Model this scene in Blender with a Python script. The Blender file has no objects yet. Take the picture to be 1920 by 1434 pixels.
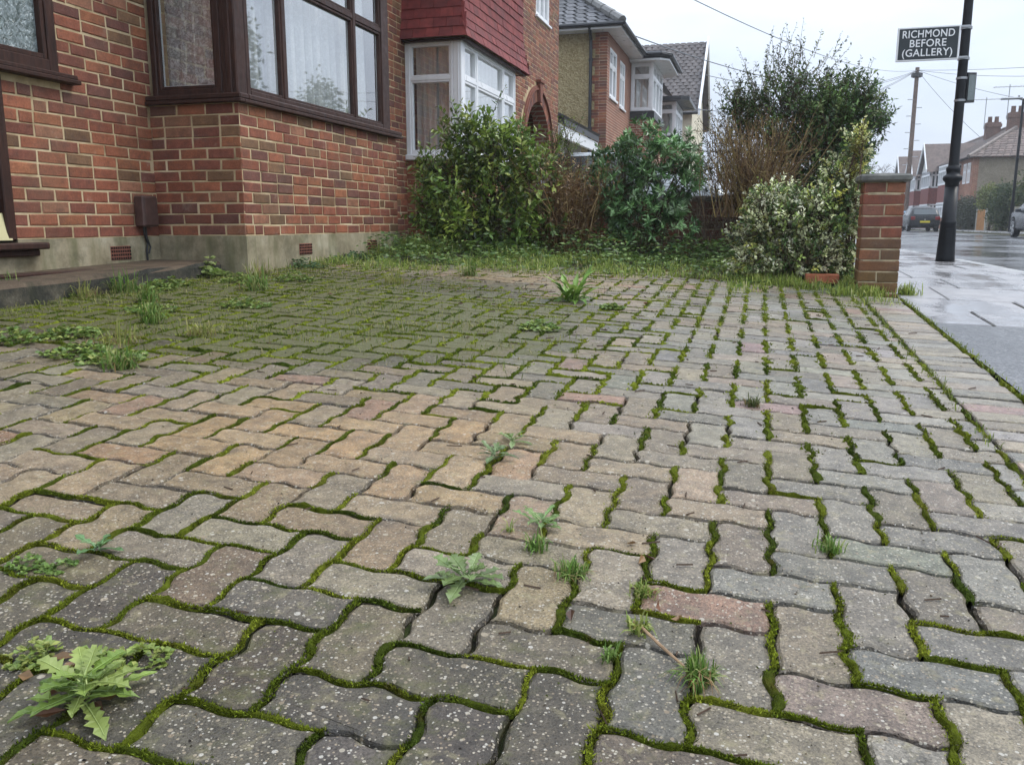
import bpy, math, random
import numpy as np
from mathutils import Vector, Matrix
C = bpy.context
SC = C.scene
COL = SC.collection
R = random.Random(7)
NR = np.random.default_rng(11)
rad = math.radians

# ------------------------------------------------------------------ camera, sky, sun, exposure
EYE = 0.70
YAW, PITCH = rad(15.95), math.atan((717 - 418) / 1600.0)
cam_d = bpy.data.cameras.new('camera')
cam = bpy.data.objects.new('camera', cam_d)
COL.objects.link(cam)
cam.location = (0, 0, EYE)
cam.rotation_euler = (math.pi / 2 - PITCH, 0, YAW)
cam_d.sensor_width = 36.0
cam_d.lens = 30.0
cam_d.clip_start = 0.05
cam_d.clip_end = 3000
SC.camera = cam

SUN_EL, SUN_AZ = rad(52), rad(62)          # azimuth from +Y towards +X
world = bpy.data.worlds.new('World')
SC.world = world
world.use_nodes = True
wt = world.node_tree
wt.nodes.clear()
def wn(t, **k):
    n = wt.nodes.new(t)
    for a, b in k.items():
        setattr(n, a, b)
    return n
w_out = wn('ShaderNodeOutputWorld')
w_bg = wn('ShaderNodeBackground')
w_sky = wn('ShaderNodeTexSky', sky_type='NISHITA', sun_disc=False)
w_sky.sun_elevation = SUN_EL
w_sky.sun_rotation = SUN_AZ
w_sky.air_density = 1.5
w_sky.dust_density = 3.0
w_bg.inputs['Strength'].default_value = 0.10
# overcast deck: grey cloud cover over the clear sky, thinner and thicker patches, brighter overhead
w_tc = wn('ShaderNodeTexCoord')
w_map = wn('ShaderNodeMapping')
w_map.inputs['Scale'].default_value = (1.0, 1.0, 2.6)
w_no = wn('ShaderNodeTexNoise')
w_no.inputs['Scale'].default_value = 2.6
w_no.inputs['Detail'].default_value = 5
w_no.inputs['Roughness'].default_value = 0.5
w_ramp = wn('ShaderNodeValToRGB')
w_ramp.color_ramp.elements[0].position = 0.34
w_ramp.color_ramp.elements[0].color = (4.9, 5.6, 6.9, 1)
w_ramp.color_ramp.elements[1].position = 0.64
w_ramp.color_ramp.elements[1].color = (6.9, 7.6, 8.6, 1)
w_sep = wn('ShaderNodeSeparateXYZ')
w_zen = wn('ShaderNodeMapRange')
w_zen.inputs['From Min'].default_value = 0.0
w_zen.inputs['From Max'].default_value = 1.0
w_zen.inputs['To Min'].default_value = 0.84
w_zen.inputs['To Max'].default_value = 2.3
w_mul = wn('ShaderNodeVectorMath', operation='SCALE')
w_mix = wn('ShaderNodeMixRGB')
w_mix.inputs['Fac'].default_value = 0.93
L = wt.links.new
L(w_tc.outputs['Generated'], w_map.inputs['Vector'])
L(w_map.outputs['Vector'], w_no.inputs['Vector'])
L(w_no.outputs['Fac'], w_ramp.inputs['Fac'])
L(w_tc.outputs['Generated'], w_sep.inputs['Vector'])
L(w_sep.outputs['Z'], w_zen.inputs['Value'])
L(w_ramp.outputs['Color'], w_mul.inputs[0])
L(w_zen.outputs['Result'], w_mul.inputs['Scale'])
L(w_sky.outputs['Color'], w_mix.inputs['Color1'])
L(w_mul.outputs['Vector'], w_mix.inputs['Color2'])
L(w_mix.outputs['Color'], w_bg.inputs['Color'])
L(w_bg.outputs['Background'], w_out.inputs['Surface'])

sun_d = bpy.data.lights.new('sun', 'SUN')
sun_d.energy = 1.3
sun_d.angle = rad(24)
sun_d.color = (1.0, 0.96, 0.9)
sun = bpy.data.objects.new('sun', sun_d)
COL.objects.link(sun)
sun_dir = Vector((math.sin(SUN_AZ) * math.cos(SUN_EL), math.cos(SUN_AZ) * math.cos(SUN_EL), math.sin(SUN_EL)))
sun.rotation_euler = sun_dir.to_track_quat('Z', 'Y').to_euler()
sun.location = (8, 4, 12)

SC.view_settings.view_transform = 'Standard'
SC.view_settings.look = 'None'
SC.view_settings.gamma = 1
SC.view_settings.exposure = 0.58
SC.view_settings.use_curve_mapping = False

# ------------------------------------------------------------------ helpers: ground height, tags, meshes
KERB_X, FAR_KERB_X = 2.45, 10.9
DRIVE_X = 0.92                              # street edge of the drive
def s_y(y):
    if y < -3: return -0.1155
    if y < 7: return 0.0385 * y
    t = min(y - 7, 2.5)
    z = 0.2695 + 0.0385 * (t - t * t / 5)
    return z + 0.0005 * min(max(y - 9.5, 0), 60)
def g(x, y):
    xx = min(max(x, -4.6), DRIVE_X)
    z = -0.0398 * xx + s_y(y)
    if x > DRIVE_X: z -= 0.02 * (min(x, KERB_X) - DRIVE_X)
    return z
def kerb_drop(y):
    return 0.02 + 0.09 * min(max((y - 5.2) / 0.9, 0), 1)
def road_z(y):
    return g(KERB_X, y) - 0.11
def far_z(y):
    return road_z(y) + 0.11

_ch, _cb = math.cos(YAW), math.sin(YAW)
def px_of(p):                               # projected position (1920 wide), only used to rank pieces by size
    x, y, z = p
    xc = x * _ch + y * _cb
    yc = -x * _cb + y * _ch
    zc = z - EYE
    d = yc * math.cos(PITCH) - zc * math.sin(PITCH)
    if d < 0.05: return None
    u = yc * math.sin(PITCH) + zc * math.cos(PITCH)
    return (960 + 1600 * xc / d, 717 - 1600 * u / d)
def px_area(pts):
    q = [px_of(p) for p in pts]
    if any(k is None for k in q): return 0
    xs = [k[0] for k in q]; ys = [k[1] for k in q]
    if max(xs) < 4 or min(xs) > 1916 or max(ys) < 4 or min(ys) > 1430: return 0
    a = 0
    for i in range(len(q)):
        x0, y0 = q[i]; x1, y1 = q[(i + 1) % len(q)]
        a += x0 * y1 - x1 * y0
    return abs(a) / 2

BASE = {}
def base_of(o):
    while o is not None:
        if o.name in BASE: return BASE[o.name]
        o = o.parent
    return Vector((0, 0, 0))
def tag(o, label=None, cat=None, group=None, kind=None):
    if label: o['label'] = label
    if cat: o['category'] = cat
    if group: o['group'] = group
    if kind: o['kind'] = kind
    return o
def thing(name, label, cat, loc=(0, 0, 0), group=None):
    o = bpy.data.objects.new(name, None)
    o.empty_display_size = 0.2
    COL.objects.link(o)
    o.location = loc
    BASE[o.name] = Vector(loc)
    return tag(o, label, cat, group)
def link_mesh(me, name, mats, parent=None, base=None):
    for m in (mats if isinstance(mats, (list, tuple)) else [mats]):
        me.materials.append(m)
    o = bpy.data.objects.new(name, me)
    COL.objects.link(o)
    if parent is not None: o.parent = parent
    elif base is not None:
        o.location = base
        BASE[o.name] = Vector(base)
    return o
def mesh_np(name, V, flat, sizes, cols=None, matidx=None, mats=None, parent=None, base=None, smooth=False):
    V = np.asarray(V, dtype=np.float32).reshape(-1, 3)
    if parent is not None: V = V - np.array(base_of(parent), dtype=np.float32)
    elif base is not None: V = V - np.array(base, dtype=np.float32)
    flat = np.asarray(flat, dtype=np.int32); sizes = np.asarray(sizes, dtype=np.int32)
    me = bpy.data.meshes.new(name)
    me.vertices.add(len(V)); me.vertices.foreach_set('co', V.ravel())
    me.loops.add(len(flat)); me.loops.foreach_set('vertex_index', flat)
    me.polygons.add(len(sizes))
    st = np.zeros(len(sizes), dtype=np.int32)
    if len(sizes): st[1:] = np.cumsum(sizes)[:-1]
    me.polygons.foreach_set('loop_start', st)
    me.polygons.foreach_set('loop_total', sizes)
    if matidx is not None: me.polygons.foreach_set('material_index', np.asarray(matidx, dtype=np.int32))
    if smooth is not False: me.polygons.foreach_set('use_smooth', np.full(len(sizes), True))
    else: me.polygons.foreach_set('use_smooth', np.full(len(sizes), False))
    me.update(calc_edges=True)
    if cols is not None:
        cols = np.asarray(cols, dtype=np.float32)
        if cols.shape[1] == 3: cols = np.hstack([cols, np.ones((len(cols), 1), np.float32)])
        at = me.attributes.new('tone', 'FLOAT_COLOR', 'FACE')
        at.data.foreach_set('color', cols.ravel())
    return link_mesh(me, name, mats, parent, base)

class MB:
    """collects shapes, then links them as ONE mesh object"""
    def __init__(s): s.v = []; s.f = []; s.c = []; s.m = []
    def add(s, V, F, col=(1, 1, 1, 1), mat=0):
        n = len(s.v)
        if len(col) == 3: col = (*col, 1)
        s.v += [tuple(p) for p in V]
        for f in F:
            s.f.append(tuple(i + n for i in f)); s.c.append(col); s.m.append(mat)
        return s
    def box(s, x0, y0, z0, x1, y1, z1, col=(1, 1, 1), mat=0):
        x0, x1 = sorted((x0, x1)); y0, y1 = sorted((y0, y1)); z0, z1 = sorted((z0, z1))
        V = [(x0, y0, z0), (x1, y0, z0), (x1, y1, z0), (x0, y1, z0), (x0, y0, z1), (x1, y0, z1), (x1, y1, z1), (x0, y1, z1)]
        return s.add(V, [(0, 3, 2, 1), (4, 5, 6, 7), (0, 1, 5, 4), (1, 2, 6, 5), (2, 3, 7, 6), (3, 0, 4, 7)], col, mat)
    def cbox(s, x0, y0, z0, x1, y1, z1, b=0.006, col=(1, 1, 1), mat=0):
        """box with chamfered edges"""
        x0, x1 = sorted((x0, x1)); y0, y1 = sorted((y0, y1)); z0, z1 = sorted((z0, z1))
        b = min(b, (x1 - x0) * .45, (y1 - y0) * .45, (z1 - z0) * .45)
        V = []; idx = {}
        for a in range(3):
            for sx in (0, 1):
                for sy in (0, 1):
                    for sz in (0, 1):
                        p = [x1 if sx else x0, y1 if sy else y0, z1 if sz else z0]
                        sg = [sx, sy, sz]
                        for k in range(3):
                            if k != a: p[k] += -b if sg[k] else b
                        idx[(a, sx, sy, sz)] = len(V); V.append(tuple(p))
        F = []
        I = lambda a, t: idx[(a, *t)]
        for a in range(3):
            o = [k for k in range(3) if k != a]
            for sg in (0, 1):
                t = []
                for (p, q) in ((0, 0), (1, 0), (1, 1), (0, 1)):
                    c = [0, 0, 0]; c[a] = sg; c[o[0]] = p; c[o[1]] = q
                    t.append(I(a, c))
                F.append(tuple(t))
            for p in (0, 1):
                for q in (0, 1):
                    c0 = [0, 0, 0]; c1 = [0, 0, 0]
                    c0[a] = 0; c1[a] = 1
                    for c in (c0, c1): c[o[0]] = p; c[o[1]] = q
                    F.append((I(o[0], c0), I(o[0], c1), I(o[1], c1), I(o[1], c0)))
        for sx in (0, 1):
            for sy in (0, 1):
                for sz in (0, 1):
                    c = (sx, sy, sz); F.append((I(0, c), I(1, c), I(2, c)))
        return s.add(V, F, col, mat)
    def prism(s, pts2, axis, a0, a1, col=(1, 1, 1), mat=0):
        """polygon pts2 extruded along axis 'x','y' or 'z' from a0 to a1"""
        n = len(pts2)
        def P(p, a):
            return (a, p[0], p[1]) if axis == 'x' else (p[0], a, p[1]) if axis == 'y' else (p[0], p[1], a)
        V = [P(p, a0) for p in pts2] + [P(p, a1) for p in pts2]
        F = [tuple(range(n)), tuple(range(2 * n - 1, n - 1, -1))]
        for i in range(n):
            j = (i + 1) % n
            F.append((i, j, n + j, n + i))
        return s.add(V, F, col, mat)
    def tube(s, pts, rr, n=8, col=(1, 1, 1), mat=0, cap=True):
        pts = [Vector(p) for p in pts]
        if not isinstance(rr, (list, tuple)): rr = [rr] * len(pts)
        V = []; F = []
        pu = None
        for i, p in enumerate(pts):
            d = (pts[min(i + 1, len(pts) - 1)] - pts[max(i - 1, 0)])
            if d.length < 1e-9: d = Vector((0, 0, 1))
            d.normalize()
            if pu is None:
                pu = d.orthogonal().normalized()
            else:
                pu = (pu - d * pu.dot(d))
                pu = pu.normalized() if pu.length > 1e-6 else d.orthogonal().normalized()
            w = d.cross(pu)
            for k in range(n):
                a = 2 * math.pi * k / n
                V.append(p + (pu * math.cos(a) + w * math.sin(a)) * rr[i])
        for i in range(len(pts) - 1):
            for k in range(n):
                k2 = (k + 1) % n
                F.append((i * n + k, i * n + k2, (i + 1) * n + k2, (i + 1) * n + k))
        if cap:
            F.append(tuple(range(n - 1, -1, -1))); m = (len(pts) - 1) * n
            F.append(tuple(range(m, m + n)))
        return s.add(V, F, col, mat)
    def lathe(s, prof, cx, cy, n=16, col=(1, 1, 1), mat=0):
        """prof: (radius, z) list"""
        V = []; F = []
        for r, z in prof:
            for k in range(n):
                a = 2 * math.pi * k / n
                V.append((cx + r * math.cos(a), cy + r * math.sin(a), z))
        for i in range(len(prof) - 1):
            for k in range(n):
                k2 = (k + 1) % n
                F.append((i * n + k, i * n + k2, (i + 1) * n + k2, (i + 1) * n + k))
        F.append(tuple(range(n - 1, -1, -1))); m = (len(prof) - 1) * n
        F.append(tuple(range(m, m + n)))
        return s.add(V, F, col, mat)
    def build(s, name, mats, parent=None, base=None, smooth=False):
        flat = [i for f in s.f for i in f]
        return mesh_np(name, s.v, flat, [len(f) for f in s.f], s.c, s.m, mats, parent, base, smooth)

# ------------------------------------------------------------------ materials
class NT:
    def __init__(s, name):
        s.m = bpy.data.materials.new(name); s.m.use_nodes = True
        s.t = s.m.node_tree; s.t.nodes.clear()
        s.out = s.n('ShaderNodeOutputMaterial')
    def n(s, t, **k):
        nd = s.t.nodes.new(t)
        for a, b in k.items(): setattr(nd, a, b)
        return nd
    def l(s, a, b): s.t.links.new(a, b)
    def val(s, sock, v):
        if hasattr(v, 'is_output'): s.l(v, sock)
        else: sock.default_value = v
    def math(s, op, a, b=0.0, clamp=False):
        nd = s.n('ShaderNodeMath', operation=op, use_clamp=clamp)
        s.val(nd.inputs[0], a); s.val(nd.inputs[1], b)
        return nd.outputs[0]
    def mix(s, f, a, b, mode='MIX'):
        nd = s.n('ShaderNodeMixRGB', blend_type=mode)
        s.val(nd.inputs[0], f); s.val(nd.inputs[1], a); s.val(nd.inputs[2], b)
        return nd.outputs[0]
    def pos(s):
        return s.n('ShaderNodeNewGeometry').outputs['Position']
    def obj(s):
        return s.n('ShaderNodeTexCoord').outputs['Object']
    def noise(s, v, scale, detail=3, rough=0.55, dist=0.0):
        nd = s.n('ShaderNodeTexNoise')
        s.l(v, nd.inputs['Vector']); nd.inputs['Scale'].default_value = scale
        nd.inputs['Detail'].default_value = detail; nd.inputs['Roughness'].default_value = rough
        nd.inputs['Distortion'].default_value = dist
        return nd.outputs['Fac']
    def voro(s, v, scale, feature='F1', rnd=1.0):
        nd = s.n('ShaderNodeTexVoronoi', feature=feature)
        s.l(v, nd.inputs['Vector']); nd.inputs['Scale'].default_value = scale
        nd.inputs['Randomness'].default_value = rnd
        return nd
    def ramp(s, f, stops):
        nd = s.n('ShaderNodeValToRGB'); cr = nd.color_ramp
        while len(cr.elements) > 1: cr.elements.remove(cr.elements[0])
        cr.elements[0].position = stops[0][0]; cr.elements[0].color = col4(stops[0][1])
        for p, c in stops[1:]:
            e = cr.elements.new(p); e.color = col4(c)
        s.l(f, nd.inputs[0])
        return nd.outputs[0]
    def rng(s, f, a, b, c=0.0, d=1.0):
        nd = s.n('ShaderNodeMapRange')
        s.l(f, nd.inputs['Value'])
        for i, v in zip((1, 2, 3, 4), (a, b, c, d)): nd.inputs[i].default_value = v
        return nd.outputs[0]
    def mapv(s, v, scale):
        nd = s.n('ShaderNodeMapping'); s.l(v, nd.inputs['Vector']); nd.inputs['Scale'].default_value = scale
        return nd.outputs[0]
    def tone(s):
        nd = s.n('ShaderNodeAttribute', attribute_name='tone', attribute_type='GEOMETRY')
        return nd.outputs['Color'], nd.outputs['Alpha']
    def bump(s, h, strength=0.5, dist=0.01, normal=None):
        nd = s.n('ShaderNodeBump'); s.l(h, nd.inputs['Height'])
        nd.inputs['Strength'].default_value = strength; nd.inputs['Distance'].default_value = dist
        if normal is not None: s.l(normal, nd.inputs['Normal'])
        return nd.outputs[0]
    def bsdf(s, col, rough=0.8, spec=0.4, metal=0.0, normal=None, trans=None, sheen=0.0):
        p = s.n('ShaderNodeBsdfPrincipled')
        s.val(p.inputs['Base Color'], col if hasattr(col, 'is_output') else col4(col))
        s.val(p.inputs['Roughness'], rough); s.val(p.inputs['Specular IOR Level'], spec)
        p.inputs['Metallic'].default_value = metal
        if normal is not None: s.l(normal, p.inputs['Normal'])
        sh = p.outputs[0]
        if trans is not None:
            tr = s.n('ShaderNodeBsdfTranslucent'); s.val(tr.inputs[0], col if hasattr(col, 'is_output') else col4(col))
            mx = s.n('ShaderNodeMixShader'); mx.inputs[0].default_value = trans
            s.l(sh, mx.inputs[1]); s.l(tr.outputs[0], mx.inputs[2]); sh = mx.outputs[0]
        s.l(sh, s.out.inputs['Surface'])
        return s.m
def col4(c):
    return tuple(c) if len(c) == 4 else (*c, 1.0)
def plain(name, col, rough=0.6, spec=0.4, metal=0.0, var=0.25, scale=6.0, bump=0.0, bscale=200.0):
    """a base colour with worn, uneven patches"""
    n = NT(name); p = n.pos()
    f = n.noise(p, scale, 4)
    c = n.mix(n.rng(f, 0.3, 0.7, 0, 1), tuple(x * (1 - var) for x in col) + (1,), tuple(min(1, x * (1 + var)) for x in col) + (1,))
    r = n.rng(n.noise(p, scale * 2.3, 3), 0.3, 0.7, max(0.03, rough - 0.1), min(1, rough + 0.1))
    nm = n.bump(n.noise(p, bscale, 2), bump, 0.004) if bump else None
    return n.bsdf(c, r, spec, metal, nm)
def toned(name, rough=0.75, spec=0.35, var=0.22, scale=30.0, bump=0.4, bscale=220.0, trans=None, dist=0.004):
    """colour of each piece from its 'tone' with grain on top"""
    n = NT(name); p = n.pos(); t, a = n.tone()
    f = n.rng(n.noise(p, scale, 4), 0.28, 0.72, 1 - var, 1 + var)
    c = n.mix(1.0, t, f, 'MULTIPLY')
    nm = n.bump(n.noise(p, bscale, 3), bump, dist) if bump else None
    return n.bsdf(c, rough, spec, 0, nm, trans)

def mat_brick(name='brick_clay'):
    n = NT(name); p = n.pos(); t, a = n.tone()
    f1 = n.rng(n.noise(p, 14, 5, 0.65), 0.25, 0.75, 0.72, 1.28)
    f2 = n.rng(n.noise(p, 90, 3, 0.6), 0.3, 0.7, 0.82, 1.18)
    c = n.mix(1, n.mix(1, t, f1, 'MULTIPLY'), f2, 'MULTIPLY')
    big = n.noise(p, 1.7, 4, 0.6)
    c = n.mix(n.math('MULTIPLY', n.rng(big, 0.5, 0.7, 0, 1), 0.35), c, (0.13, 0.10, 0.06, 1))      # algae film in patches
    lime = n.noise(p, 5.0, 6, 0.7)
    c = n.mix(n.math('MULTIPLY', n.rng(lime, 0.62, 0.74, 0, 1), 0.35), c, (0.5, 0.42, 0.33, 1))   # lime bloom
    soot = n.noise(p, 8.0, 6, 0.75)
    c = n.mix(n.math('MULTIPLY', n.rng(soot, 0.50, 0.70, 0, 1), 0.55), c, (0.085, 0.05, 0.038, 1))
    pits = n.voro(p, 85).outputs['Distance']
    c = n.mix(n.math('MULTIPLY', n.rng(pits, 0.0, 0.16, 1, 0), 0.5), c, (0.05, 0.03, 0.025, 1))
    h = n.math('ADD', n.math('MULTIPLY', n.noise(p, 60, 5, 0.7), 1.0), n.math('MULTIPLY', n.rng(pits, 0, 0.25, 0, 1), 0.4))
    return n.bsdf(c, n.rng(n.noise(p, 9, 3), 0.3, 0.7, 0.55, 0.8), 0.35, 0, n.bump(h, 0.55, 0.006))
def mat_mortar():
    n = NT('mortar'); p = n.pos()
    f = n.noise(p, 4, 5, 0.65)
    c = n.ramp(f, [(0.3, (0.27, 0.20, 0.115)), (0.48, (0.50, 0.385, 0.23)), (0.72, (0.66, 0.55, 0.36))])
    d = n.noise(p, 1.3, 4, 0.6)
    c = n.mix(n.math('MULTIPLY', n.rng(d, 0.55, 0.72, 0, 1), 0.6), c, (0.16, 0.14, 0.08, 1))
    return n.bsdf(c, 0.95, 0.15, 0, n.bump(n.noise(p, 160, 4, 0.7), 0.6, 0.006))
def mat_paver():
    n = NT('concrete_paver'); p = n.pos(); t, a = n.tone()
    mott = n.rng(n.noise(p, 24, 6, 0.72), 0.28, 0.72, 0.48, 1.48)
    c = n.mix(1, t, mott, 'MULTIPLY')
    fine = n.rng(n.noise(p, 230, 3, 0.75), 0.3, 0.7, 0.38, 1.6)
    c = n.mix(1, c, fine, 'MULTIPLY')
    lich = n.noise(p, 34, 4, 0.6, 0.4)
    c = n.mix(n.math('MULTIPLY', n.rng(lich, 0.56, 0.68, 0, 1), 0.42), c, (0.30, 0.26, 0.14, 1))   # lichen blotches
    wash = n.noise(p, 3.4, 6, 0.7, 0.6)
    c = n.mix(n.math('MULTIPLY', n.rng(wash, 0.54, 0.66, 0, 1), 0.28), c, (0.19, 0.15, 0.105, 1))     # silt washed over several blocks
    dirt = n.noise(p, 9, 5, 0.7)
    c = n.mix(n.math('MULTIPLY', n.rng(dirt, 0.52, 0.72, 0, 1), 0.5), c, (0.055, 0.05, 0.045, 1))
    # green film where the attribute says the block is overgrown
    film = n.noise(p, 16, 6, 0.7)
    gf = n.math('MULTIPLY', n.rng(n.math('ADD', film, n.math('MULTIPLY', a, 0.55)), 0.66, 0.92, 0, 1), 0.80)
    c = n.mix(n.math('MULTIPLY', gf, .92), c, (0.088, 0.092, 0.018, 1))
    # aggregate: pale stones of three sizes
    hb = None
    for sc, thr, r, s in ((52, 0.88, 0.38, .8), (105, 0.70, 0.46, 0.75), (200, 0.46, 0.54, 0.8)):
        v = n.voro(p, sc)
        pick = n.math('GREATER_THAN', n.n('ShaderNodeSeparateColor').outputs[0], thr)
        sepn = pick.node.inputs[0].links[0].from_node
        n.l(v.outputs['Color'], sepn.inputs[0])
        rr = n.math('MULTIPLY', sepn.outputs[1], r)
        inside = n.math('MULTIPLY', n.math('SUBTRACT', rr, n.math('ADD', v.outputs['Distance'], n.math('MULTIPLY', n.noise(p, 420, 2), .04))), 22.0, True)
        m = n.math('MULTIPLY', n.math('MULTIPLY', pick, inside), n.math('SUBTRACT', 1.0, n.math('MULTIPLY', gf, 0.7)))
        stone = n.ramp(sepn.outputs[2], [(0.0, (0.24, 0.18, 0.115)), (0.40, (0.38, 0.32, 0.23)), (0.8, (0.44, 0.40, 0.32)), (1.0, (0.52, 0.49, 0.43))])
        c = n.mix(n.math('MULTIPLY', m, s), c, stone)
    pits = n.voro(p, 120).outputs['Distance']
    c = n.mix(n.math('MULTIPLY', n.rng(pits, 0.05, 0.2, 1, 0), 0.65), c, (0.03, 0.028, 0.025, 1))
    h = n.math('ADD', n.noise(p, 300, 4, 0.75), n.math('MULTIPLY', n.noise(p, 70, 3, 0.6), 0.8))
    h = n.math('ADD', h, n.math('MULTIPLY', n.rng(pits, 0, 0.3, 0, 1), 0.7))
    wet = n.noise(p, 3.2, 4, 0.6)
    rough = n.math('ADD', n.rng(wet, 0.35, 0.65, 0.26, 0.50), n.math('MULTIPLY', gf, 0.35))
    return n.bsdf(c, rough, 0.55, 0, n.bump(h, 0.65, 0.0045))
def mat_soil(name='soil', dark=1.0):
    n = NT(name); p = n.pos()
    c = n.ramp(n.noise(p, 24, 6, 0.7), [(0.3, (0.018 * dark, 0.014 * dark, 0.010 * dark)), (0.55, (0.05 * dark, 0.038 * dark, 0.024 * dark)), (0.75, (0.10 * dark, 0.08 * dark, 0.05 * dark))])
    gr = n.noise(p, 6, 5, 0.65)
    c = n.mix(n.math('MULTIPLY', n.rng(gr, 0.45, 0.62, 0, 1), 0.7), c, (0.05, 0.07, 0.014, 1))
    return n.bsdf(c, 0.95, 0.2, 0, n.bump(n.noise(p, 120, 5, 0.75), 0.9, 0.01))
def mat_moss():
    n = NT('moss'); p = n.pos(); t, a = n.tone()
    f = n.rng(n.noise(p, 45, 4, 0.65), 0.25, 0.75, 0.45, 1.5)
    c = n.mix(1, t, f, 'MULTIPLY')
    br = n.noise(p, 14, 3)
    c = n.mix(n.math('MULTIPLY', n.rng(br, 0.58, 0.72, 0, 1), 0.5), c, (0.10, 0.065, 0.018, 1))
    return n.bsdf(c, 1.0, 0.1, 0, n.bump(n.noise(p, 420, 3, 0.7), 1.0, 0.006), 0.15)
def mat_leaf(name, rough=0.42, trans=0.25, spec=0.45):
    n = NT(name); p = n.pos(); t, a = n.tone()
    f = n.rng(n.noise(p, 40, 3), 0.25, 0.75, 0.78, 1.22)
    return n.bsdf(n.mix(1, t, f, 'MULTIPLY'), rough, spec, 0, None, trans)
def mat_render():
    n = NT('plinth_render'); p = n.pos()
    c = n.ramp(n.noise(p, 3.2, 6, 0.65), [(0.3, (0.16, 0.130, 0.075)), (0.5, (0.31, 0.265, 0.175)), (0.7, (0.44, 0.395, 0.29))])
    st = n.noise(n.mapv(p, (7, 7, 1.2)), 1.0, 5, 0.65)
    c = n.mix(n.math('MULTIPLY', n.rng(st, 0.48, 0.68, 0, 1), 0.65), c, (0.12, 0.125, 0.055, 1))
    gr = n.noise(p, 4.5, 7, 0.75)
    c = n.mix(n.math('MULTIPLY', n.rng(gr, 0.48, 0.64, 0, 1), 0.6), c, (0.10, 0.09, 0.055, 1))
    return n.bsdf(c, 0.8, 0.3, 0, n.bump(n.math('ADD', n.noise(p, 90, 5, 0.7), n.noise(p, 14, 3)), 0.35, 0.006))
def mat_pebbledash(name, c0, c1):
    n = NT(name); p = n.pos()
    v = n.voro(p, 26)
    sp = n.n('ShaderNodeSeparateColor'); n.l(v.outputs['Color'], sp.inputs[0])
    c = n.mix(sp.outputs[0], c0 + (1,), c1 + (1,))
    c = n.mix(n.math('MULTIPLY', n.rng(n.noise(p, 1.2, 4), 0.45, 0.7, 0, 1), 0.4), c, tuple(x * 0.55 for x in c0) + (1,))
    return n.bsdf(c, 0.95, 0.2, 0, n.bump(v.outputs['Distance'], 1.0, 0.03))
def mat_brick_far(name, c0, c1, mortar, axis='y'):
    """brickwork too far away to tell the pieces apart"""
    n = NT(name); p = n.pos()
    sx = n.n('ShaderNodeSeparateXYZ'); n.l(p, sx.inputs[0])
    cb = n.n('ShaderNodeCombineXYZ')
    n.l(n.math('ADD', sx.outputs[0], sx.outputs[1]), cb.inputs[0]); n.l(sx.outputs[2], cb.inputs[1])
    b = n.n('ShaderNodeTexBrick'); n.l(cb.outputs[0], b.inputs['Vector'])
    b.inputs['Color1'].default_value = col4(c0); b.inputs['Color2'].default_value = col4(c1); b.inputs['Mortar'].default_value = col4(mortar)
    b.inputs['Scale'].default_value = 1; b.inputs['Brick Width'].default_value = 0.225; b.inputs['Row Height'].default_value = 0.075
    b.inputs['Mortar Size'].default_value = 0.010
    c = n.mix(1, b.outputs['Color'], n.rng(n.noise(p, 2.0, 4), 0.3, 0.7, 0.75, 1.2), 'MULTIPLY')
    return n.bsdf(c, 0.85, 0.25, 0, n.bump(b.outputs['Fac'], -0.4, 0.01))
def mat_glass(name='window_glass', wav=0.0):
    n = NT(name)
    geo = n.n('ShaderNodeNewGeometry'); dt = n.n('ShaderNodeVectorMath', operation='DOT_PRODUCT')
    n.l(geo.outputs['Normal'], dt.inputs[0]); n.l(geo.outputs['Incoming'], dt.inputs[1])
    k5 = n.math('POWER', n.math('SUBTRACT', 1.0, n.math('ABSOLUTE', dt.outputs['Value'])), 3.3)   # double glazing: both faces, same from inside and outside
    fr = n.math('ADD', 0.30, n.math('MULTIPLY', k5, 0.70), True)
    tr = n.n('ShaderNodeBsdfTransparent'); tr.inputs[0].default_value = (0.94, 0.965, 0.96, 1)
    gl = n.n('ShaderNodeBsdfGlossy'); gl.inputs['Roughness'].default_value = 0.02; gl.inputs[0].default_value = (1, 1, 1, 1)
    p = n.pos()
    nm = n.bump(n.noise(p, 1.6, 2), 0.04, 0.02) if not wav else n.bump(n.noise(p, 16, 3, 0.5, 2.0), wav, 0.03)
    n.l(nm, gl.inputs['Normal'])
    mx = n.n('ShaderNodeMixShader'); n.l(fr, mx.inputs[0]); n.l(tr.outputs[0], mx.inputs[1]); n.l(gl.outputs[0], mx.inputs[2])
    n.l(mx.outputs[0], n.out.inputs[0])
    return n.m
def mat_obscure():
    n = NT('textured_glass'); p = n.pos()
    h = n.noise(n.mapv(p, (1, 1, 0.6)), 22, 4, 0.6, 2.5)
    nm = n.bump(h, 0.9, 0.03)
    c = n.ramp(n.noise(p, 15, 5, 0.6, 2.0), [(0.35, (0.10, 0.13, 0.12)), (0.65, (0.34, 0.40, 0.41))])
    return n.bsdf(c, 0.12, 0.9, 0, nm)
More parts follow.
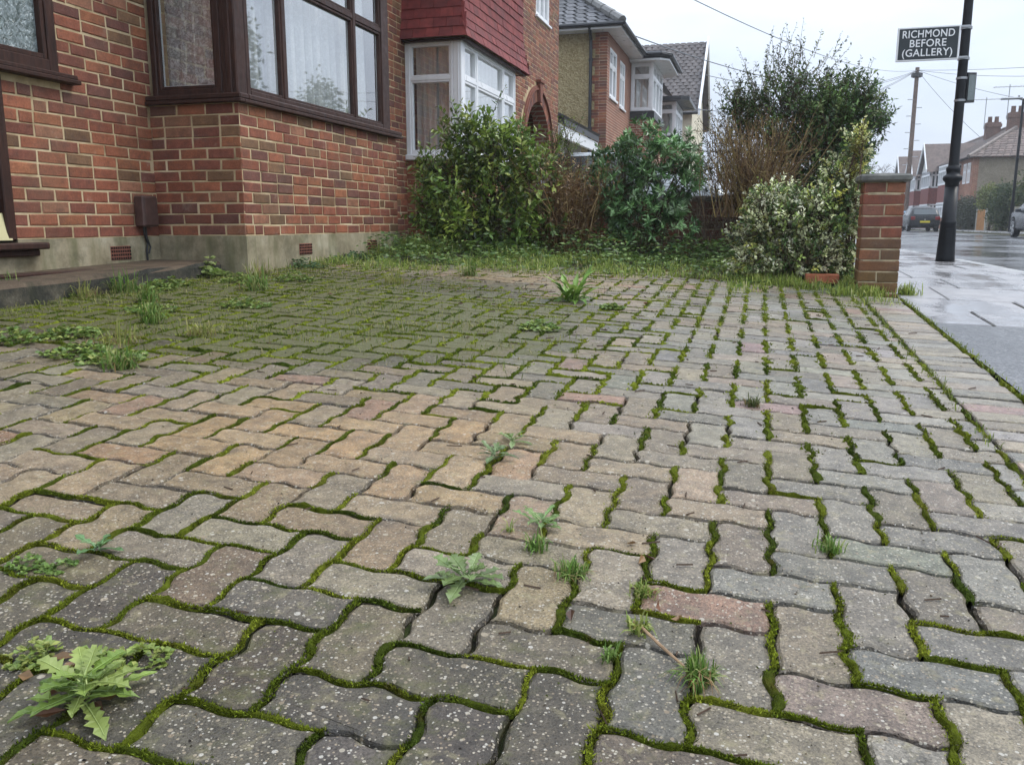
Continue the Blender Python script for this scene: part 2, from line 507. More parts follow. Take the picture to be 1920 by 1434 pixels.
def mat_lace(name, dens, bright):
    n = NT(name); p = n.pos()
    v = n.voro(n.mapv(p, (1, 1, 0.8)), 24)
    f = n.noise(p, 34, 3, 0.6, 1.6)
    flower = n.math('ADD', n.math('MULTIPLY', n.rng(v.outputs['Distance'], 0.18, 0.42, 1, 0), 0.55), n.rng(f, 0.48, 0.6, 0, 0.6), True)
    al = n.math('ADD', dens, n.math('MULTIPLY', flower, 1 - dens), True)
    df = n.n('ShaderNodeBsdfDiffuse'); df.inputs[0].default_value = (bright, bright * 1.01, bright, 1)
    tl = n.n('ShaderNodeBsdfTranslucent'); tl.inputs[0].default_value = (bright, bright, bright, 1)
    m1 = n.n('ShaderNodeMixShader'); m1.inputs[0].default_value = 0.3
    n.l(df.outputs[0], m1.inputs[1]); n.l(tl.outputs[0], m1.inputs[2])
    tr = n.n('ShaderNodeBsdfTransparent')
    mx = n.n('ShaderNodeMixShader'); n.l(al, mx.inputs[0]); n.l(tr.outputs[0], mx.inputs[1]); n.l(m1.outputs[0], mx.inputs[2])
    n.l(mx.outputs[0], n.out.inputs[0])
    return n.m
def mat_wet(name, c0, c1, r0, r1, scale=1.2, bump=0.25, bscale=140, speck=0.0, wetk=0.12, bd=0.004):
    """wet paving or tarmac: damp dark body, patches of standing water with low roughness"""
    n = NT(name); p = n.pos()
    c = n.mix(n.rng(n.noise(p, 7, 6, 0.7), 0.3, 0.7, 0, 1), c0 + (1,), c1 + (1,))
    if speck:
        v = n.voro(p, 120); sp = n.n('ShaderNodeSeparateColor'); n.l(v.outputs['Color'], sp.inputs[0])
        c = n.mix(n.math('MULTIPLY', n.math('GREATER_THAN', sp.outputs[0], 0.8), speck), c, (0.42, 0.42, 0.42, 1))
    w = n.noise(n.mapv(p, (1.0, 0.55, 1)), scale, 5, 0.6)
    wet = n.rng(w, 0.38, 0.60, 0, 1)
    rough = n.rng(wet, 0, 1, r1, r0)
    b = n.n('ShaderNodeBump'); n.l(n.noise(p, bscale, 4, 0.7), b.inputs['Height']); b.inputs['Distance'].default_value = bd
    n.l(n.rng(wet, 0, 1, bump, bump * wetk), b.inputs['Strength'])
    c = n.mix(n.math('MULTIPLY', wet, 0.45), c, tuple(x * 0.45 for x in c0) + (1,))
    return n.bsdf(c, rough, 0.6, 0, b.outputs[0])
def mat_step():
    n = NT('stained_step'); p = n.pos()
    c = n.ramp(n.noise(p, 7, 7, 0.75), [(0.3, (0.012, 0.012, 0.010)), (0.5, (0.045, 0.042, 0.032)), (0.62, (0.085, 0.075, 0.052)), (0.75, (0.16, 0.145, 0.11))])
    up = n.n('ShaderNodeSeparateXYZ'); n.l(n.n('ShaderNodeNewGeometry').outputs['Normal'], up.inputs[0])
    c = n.mix(n.math('MULTIPLY', n.math('GREATER_THAN', up.outputs[2], .6), .55), c, (0.15, 0.10, 0.062, 1))     # rusty brown silt on the tread
    st = n.noise(n.mapv(p, (9, 9, 1.5)), 1.0, 5, 0.65)
    c = n.mix(n.math('MULTIPLY', n.rng(st, 0.5, 0.66, 0, 1), 0.6), c, (0.02, 0.024, 0.014, 1))
    return n.bsdf(c, 0.8, 0.3, 0, n.bump(n.math('ADD', n.noise(p, 70, 5, 0.75), n.noise(p, 12, 3)), 0.8, 0.012))
def mat_wood_frame():
    n = NT('brown_woodstain'); p = n.pos()
    f = n.noise(n.mapv(p, (9, 9, 1.2)), 4, 5, 0.7)
    c = n.ramp(f, [(0.3, (0.022, 0.011, 0.008)), (0.6, (0.050, 0.021, 0.014)), (0.8, (0.085, 0.042, 0.028))])
    return n.bsdf(c, n.rng(n.noise(p, 20, 3), 0.3, 0.7, 0.42, 0.65), 0.28, 0, n.bump(f, 0.3, 0.004))

M = dict(
    brick=mat_brick(), mortar=mat_mortar(), old_mortar=plain('weathered_mortar', (0.40, 0.33, 0.215), 0.95, 0.15, var=0.45, scale=12, bump=0.5), paver=mat_paver(), soil=mat_soil(), joint=mat_soil('joint_dirt', 0.42), moss=mat_moss(),
    leaf=mat_leaf('leaf'), leaf_gloss=mat_leaf('glossy_leaf', 0.3, 0.18, 0.55), grass=mat_leaf('grass_blade', 0.55, 0.3, 0.3), twig=toned('twig_bark', 0.9, 0.2, 0.3, 60, 0.3),
    render=mat_render(), step=mat_step(), wood=mat_wood_frame(), glass=mat_glass(), obscure=mat_obscure(),
    lace=mat_lace('lace_curtain', 0.40, 0.85), net=mat_lace('net_curtain', 0.84, 0.90), grey_net=mat_lace('grey_net_curtain', 0.88, 0.70),
    upvc=plain('white_frame', (0.78, 0.79, 0.80), 0.35, 0.5, var=0.06, scale=3),
    dark=plain('dark_interior', (0.05, 0.048, 0.045), 0.9, 0.2),
    tile=toned('clay_tile', 0.7, 0.35, 0.28, 12, 0.5, 120), airbrick=plain('terracotta', (0.20, 0.078, 0.052), 0.8, 0.3, var=0.3, scale=40),
    hole=plain('vent_hole', (0.012, 0.01, 0.009), 0.95, 0.1),
    slab=plain('old_concrete', (0.055, 0.050, 0.040), 0.75, 0.3, var=0.6, scale=5, bump=0.5, bscale=90),
    cap=plain('coping_concrete', (0.14, 0.14, 0.125), 0.7, 0.35, var=0.45, scale=9, bump=0.5, bscale=120),
    black=plain('black_paint', (0.010, 0.011, 0.013), 0.42, 0.25, var=0.3, scale=8, bump=0.12, bscale=25),
    gutter=plain('black_plastic', (0.018, 0.018, 0.02), 0.4, 0.5, var=0.2),
    brownbox=plain('brown_plastic', (0.075, 0.04, 0.032), 0.5, 0.45, var=0.25, scale=14),
    dash=mat_pebbledash('pebbledash', (0.30, 0.23, 0.11), (0.50, 0.41, 0.24)), dash_far=mat_pebbledash('grey_pebbledash', (0.24, 0.205, 0.15), (0.36, 0.31, 0.24)),
    brick_far=mat_brick_far('brickwork', (0.30, 0.105, 0.065), (0.22, 0.075, 0.052), (0.42, 0.35, 0.26)),
    slate=toned('roof_slate', 0.5, 0.4, 0.3, 8, 0.4, 60), roof_far=toned('roof_tile', 0.7, 0.3, 0.25, 4, 0.4, 20),
    white=plain('white_masonry', (0.70, 0.69, 0.64), 0.8, 0.3, var=0.12), cream=plain('cream_masonry', (0.66, 0.60, 0.46), 0.85, 0.3, var=0.15),
    flag=mat_wet('wet_flagstone', (0.21, 0.20, 0.20), (0.37, 0.355, 0.35), 0.09, 0.46, 2.4, 0.6), asphalt=mat_wet('wet_asphalt', (0.045, 0.047, 0.05), (0.085, 0.087, 0.09), 0.12, 0.45, 0.35, 0.7, 90),
    patch=mat_wet('wet_tarmac_patch', (0.075, 0.077, 0.082), (0.13, 0.132, 0.138), 0.30, 0.52, 2.0, 1.0, 26, 0.35, 1.0, .02), kerb=mat_wet('wet_kerb', (0.26, 0.26, 0.25), (0.42, 0.41, 0.39), 0.15, 0.5, 2.0),
    sign=plain('sign_face', (0.030, 0.037, 0.040), 0.45, 0.4, var=0.1), sign_white=plain('sign_white', (0.80, 0.80, 0.79), 0.45, 0.4, var=0.05),
    grey_board=plain('grey_notice', (0.11, 0.14, 0.14), 0.35, 0.5, var=0.15), pole=plain('weathered_pole', (0.15, 0.105, 0.08), 0.85, 0.2, var=0.35, scale=5),
    wire=plain('wire_grey', (0.16, 0.17, 0.19), 0.6, 0.3, var=0.05), galv=plain('galvanised', (0.35, 0.36, 0.37), 0.4, 0.5, 0.6, var=0.15),
    fence_orange=plain('orange_timber', (0.38, 0.19, 0.07), 0.8, 0.3, var=0.25), fence_grey=plain('grey_timber', (0.25, 0.23, 0.18), 0.85, 0.25, var=0.25), conc=plain('concrete_post', (0.40, 0.39, 0.35), 0.8, 0.3, var=0.15),
    car_dark=plain('dark_car_paint', (0.010, 0.011, 0.013), 0.30, 0.35, 0.0, var=0.08), car_grey=plain('grey_car_paint', (0.045, 0.048, 0.055), 0.28, 0.45, 0.1, var=0.08),
    car_silver=plain('silver_car_paint', (0.30, 0.315, 0.32), 0.2, 0.7, 0.5, var=0.06), car_blue=plain('blue_car_paint', (0.16, 0.25, 0.33), 0.2, 0.7, 0.4, var=0.08),
    car_glass=plain('car_glass', (0.035, 0.045, 0.045), 0.06, 0.8, var=0.1), tyre=plain('tyre_rubber', (0.016, 0.016, 0.017), 0.8, 0.3, var=0.2), alloy=plain('alloy_wheel', (0.42, 0.43, 0.44), 0.3, 0.6, 0.7, var=0.15),
    lamp_red=plain('tail_lamp_red', (0.22, 0.012, 0.012), 0.15, 0.7, var=0.1), plate=plain('yellow_plate', (0.72, 0.60, 0.05), 0.4, 0.4, var=0.05), lamp_white=plain('head_lamp', (0.6, 0.62, 0.64), 0.1, 0.8, var=0.1),
    yellow=plain('yellow_card', (0.60, 0.54, 0.30), 0.6, 0.3, var=0.06), debris=toned('litter', 0.85, 0.25, 0.3, 80, 0.3),
)

# ------------------------------------------------------------------ the ground, pavement and road
def sheet(name, xs, ys, zf, mat, kind='structure', label=None, cols=None):
    V = [(x, y, zf(x, y)) for y in ys for x in xs]
    nx = len(xs); F = []
    for j in range(len(ys) - 1):
        for i in range(nx - 1):
            F += [j * nx + i, j * nx + i + 1, (j + 1) * nx + i + 1, (j + 1) * nx + i]
    o = mesh_np(name, V, F, [4] * (len(F) // 4), None, None, mat, None, (0, 0, 0), True)
    return tag(o, label, None, None, kind)
def lin(a, b, n): return [a + (b - a) * i / (n - 1) for i in range(n)]

def ground_z(x, y):
    if x <= DRIVE_X - .02:
        if y > 6.6: return g(x, y) - 0.004 + 0.02 * math.sin(x * 5.1 + y * 3.3) * math.sin(y * 4.7 - x * 2) * min((y - 6.6) * 2, 1)
        return g(x, y) - 0.075
    if x < KERB_X + .05: return g(x, y) - 0.12
    if x < FAR_KERB_X: return road_z(y) - 0.06
    return far_z(y) - (0.05 if x < 12.3 else 0.0)
gx = [-600, -200, -80, -40, -20, -12, -8, -6] + lin(-5, 0.86, 24) + [DRIVE_X - .02, DRIVE_X + .02, 1.5, KERB_X, KERB_X + .06, 4, 6, 8, 10, FAR_KERB_X, FAR_KERB_X + .05, 12.3, 12.4, 16, 24, 40, 80, 200, 600]
gy = [-400, -100, -30, -10, -3, 0] + lin(1, 6.5, 12) + lin(6.65, 14, 30) + lin(15, 40, 14) + [50, 60, 70, 90, 120, 200, 400, 1200]
sheet('ground', gx, gy, ground_z, M['soil'], label='bare earth of the gardens and plots around the houses')

road = sheet('road', [KERB_X + .012, 4, 5.5, 6.7, 8, 9.5, FAR_KERB_X - .012], [-120, -40, -10] + lin(-3, 20, 24) + [30, 45, 70, 110, 170, 300], lambda x, y: road_z(y) + .03 * (1 - ((x - 6.68) / 4.22) ** 2), M['asphalt'], label='wet grey asphalt street')
pave = sheet('pavement', [DRIVE_X + .01, 1.3, 1.8, KERB_X - .13], [-60, -20, -6] + lin(-3, 14, 18) + [20, 40, 80, 160, 300], lambda x, y: g(x, y) - 0.010, M['joint'], label='wet flagged pavement beside the driveway')
sheet('far_pavement', [FAR_KERB_X + .13, 12.0, 12.32], [-120, -20, 0, 20, 40, 60, 90, 160, 300], lambda x, y: far_z(y), M['flag'], label='pavement on the far side of the street')
# driveway crossover: rough wet tarmac from the drive edge to the dropped kerb
sheet('crossover', lin(DRIVE_X + .012, KERB_X - .13, 6), lin(-4, 5.08, 30), lambda x, y: g(x, y) + 0.004 + 0.004 * math.sin(x * 9 + y * 5), M['patch'], label='rough wet tarmac patch in the pavement next to the driveway')

# flagstones: every slab its own piece, rows staggered
def flag_mesh(x0, x1, y0, y1, tilt):
    mb = MB()
    b = 0.006
    def z(x, y): return g(x, y) + tilt[0] + tilt[1] * (x - x0) + tilt[2] * (y - y0)
    gp = 0.006
    x0 += gp; x1 -= gp; y0 += gp; y1 -= gp
    ring = lambda d, dz: [(x0 + d, y0 + d, z(x0, y0) + dz), (x1 - d, y0 + d, z(x1, y0) + dz), (x1 - d, y1 - d, z(x1, y1) + dz), (x0 + d, y1 - d, z(x0, y1) + dz)]
    V = ring(b, 0) + ring(0, -b) + ring(0, -0.05)
    F = [(0, 1, 2, 3)] + [(4 + i, 4 + (i + 1) % 4, (i + 1) % 4, i) for i in range(4)] + [(8 + i, 8 + (i + 1) % 4, 4 + (i + 1) % 4, 4 + i) for i in range(4)]
    return V, F
y = 5.1; row = 0
rest_flags = MB()
while y < 70:
    h = R.choice((0.6, 0.6, 0.75))
    cuts = [DRIVE_X + .015, 1.62, KERB_X - .13] if row % 2 else [DRIVE_X + .015, 1.24, 1.95, KERB_X - .13]
    if row % 5 == 3: cuts = [DRIVE_X + .015, 1.45, KERB_X - .13]
    for a, b in zip(cuts[:-1], cuts[1:]):
        V, F = flag_mesh(a, b, y, y + h, (R.uniform(-.004, .004), R.uniform(-.004, .004), R.uniform(-.006, .006)))
        if y < 20:
            MB().add(V, F).build('paving_slab', M['flag'], pave)
        else: rest_flags.add(V, F)
    y += h; row += 1
tag(rest_flags.build('paving_slab', M['flag'], pave), kind='stuff')
# kerb stones
kerb = thing('kerb', 'row of wet kerb stones along the near edge of the street', 'kerb', (KERB_X - .06, 5, g(KERB_X, 5)))
kerb['kind'] = 'structure'; del kerb['category']
rest_kerb = MB()
y = -3.0
while y < 60:
    t = kerb_drop(y + .45)
    zt = g(KERB_X, y + .45) - 0.11 + t
    mbk = MB() if 4 < y < 24 else rest_kerb
    mbk.cbox(KERB_X - .125, y + .004, zt - .2, KERB_X, y + .911, zt + R.uniform(-.003, .003), .012)
    if mbk is not rest_kerb: mbk.build('kerb_stone', M['kerb'], kerb)
    y += .915
tag(rest_kerb.build('kerb_stone', M['kerb'], kerb), kind='stuff')
fk = MB()
y = 0.0
while y < 120:
    fk.cbox(FAR_KERB_X, y + .004, far_z(y) - .2, FAR_KERB_X + .125, y + .911, far_z(y) + .006, .012); y += .915
tag(fk.build('far_kerb', M['kerb'], None, (FAR_KERB_X, 0, 0)), 'kerb stones along the far side of the street', kind='structure')

# ------------------------------------------------------------------ the driveway: interlocking blocks laid in herringbone
W = 0.1125; LX0, LY0 = 0.052, 1.01; AMP = 0.0072
HB_X = 0.672                                # herringbone stops here; a soldier course runs to DRIVE_X
def hash2(a, b, k):
    return (math.sin(a * 127.1 + b * 311.7 + k * 74.7) * 43758.5453) % 1
def warp(x, y, ax):                         # S-shaped sides shared by neighbouring blocks
    fx = (x - LX0) / W; fy = (y - LY0) / W
    AMP = 0.0060 * (0.45 + 1.1 * hash2(math.floor(fx + (.5 if ax == 'v' else .01)), math.floor(fy + (.5 if ax == 'h' else .01)), 1 if ax == 'h' else 2))
    def s(t):
        t = t - math.floor(t)
        return math.sin(2 * math.pi * t) + 0.18 * math.sin(6 * math.pi * t)
    if ax == 'h': return (x, y + AMP * s(fx))
    return (x + AMP * s(fy), y)
def drive_limit(x):                         # far edge of the paving under the grass
    return 7.25 if x > -0.9 else 7.25 - 0.25 * (-0.9 - x)
def in_drive(x, y):
    if x < -4.35 or y < 0.25 or y > drive_limit(x): return False
    if y > 5.3 and x < -3.5: return False
    if x < -3.62 and 3.2 < y < 5.5: return False
    return True
sub = sheet('driveway', [-4.6] + lin(-4.4, DRIVE_X, 30), lin(-2.5, 7.5, 40), lambda x, y: g(x, y) - 0.016, M['joint'], label='block paved driveway with mossy joints in front of the brick house')

def smooth(a, b, v):
    t = min(max((v - a) / (b - a), 0), 1); return t * t * (3 - 2 * t)
def bumpf(x, y, cx, cy, rx, ry):
    d = ((x - cx) / rx) ** 2 + ((y - cy) / ry) ** 2
    return math.exp(-d)
def vnoise(x, y, s, seed=0):
    x = x * s + seed * 17.3; y = y * s + seed * 9.1
    ix, iy = math.floor(x), math.floor(y); fx, fy = x - ix, y - iy
    def h(a, b): return (math.sin(a * 127.1 + b * 311.7 + seed * 3.7) * 43758.5453) % 1
    fx = fx * fx * (3 - 2 * fx); fy = fy * fy * (3 - 2 * fy)
    return (h(ix, iy) * (1 - fx) + h(ix + 1, iy) * fx) * (1 - fy) + (h(ix, iy + 1) * (1 - fx) + h(ix + 1, iy + 1) * fx) * fy
def paver_tone(x, y):
    """block colours as delivered (grey, brindle, buff, red) plus stains by area and a wet sheen painted in on the right"""
    r = R.random()
    if r < 0.50: c = np.array((0.185, 0.174, 0.155))
    elif r < 0.78: c = np.array((0.205, 0.178, 0.140))
    elif r < 0.92: c = np.array((0.215, 0.174, 0.142))
    elif r < 0.965: c = np.array((0.245, 0.160, 0.142))
    else: c = np.array((0.16, 0.155, 0.15))
    c = c * R.uniform(0.70, 1.28) * np.array((1 + R.gauss(0, .035), 1, 1 + R.gauss(0, .05)))
    tan = 0.95 * bumpf(x, y, -1.1, 2.0, 0.80, 0.50) * (0.6 + 0.8 * vnoise(x, y, 3.0, 1))
    tan += 0.9 * bumpf(x, y, -1.65, 5.9, 0.75, 0.55)
    tan = min(tan * R.uniform(.35, 1.1), .75)
    c = c * (1 - tan) + np.array((0.36, 0.25, 0.14)) * R.uniform(.85, 1.1) * tan
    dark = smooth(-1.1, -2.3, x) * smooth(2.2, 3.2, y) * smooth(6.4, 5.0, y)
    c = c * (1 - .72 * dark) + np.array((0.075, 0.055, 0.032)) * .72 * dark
    near = smooth(1.45, 1.0, y) * smooth(0.2, -0.3, x)
    c = c * (1 - 0.60 * near) * np.array((1.04, 1.0, .93))
    sheen_zone = smooth(-0.6, 0.1, x) * smooth(1.5, 2.6, y)  # paler, bluer tone painted in for sky reflected off the wet blocks
    c = c * (1 + 0.16 * sheen_zone * np.array((.55, 1.0, 2.0)))
    film = 0.08 + 0.62 * smooth(-0.7, -1.8, x) * smooth(2.3, 3.3, y) * smooth(6.6, 5.2, y) + 0.45 * smooth(-0.2, -1.0, x) * smooth(2.7, 3.6, y) * smooth(5.2, 4.6, y)
    c = c * (1 - .62 * smooth(.25, .6, film)) * np.array((1.06, 1.0, .85)) * .88
    c = c * (1 - np.array((.14, .08, -.04)) * smooth(-.35, .15, x) * smooth(2.4, 1.6, y))
    film += 0.22 * near
    return (*c, min(film * (0.6 + .7 * vnoise(x, y, 2.2, 5)), 1.0))

def paver_geom(cx, cy, lx, ly, wavy=True, clip=None, seg=5):
    """outline, chamfer and sides of one block centred at cx, cy"""
    n_x = max(1, round(lx / W)) * seg if wavy else 2; n_y = max(1, round(ly / W)) * seg if wavy else 2
    x0, x1, y0, y1 = cx - lx / 2, cx + lx / 2, cy - ly / 2, cy + ly / 2
    out = []
    def w(x, y, ax): return warp(x, y, ax) if wavy else (x, y)
    for i in range(n_x): out.append(w(x0 + (x1 - x0) * i / n_x, y0, 'h'))
    for i in range(n_y): out.append(w(x1, y0 + (y1 - y0) * i / n_y, 'v'))
    for i in range(n_x): out.append(w(x1 - (x1 - x0) * i / n_x, y1, 'h'))
    for i in range(n_y): out.append(w(x0, y1 - (y1 - y0) * i / n_y, 'v'))
    if clip is not None:
        out = [(min(px, clip), py) for px, py in out]
    gap = R.uniform(.0024, .0044)
    ang = R.gauss(0, .007); ox, oy = R.gauss(0, .0009), R.gauss(0, .0009)
    ca, sa = math.cos(ang), math.sin(ang)
    def ring(d, dz):
        sx, sy = 1 - 2 * d / lx, 1 - 2 * d / ly
        res = []
        for px, py in out:
            a, b = (px - cx) * sx, (py - cy) * sy
            X, Y = cx + a * ca - b * sa + ox, cy + a * sa + b * ca + oy
            res.append([X, Y, dz])
        return res
    n = len(out)
    top = ring(gap + .0078, 0.0); mid = ring(gap + .0032, -.0026); edge = ring(gap, -.010); bot = ring(gap, -.045)
    V = top + mid + edge + bot
    dh, tx, ty = R.gauss(0, .0016), R.gauss(0, .010), R.gauss(0, .010)
    cz = g(cx, cy) + dh
    for p in V:
        if p[2] > -.03: p[2] += R.uniform(-.0007, .0007); p[0] += R.uniform(-.0011, .0011); p[1] += R.uniform(-.0011, .0011)
        p[2] += cz + (g(p[0], p[1]) - g(cx, cy)) + tx * (p[0] - cx) + ty * (p[1] - cy)
    if R.random() < .28:                    # a chipped corner
        k = R.randrange(n)
        for q in (-1, 0, 1):
            i = (k + q) % n
            for rg in range(2): V[rg * n + i][2] -= R.uniform(.002, .005)
            V[i][0] += (cx - V[i][0]) * .06; V[i][1] += (cy - V[i][1]) * .06
    F = [tuple(range(n))]
    for rg in range(3):
        a, b = rg * n, (rg + 1) * n
        F += [(b + i, b + (i + 1) % n, a + (i + 1) % n, a + i) for i in range(n)]
    return V, F, [V[i] for i in range(0, n, max(1, n // 8))]

pavers = []                                 # (size in view, verts, faces, tone)
owner = {}
i0, i1 = math.floor((-4.5 - LX0) / W), math.ceil((HB_X - LX0) / W)
j0, j1 = math.floor((0.2 - LY0) / W), math.ceil((7.4 - LY0) / W)
pid = 0
for j in range(j0, j1 + 1):
    for i in range(i0, i1 + 1):
        k = (i - j + 1) % 4
        if k == 0: cells = [(i, j), (i + 1, j)]; lx, ly = 2 * W, W
        elif k == 2: cells = [(i, j), (i, j - 1)]; lx, ly = W, 2 * W
        else: continue
        cx = LX0 + W * (sum(c[0] for c in cells) / 2 + .5); cy = LY0 + W * (sum(c[1] for c in cells) / 2 + .5)
        clip = HB_X if cx + lx / 2 > HB_X else None
        if clip and cx - lx / 2 > HB_X - .035: continue
        if not in_drive(cx, cy): continue
        for c in cells: owner[c] = pid
        pid += 1
        seg = 6 if cy < 2.6 else 4
        if clip:
            x0c = cx - lx / 2; nl = HB_X - x0c
            V, F, q = paver_geom(cx, cy, lx, ly, True, clip, seg)
        else:
            V, F, q = paver_geom(cx, cy, lx, ly, True, None, seg)
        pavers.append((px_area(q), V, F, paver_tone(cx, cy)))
y = 0.25                                    # soldier course along the street edge
while y < 6.15:
    w = 0.1125 * R.uniform(.97, 1.02)
    V, F, q = paver_geom((HB_X + DRIVE_X) / 2 + .006, y + w / 2, .232, w, False)
    pavers.append((px_area(q), V, F, paver_tone(.8, y)))
    y += w
pavers.sort(key=lambda t: -t[0])
rest = MB()
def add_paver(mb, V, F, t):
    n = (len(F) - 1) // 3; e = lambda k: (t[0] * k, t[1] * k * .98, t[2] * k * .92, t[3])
    fs = [t] + [e(.80)] * n + [e(.42)] * n + [e(.25)] * n       # rims and sides darker than the top, ring by ring
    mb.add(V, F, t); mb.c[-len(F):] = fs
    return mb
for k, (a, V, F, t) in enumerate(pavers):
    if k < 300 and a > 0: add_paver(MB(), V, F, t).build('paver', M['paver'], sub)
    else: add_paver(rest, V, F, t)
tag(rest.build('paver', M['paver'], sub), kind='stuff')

# moss in the joints: lumpy cushions with a fuzz of tiny shoots
mv, mf, ms, mc = [], [], [], []
def moss_add(V, F, c):
    n = len(mv); mv.extend(V)
    for f in F: mf.extend(i + n for i in f); ms.append(len(f)); mc.append(c)
def moss_p(x, y, ax):
    near = smooth(1.75, 1.3, y)
    tanz = smooth(-0.1, -0.5, x) * smooth(1.35, 1.6, y) * smooth(2.9, 2.5, y)
    mid = smooth(-0.15, -0.5, x) * smooth(2.5, 2.9, y)
    if ax == 'v': p = (1.0 if y > 1.75 else .85) * (1 - .35 * tanz)
    else: p = 0.10 + 0.42 * near * smooth(.55, -.1, x) + .12 * near * smooth(.3, -.2, x) + 0.2 * near + 0.5 * mid
    pk = 0.9 * bumpf(x, y, -1.65, 5.9, 0.9, 0.7)
    return p * (1 - min(pk, .9)) * (0.65 + 0.8 * vnoise(x, y, 2.5, 3))
def moss_tone():
    k = R.random()
    a, b, d = np.array((0.135, 0.17, 0.014)), np.array((0.24, 0.27, 0.026)), np.array((0.06, 0.09, 0.011))
    c = a * (1 - k) + (b if R.random() < .6 else d) * k
    return (*c, 1)
def moss_run(path, width, hgt, fuzz, near):
    n = len(path); V = []; F = []
    K = 5 if near else 4
    for i, (x, y) in enumerate(path):
        a = path[max(i - 1, 0)]; b = path[min(i + 1, n - 1)]
        dx, dy = b[0] - a[0], b[1] - a[1]; l = math.hypot(dx, dy) or 1
        nx, ny = -dy / l, dx / l
        e = min(1, .35 + min(i, n - 1 - i) * .5)
        br_ = smooth(.22, .45, vnoise(x, y, 17, 12)); wv = width * (.20 + 1.45 * vnoise(x, y, 75, 8)) * e * (.25 + .75 * br_); hv = hgt * (.0 + 1.4 * vnoise(x, y, 50, 9)) * e * br_ - .003 * (1 - br_)
        z = g(x, y)
        for k in range(K):
            t = k / (K - 1) * 2 - 1
            V.append((x + nx * t * wv, y + ny * t * wv, z - .007 + (hv + .007) * (1 - t * t) ** .7 + R.uniform(-.0012, .0012)))
    for i in range(n - 1):
        for k in range(K - 1):
            F.append((i * K + k, (i + 1) * K + k, (i + 1) * K + k + 1, i * K + k + 1))
    c = moss_tone(); mx_, my_ = path[n // 2]
    if not near:
        k = 1 + .45 * smooth(0.9, -.8, mx_); c = (c[0] * k * .98, c[1] * k, c[2] * k, 1)
    moss_add(V, F, (c[0] * .7, c[1] * .7, c[2] * .7, 1))
    for _ in range(fuzz):
        i = R.randrange(n - 1); t = R.random()
        x = path[i][0] * (1 - t) + path[i + 1][0] * t; y = path[i][1] * (1 - t) + path[i + 1][1] * t
        off = R.gauss(0, width * .75)
        a = R.uniform(0, 6.283); x += off * math.cos(a); y += off * math.sin(a)
        z = g(x, y) + hgt * .45 * max(0, 1 - abs(off) / (width * 1.5)) - .002
        s = R.uniform(.0010, .0024) * (1 if near else 2.6); hh = R.uniform(.002, .006) * (1 if near else 1.6)
        a = R.uniform(0, 6.283); dx, dy = math.cos(a) * s, math.sin(a) * s
        lx, ly = R.gauss(0, .003), R.gauss(0, .003)
        k = (R.choice((.5, .8, 1.1, 1.5, 2.0)) if near else R.choice((.55, .75, .95, 1.2))) * R.uniform(.8, 1.2)
        moss_add([(x - dx, y - dy, z), (x + dx, y + dy, z), (x + lx, y + ly, z + hh)], [(0, 1, 2)], (c[0] * k, c[1] * k, c[2] * k, 1))
for j in range(j0, j1 + 1):
    for i in range(i0, i1 + 1):
        if (i, j) not in owner: continue
        for ax, nb in (('h', (i, j - 1)), ('v', (i - 1, j))):
            if nb not in owner or owner[nb] == owner[(i, j)]: continue
            x0, y0 = LX0 + i * W, LY0 + j * W
            mx, my = (x0 + W / 2, y0) if ax == 'h' else (x0, y0 + W / 2)
            if mx > HB_X - .02 or R.random() > moss_p(mx, my, ax): continue
            near = my < 2.4
            N = 9 if near else 6
            path = []
            for k in range(N):
                t = k / (N - 1)
                path.append(warp(x0 + W * t, y0, 'h') if ax == 'h' else warp(x0, y0 + W * t, 'v'))
            rt = smooth(1.5, 2.3, my) * smooth(-.9, -.2, mx); wd = (.0080 + .0042 * rt if ax == 'v' else .0046) * R.choice((.55, .8, 1.0, 1.0, 1.35)) * R.uniform(.8, 1.2) * (1 + .5 * smooth(2.2, 4, my))
            moss_run(path, wd, R.uniform(.001, .0085) * (1 if my < 2.5 else 1.25) + .003 * rt * (ax == 'v'), 300 if my < 1.5 else 150 if near else 46, near)
for xe, pr in ((HB_X, .93), (DRIVE_X + .004, .8)):     # the two long joints beside the soldier course
    y = .3
    while y < 6.1:
        if R.random() < pr and vnoise(xe, y, 3, 2) > .18:
            path = [(xe + .006 * math.sin(40 * (y + t)) , y + t) for t in lin(0, .12, 8)]
            moss_run(path, .013 * R.uniform(.7, 1.3), R.uniform(.006, .014), 70 if y < 2.5 else 34, y < 2.5)
        y += .115
moss = mesh_np('moss', mv, mf, ms, mc, None, M['moss'], None, (0, 0, 0), False)
tag(moss, 'green moss filling the joints of the block paving', None, None, 'stuff')

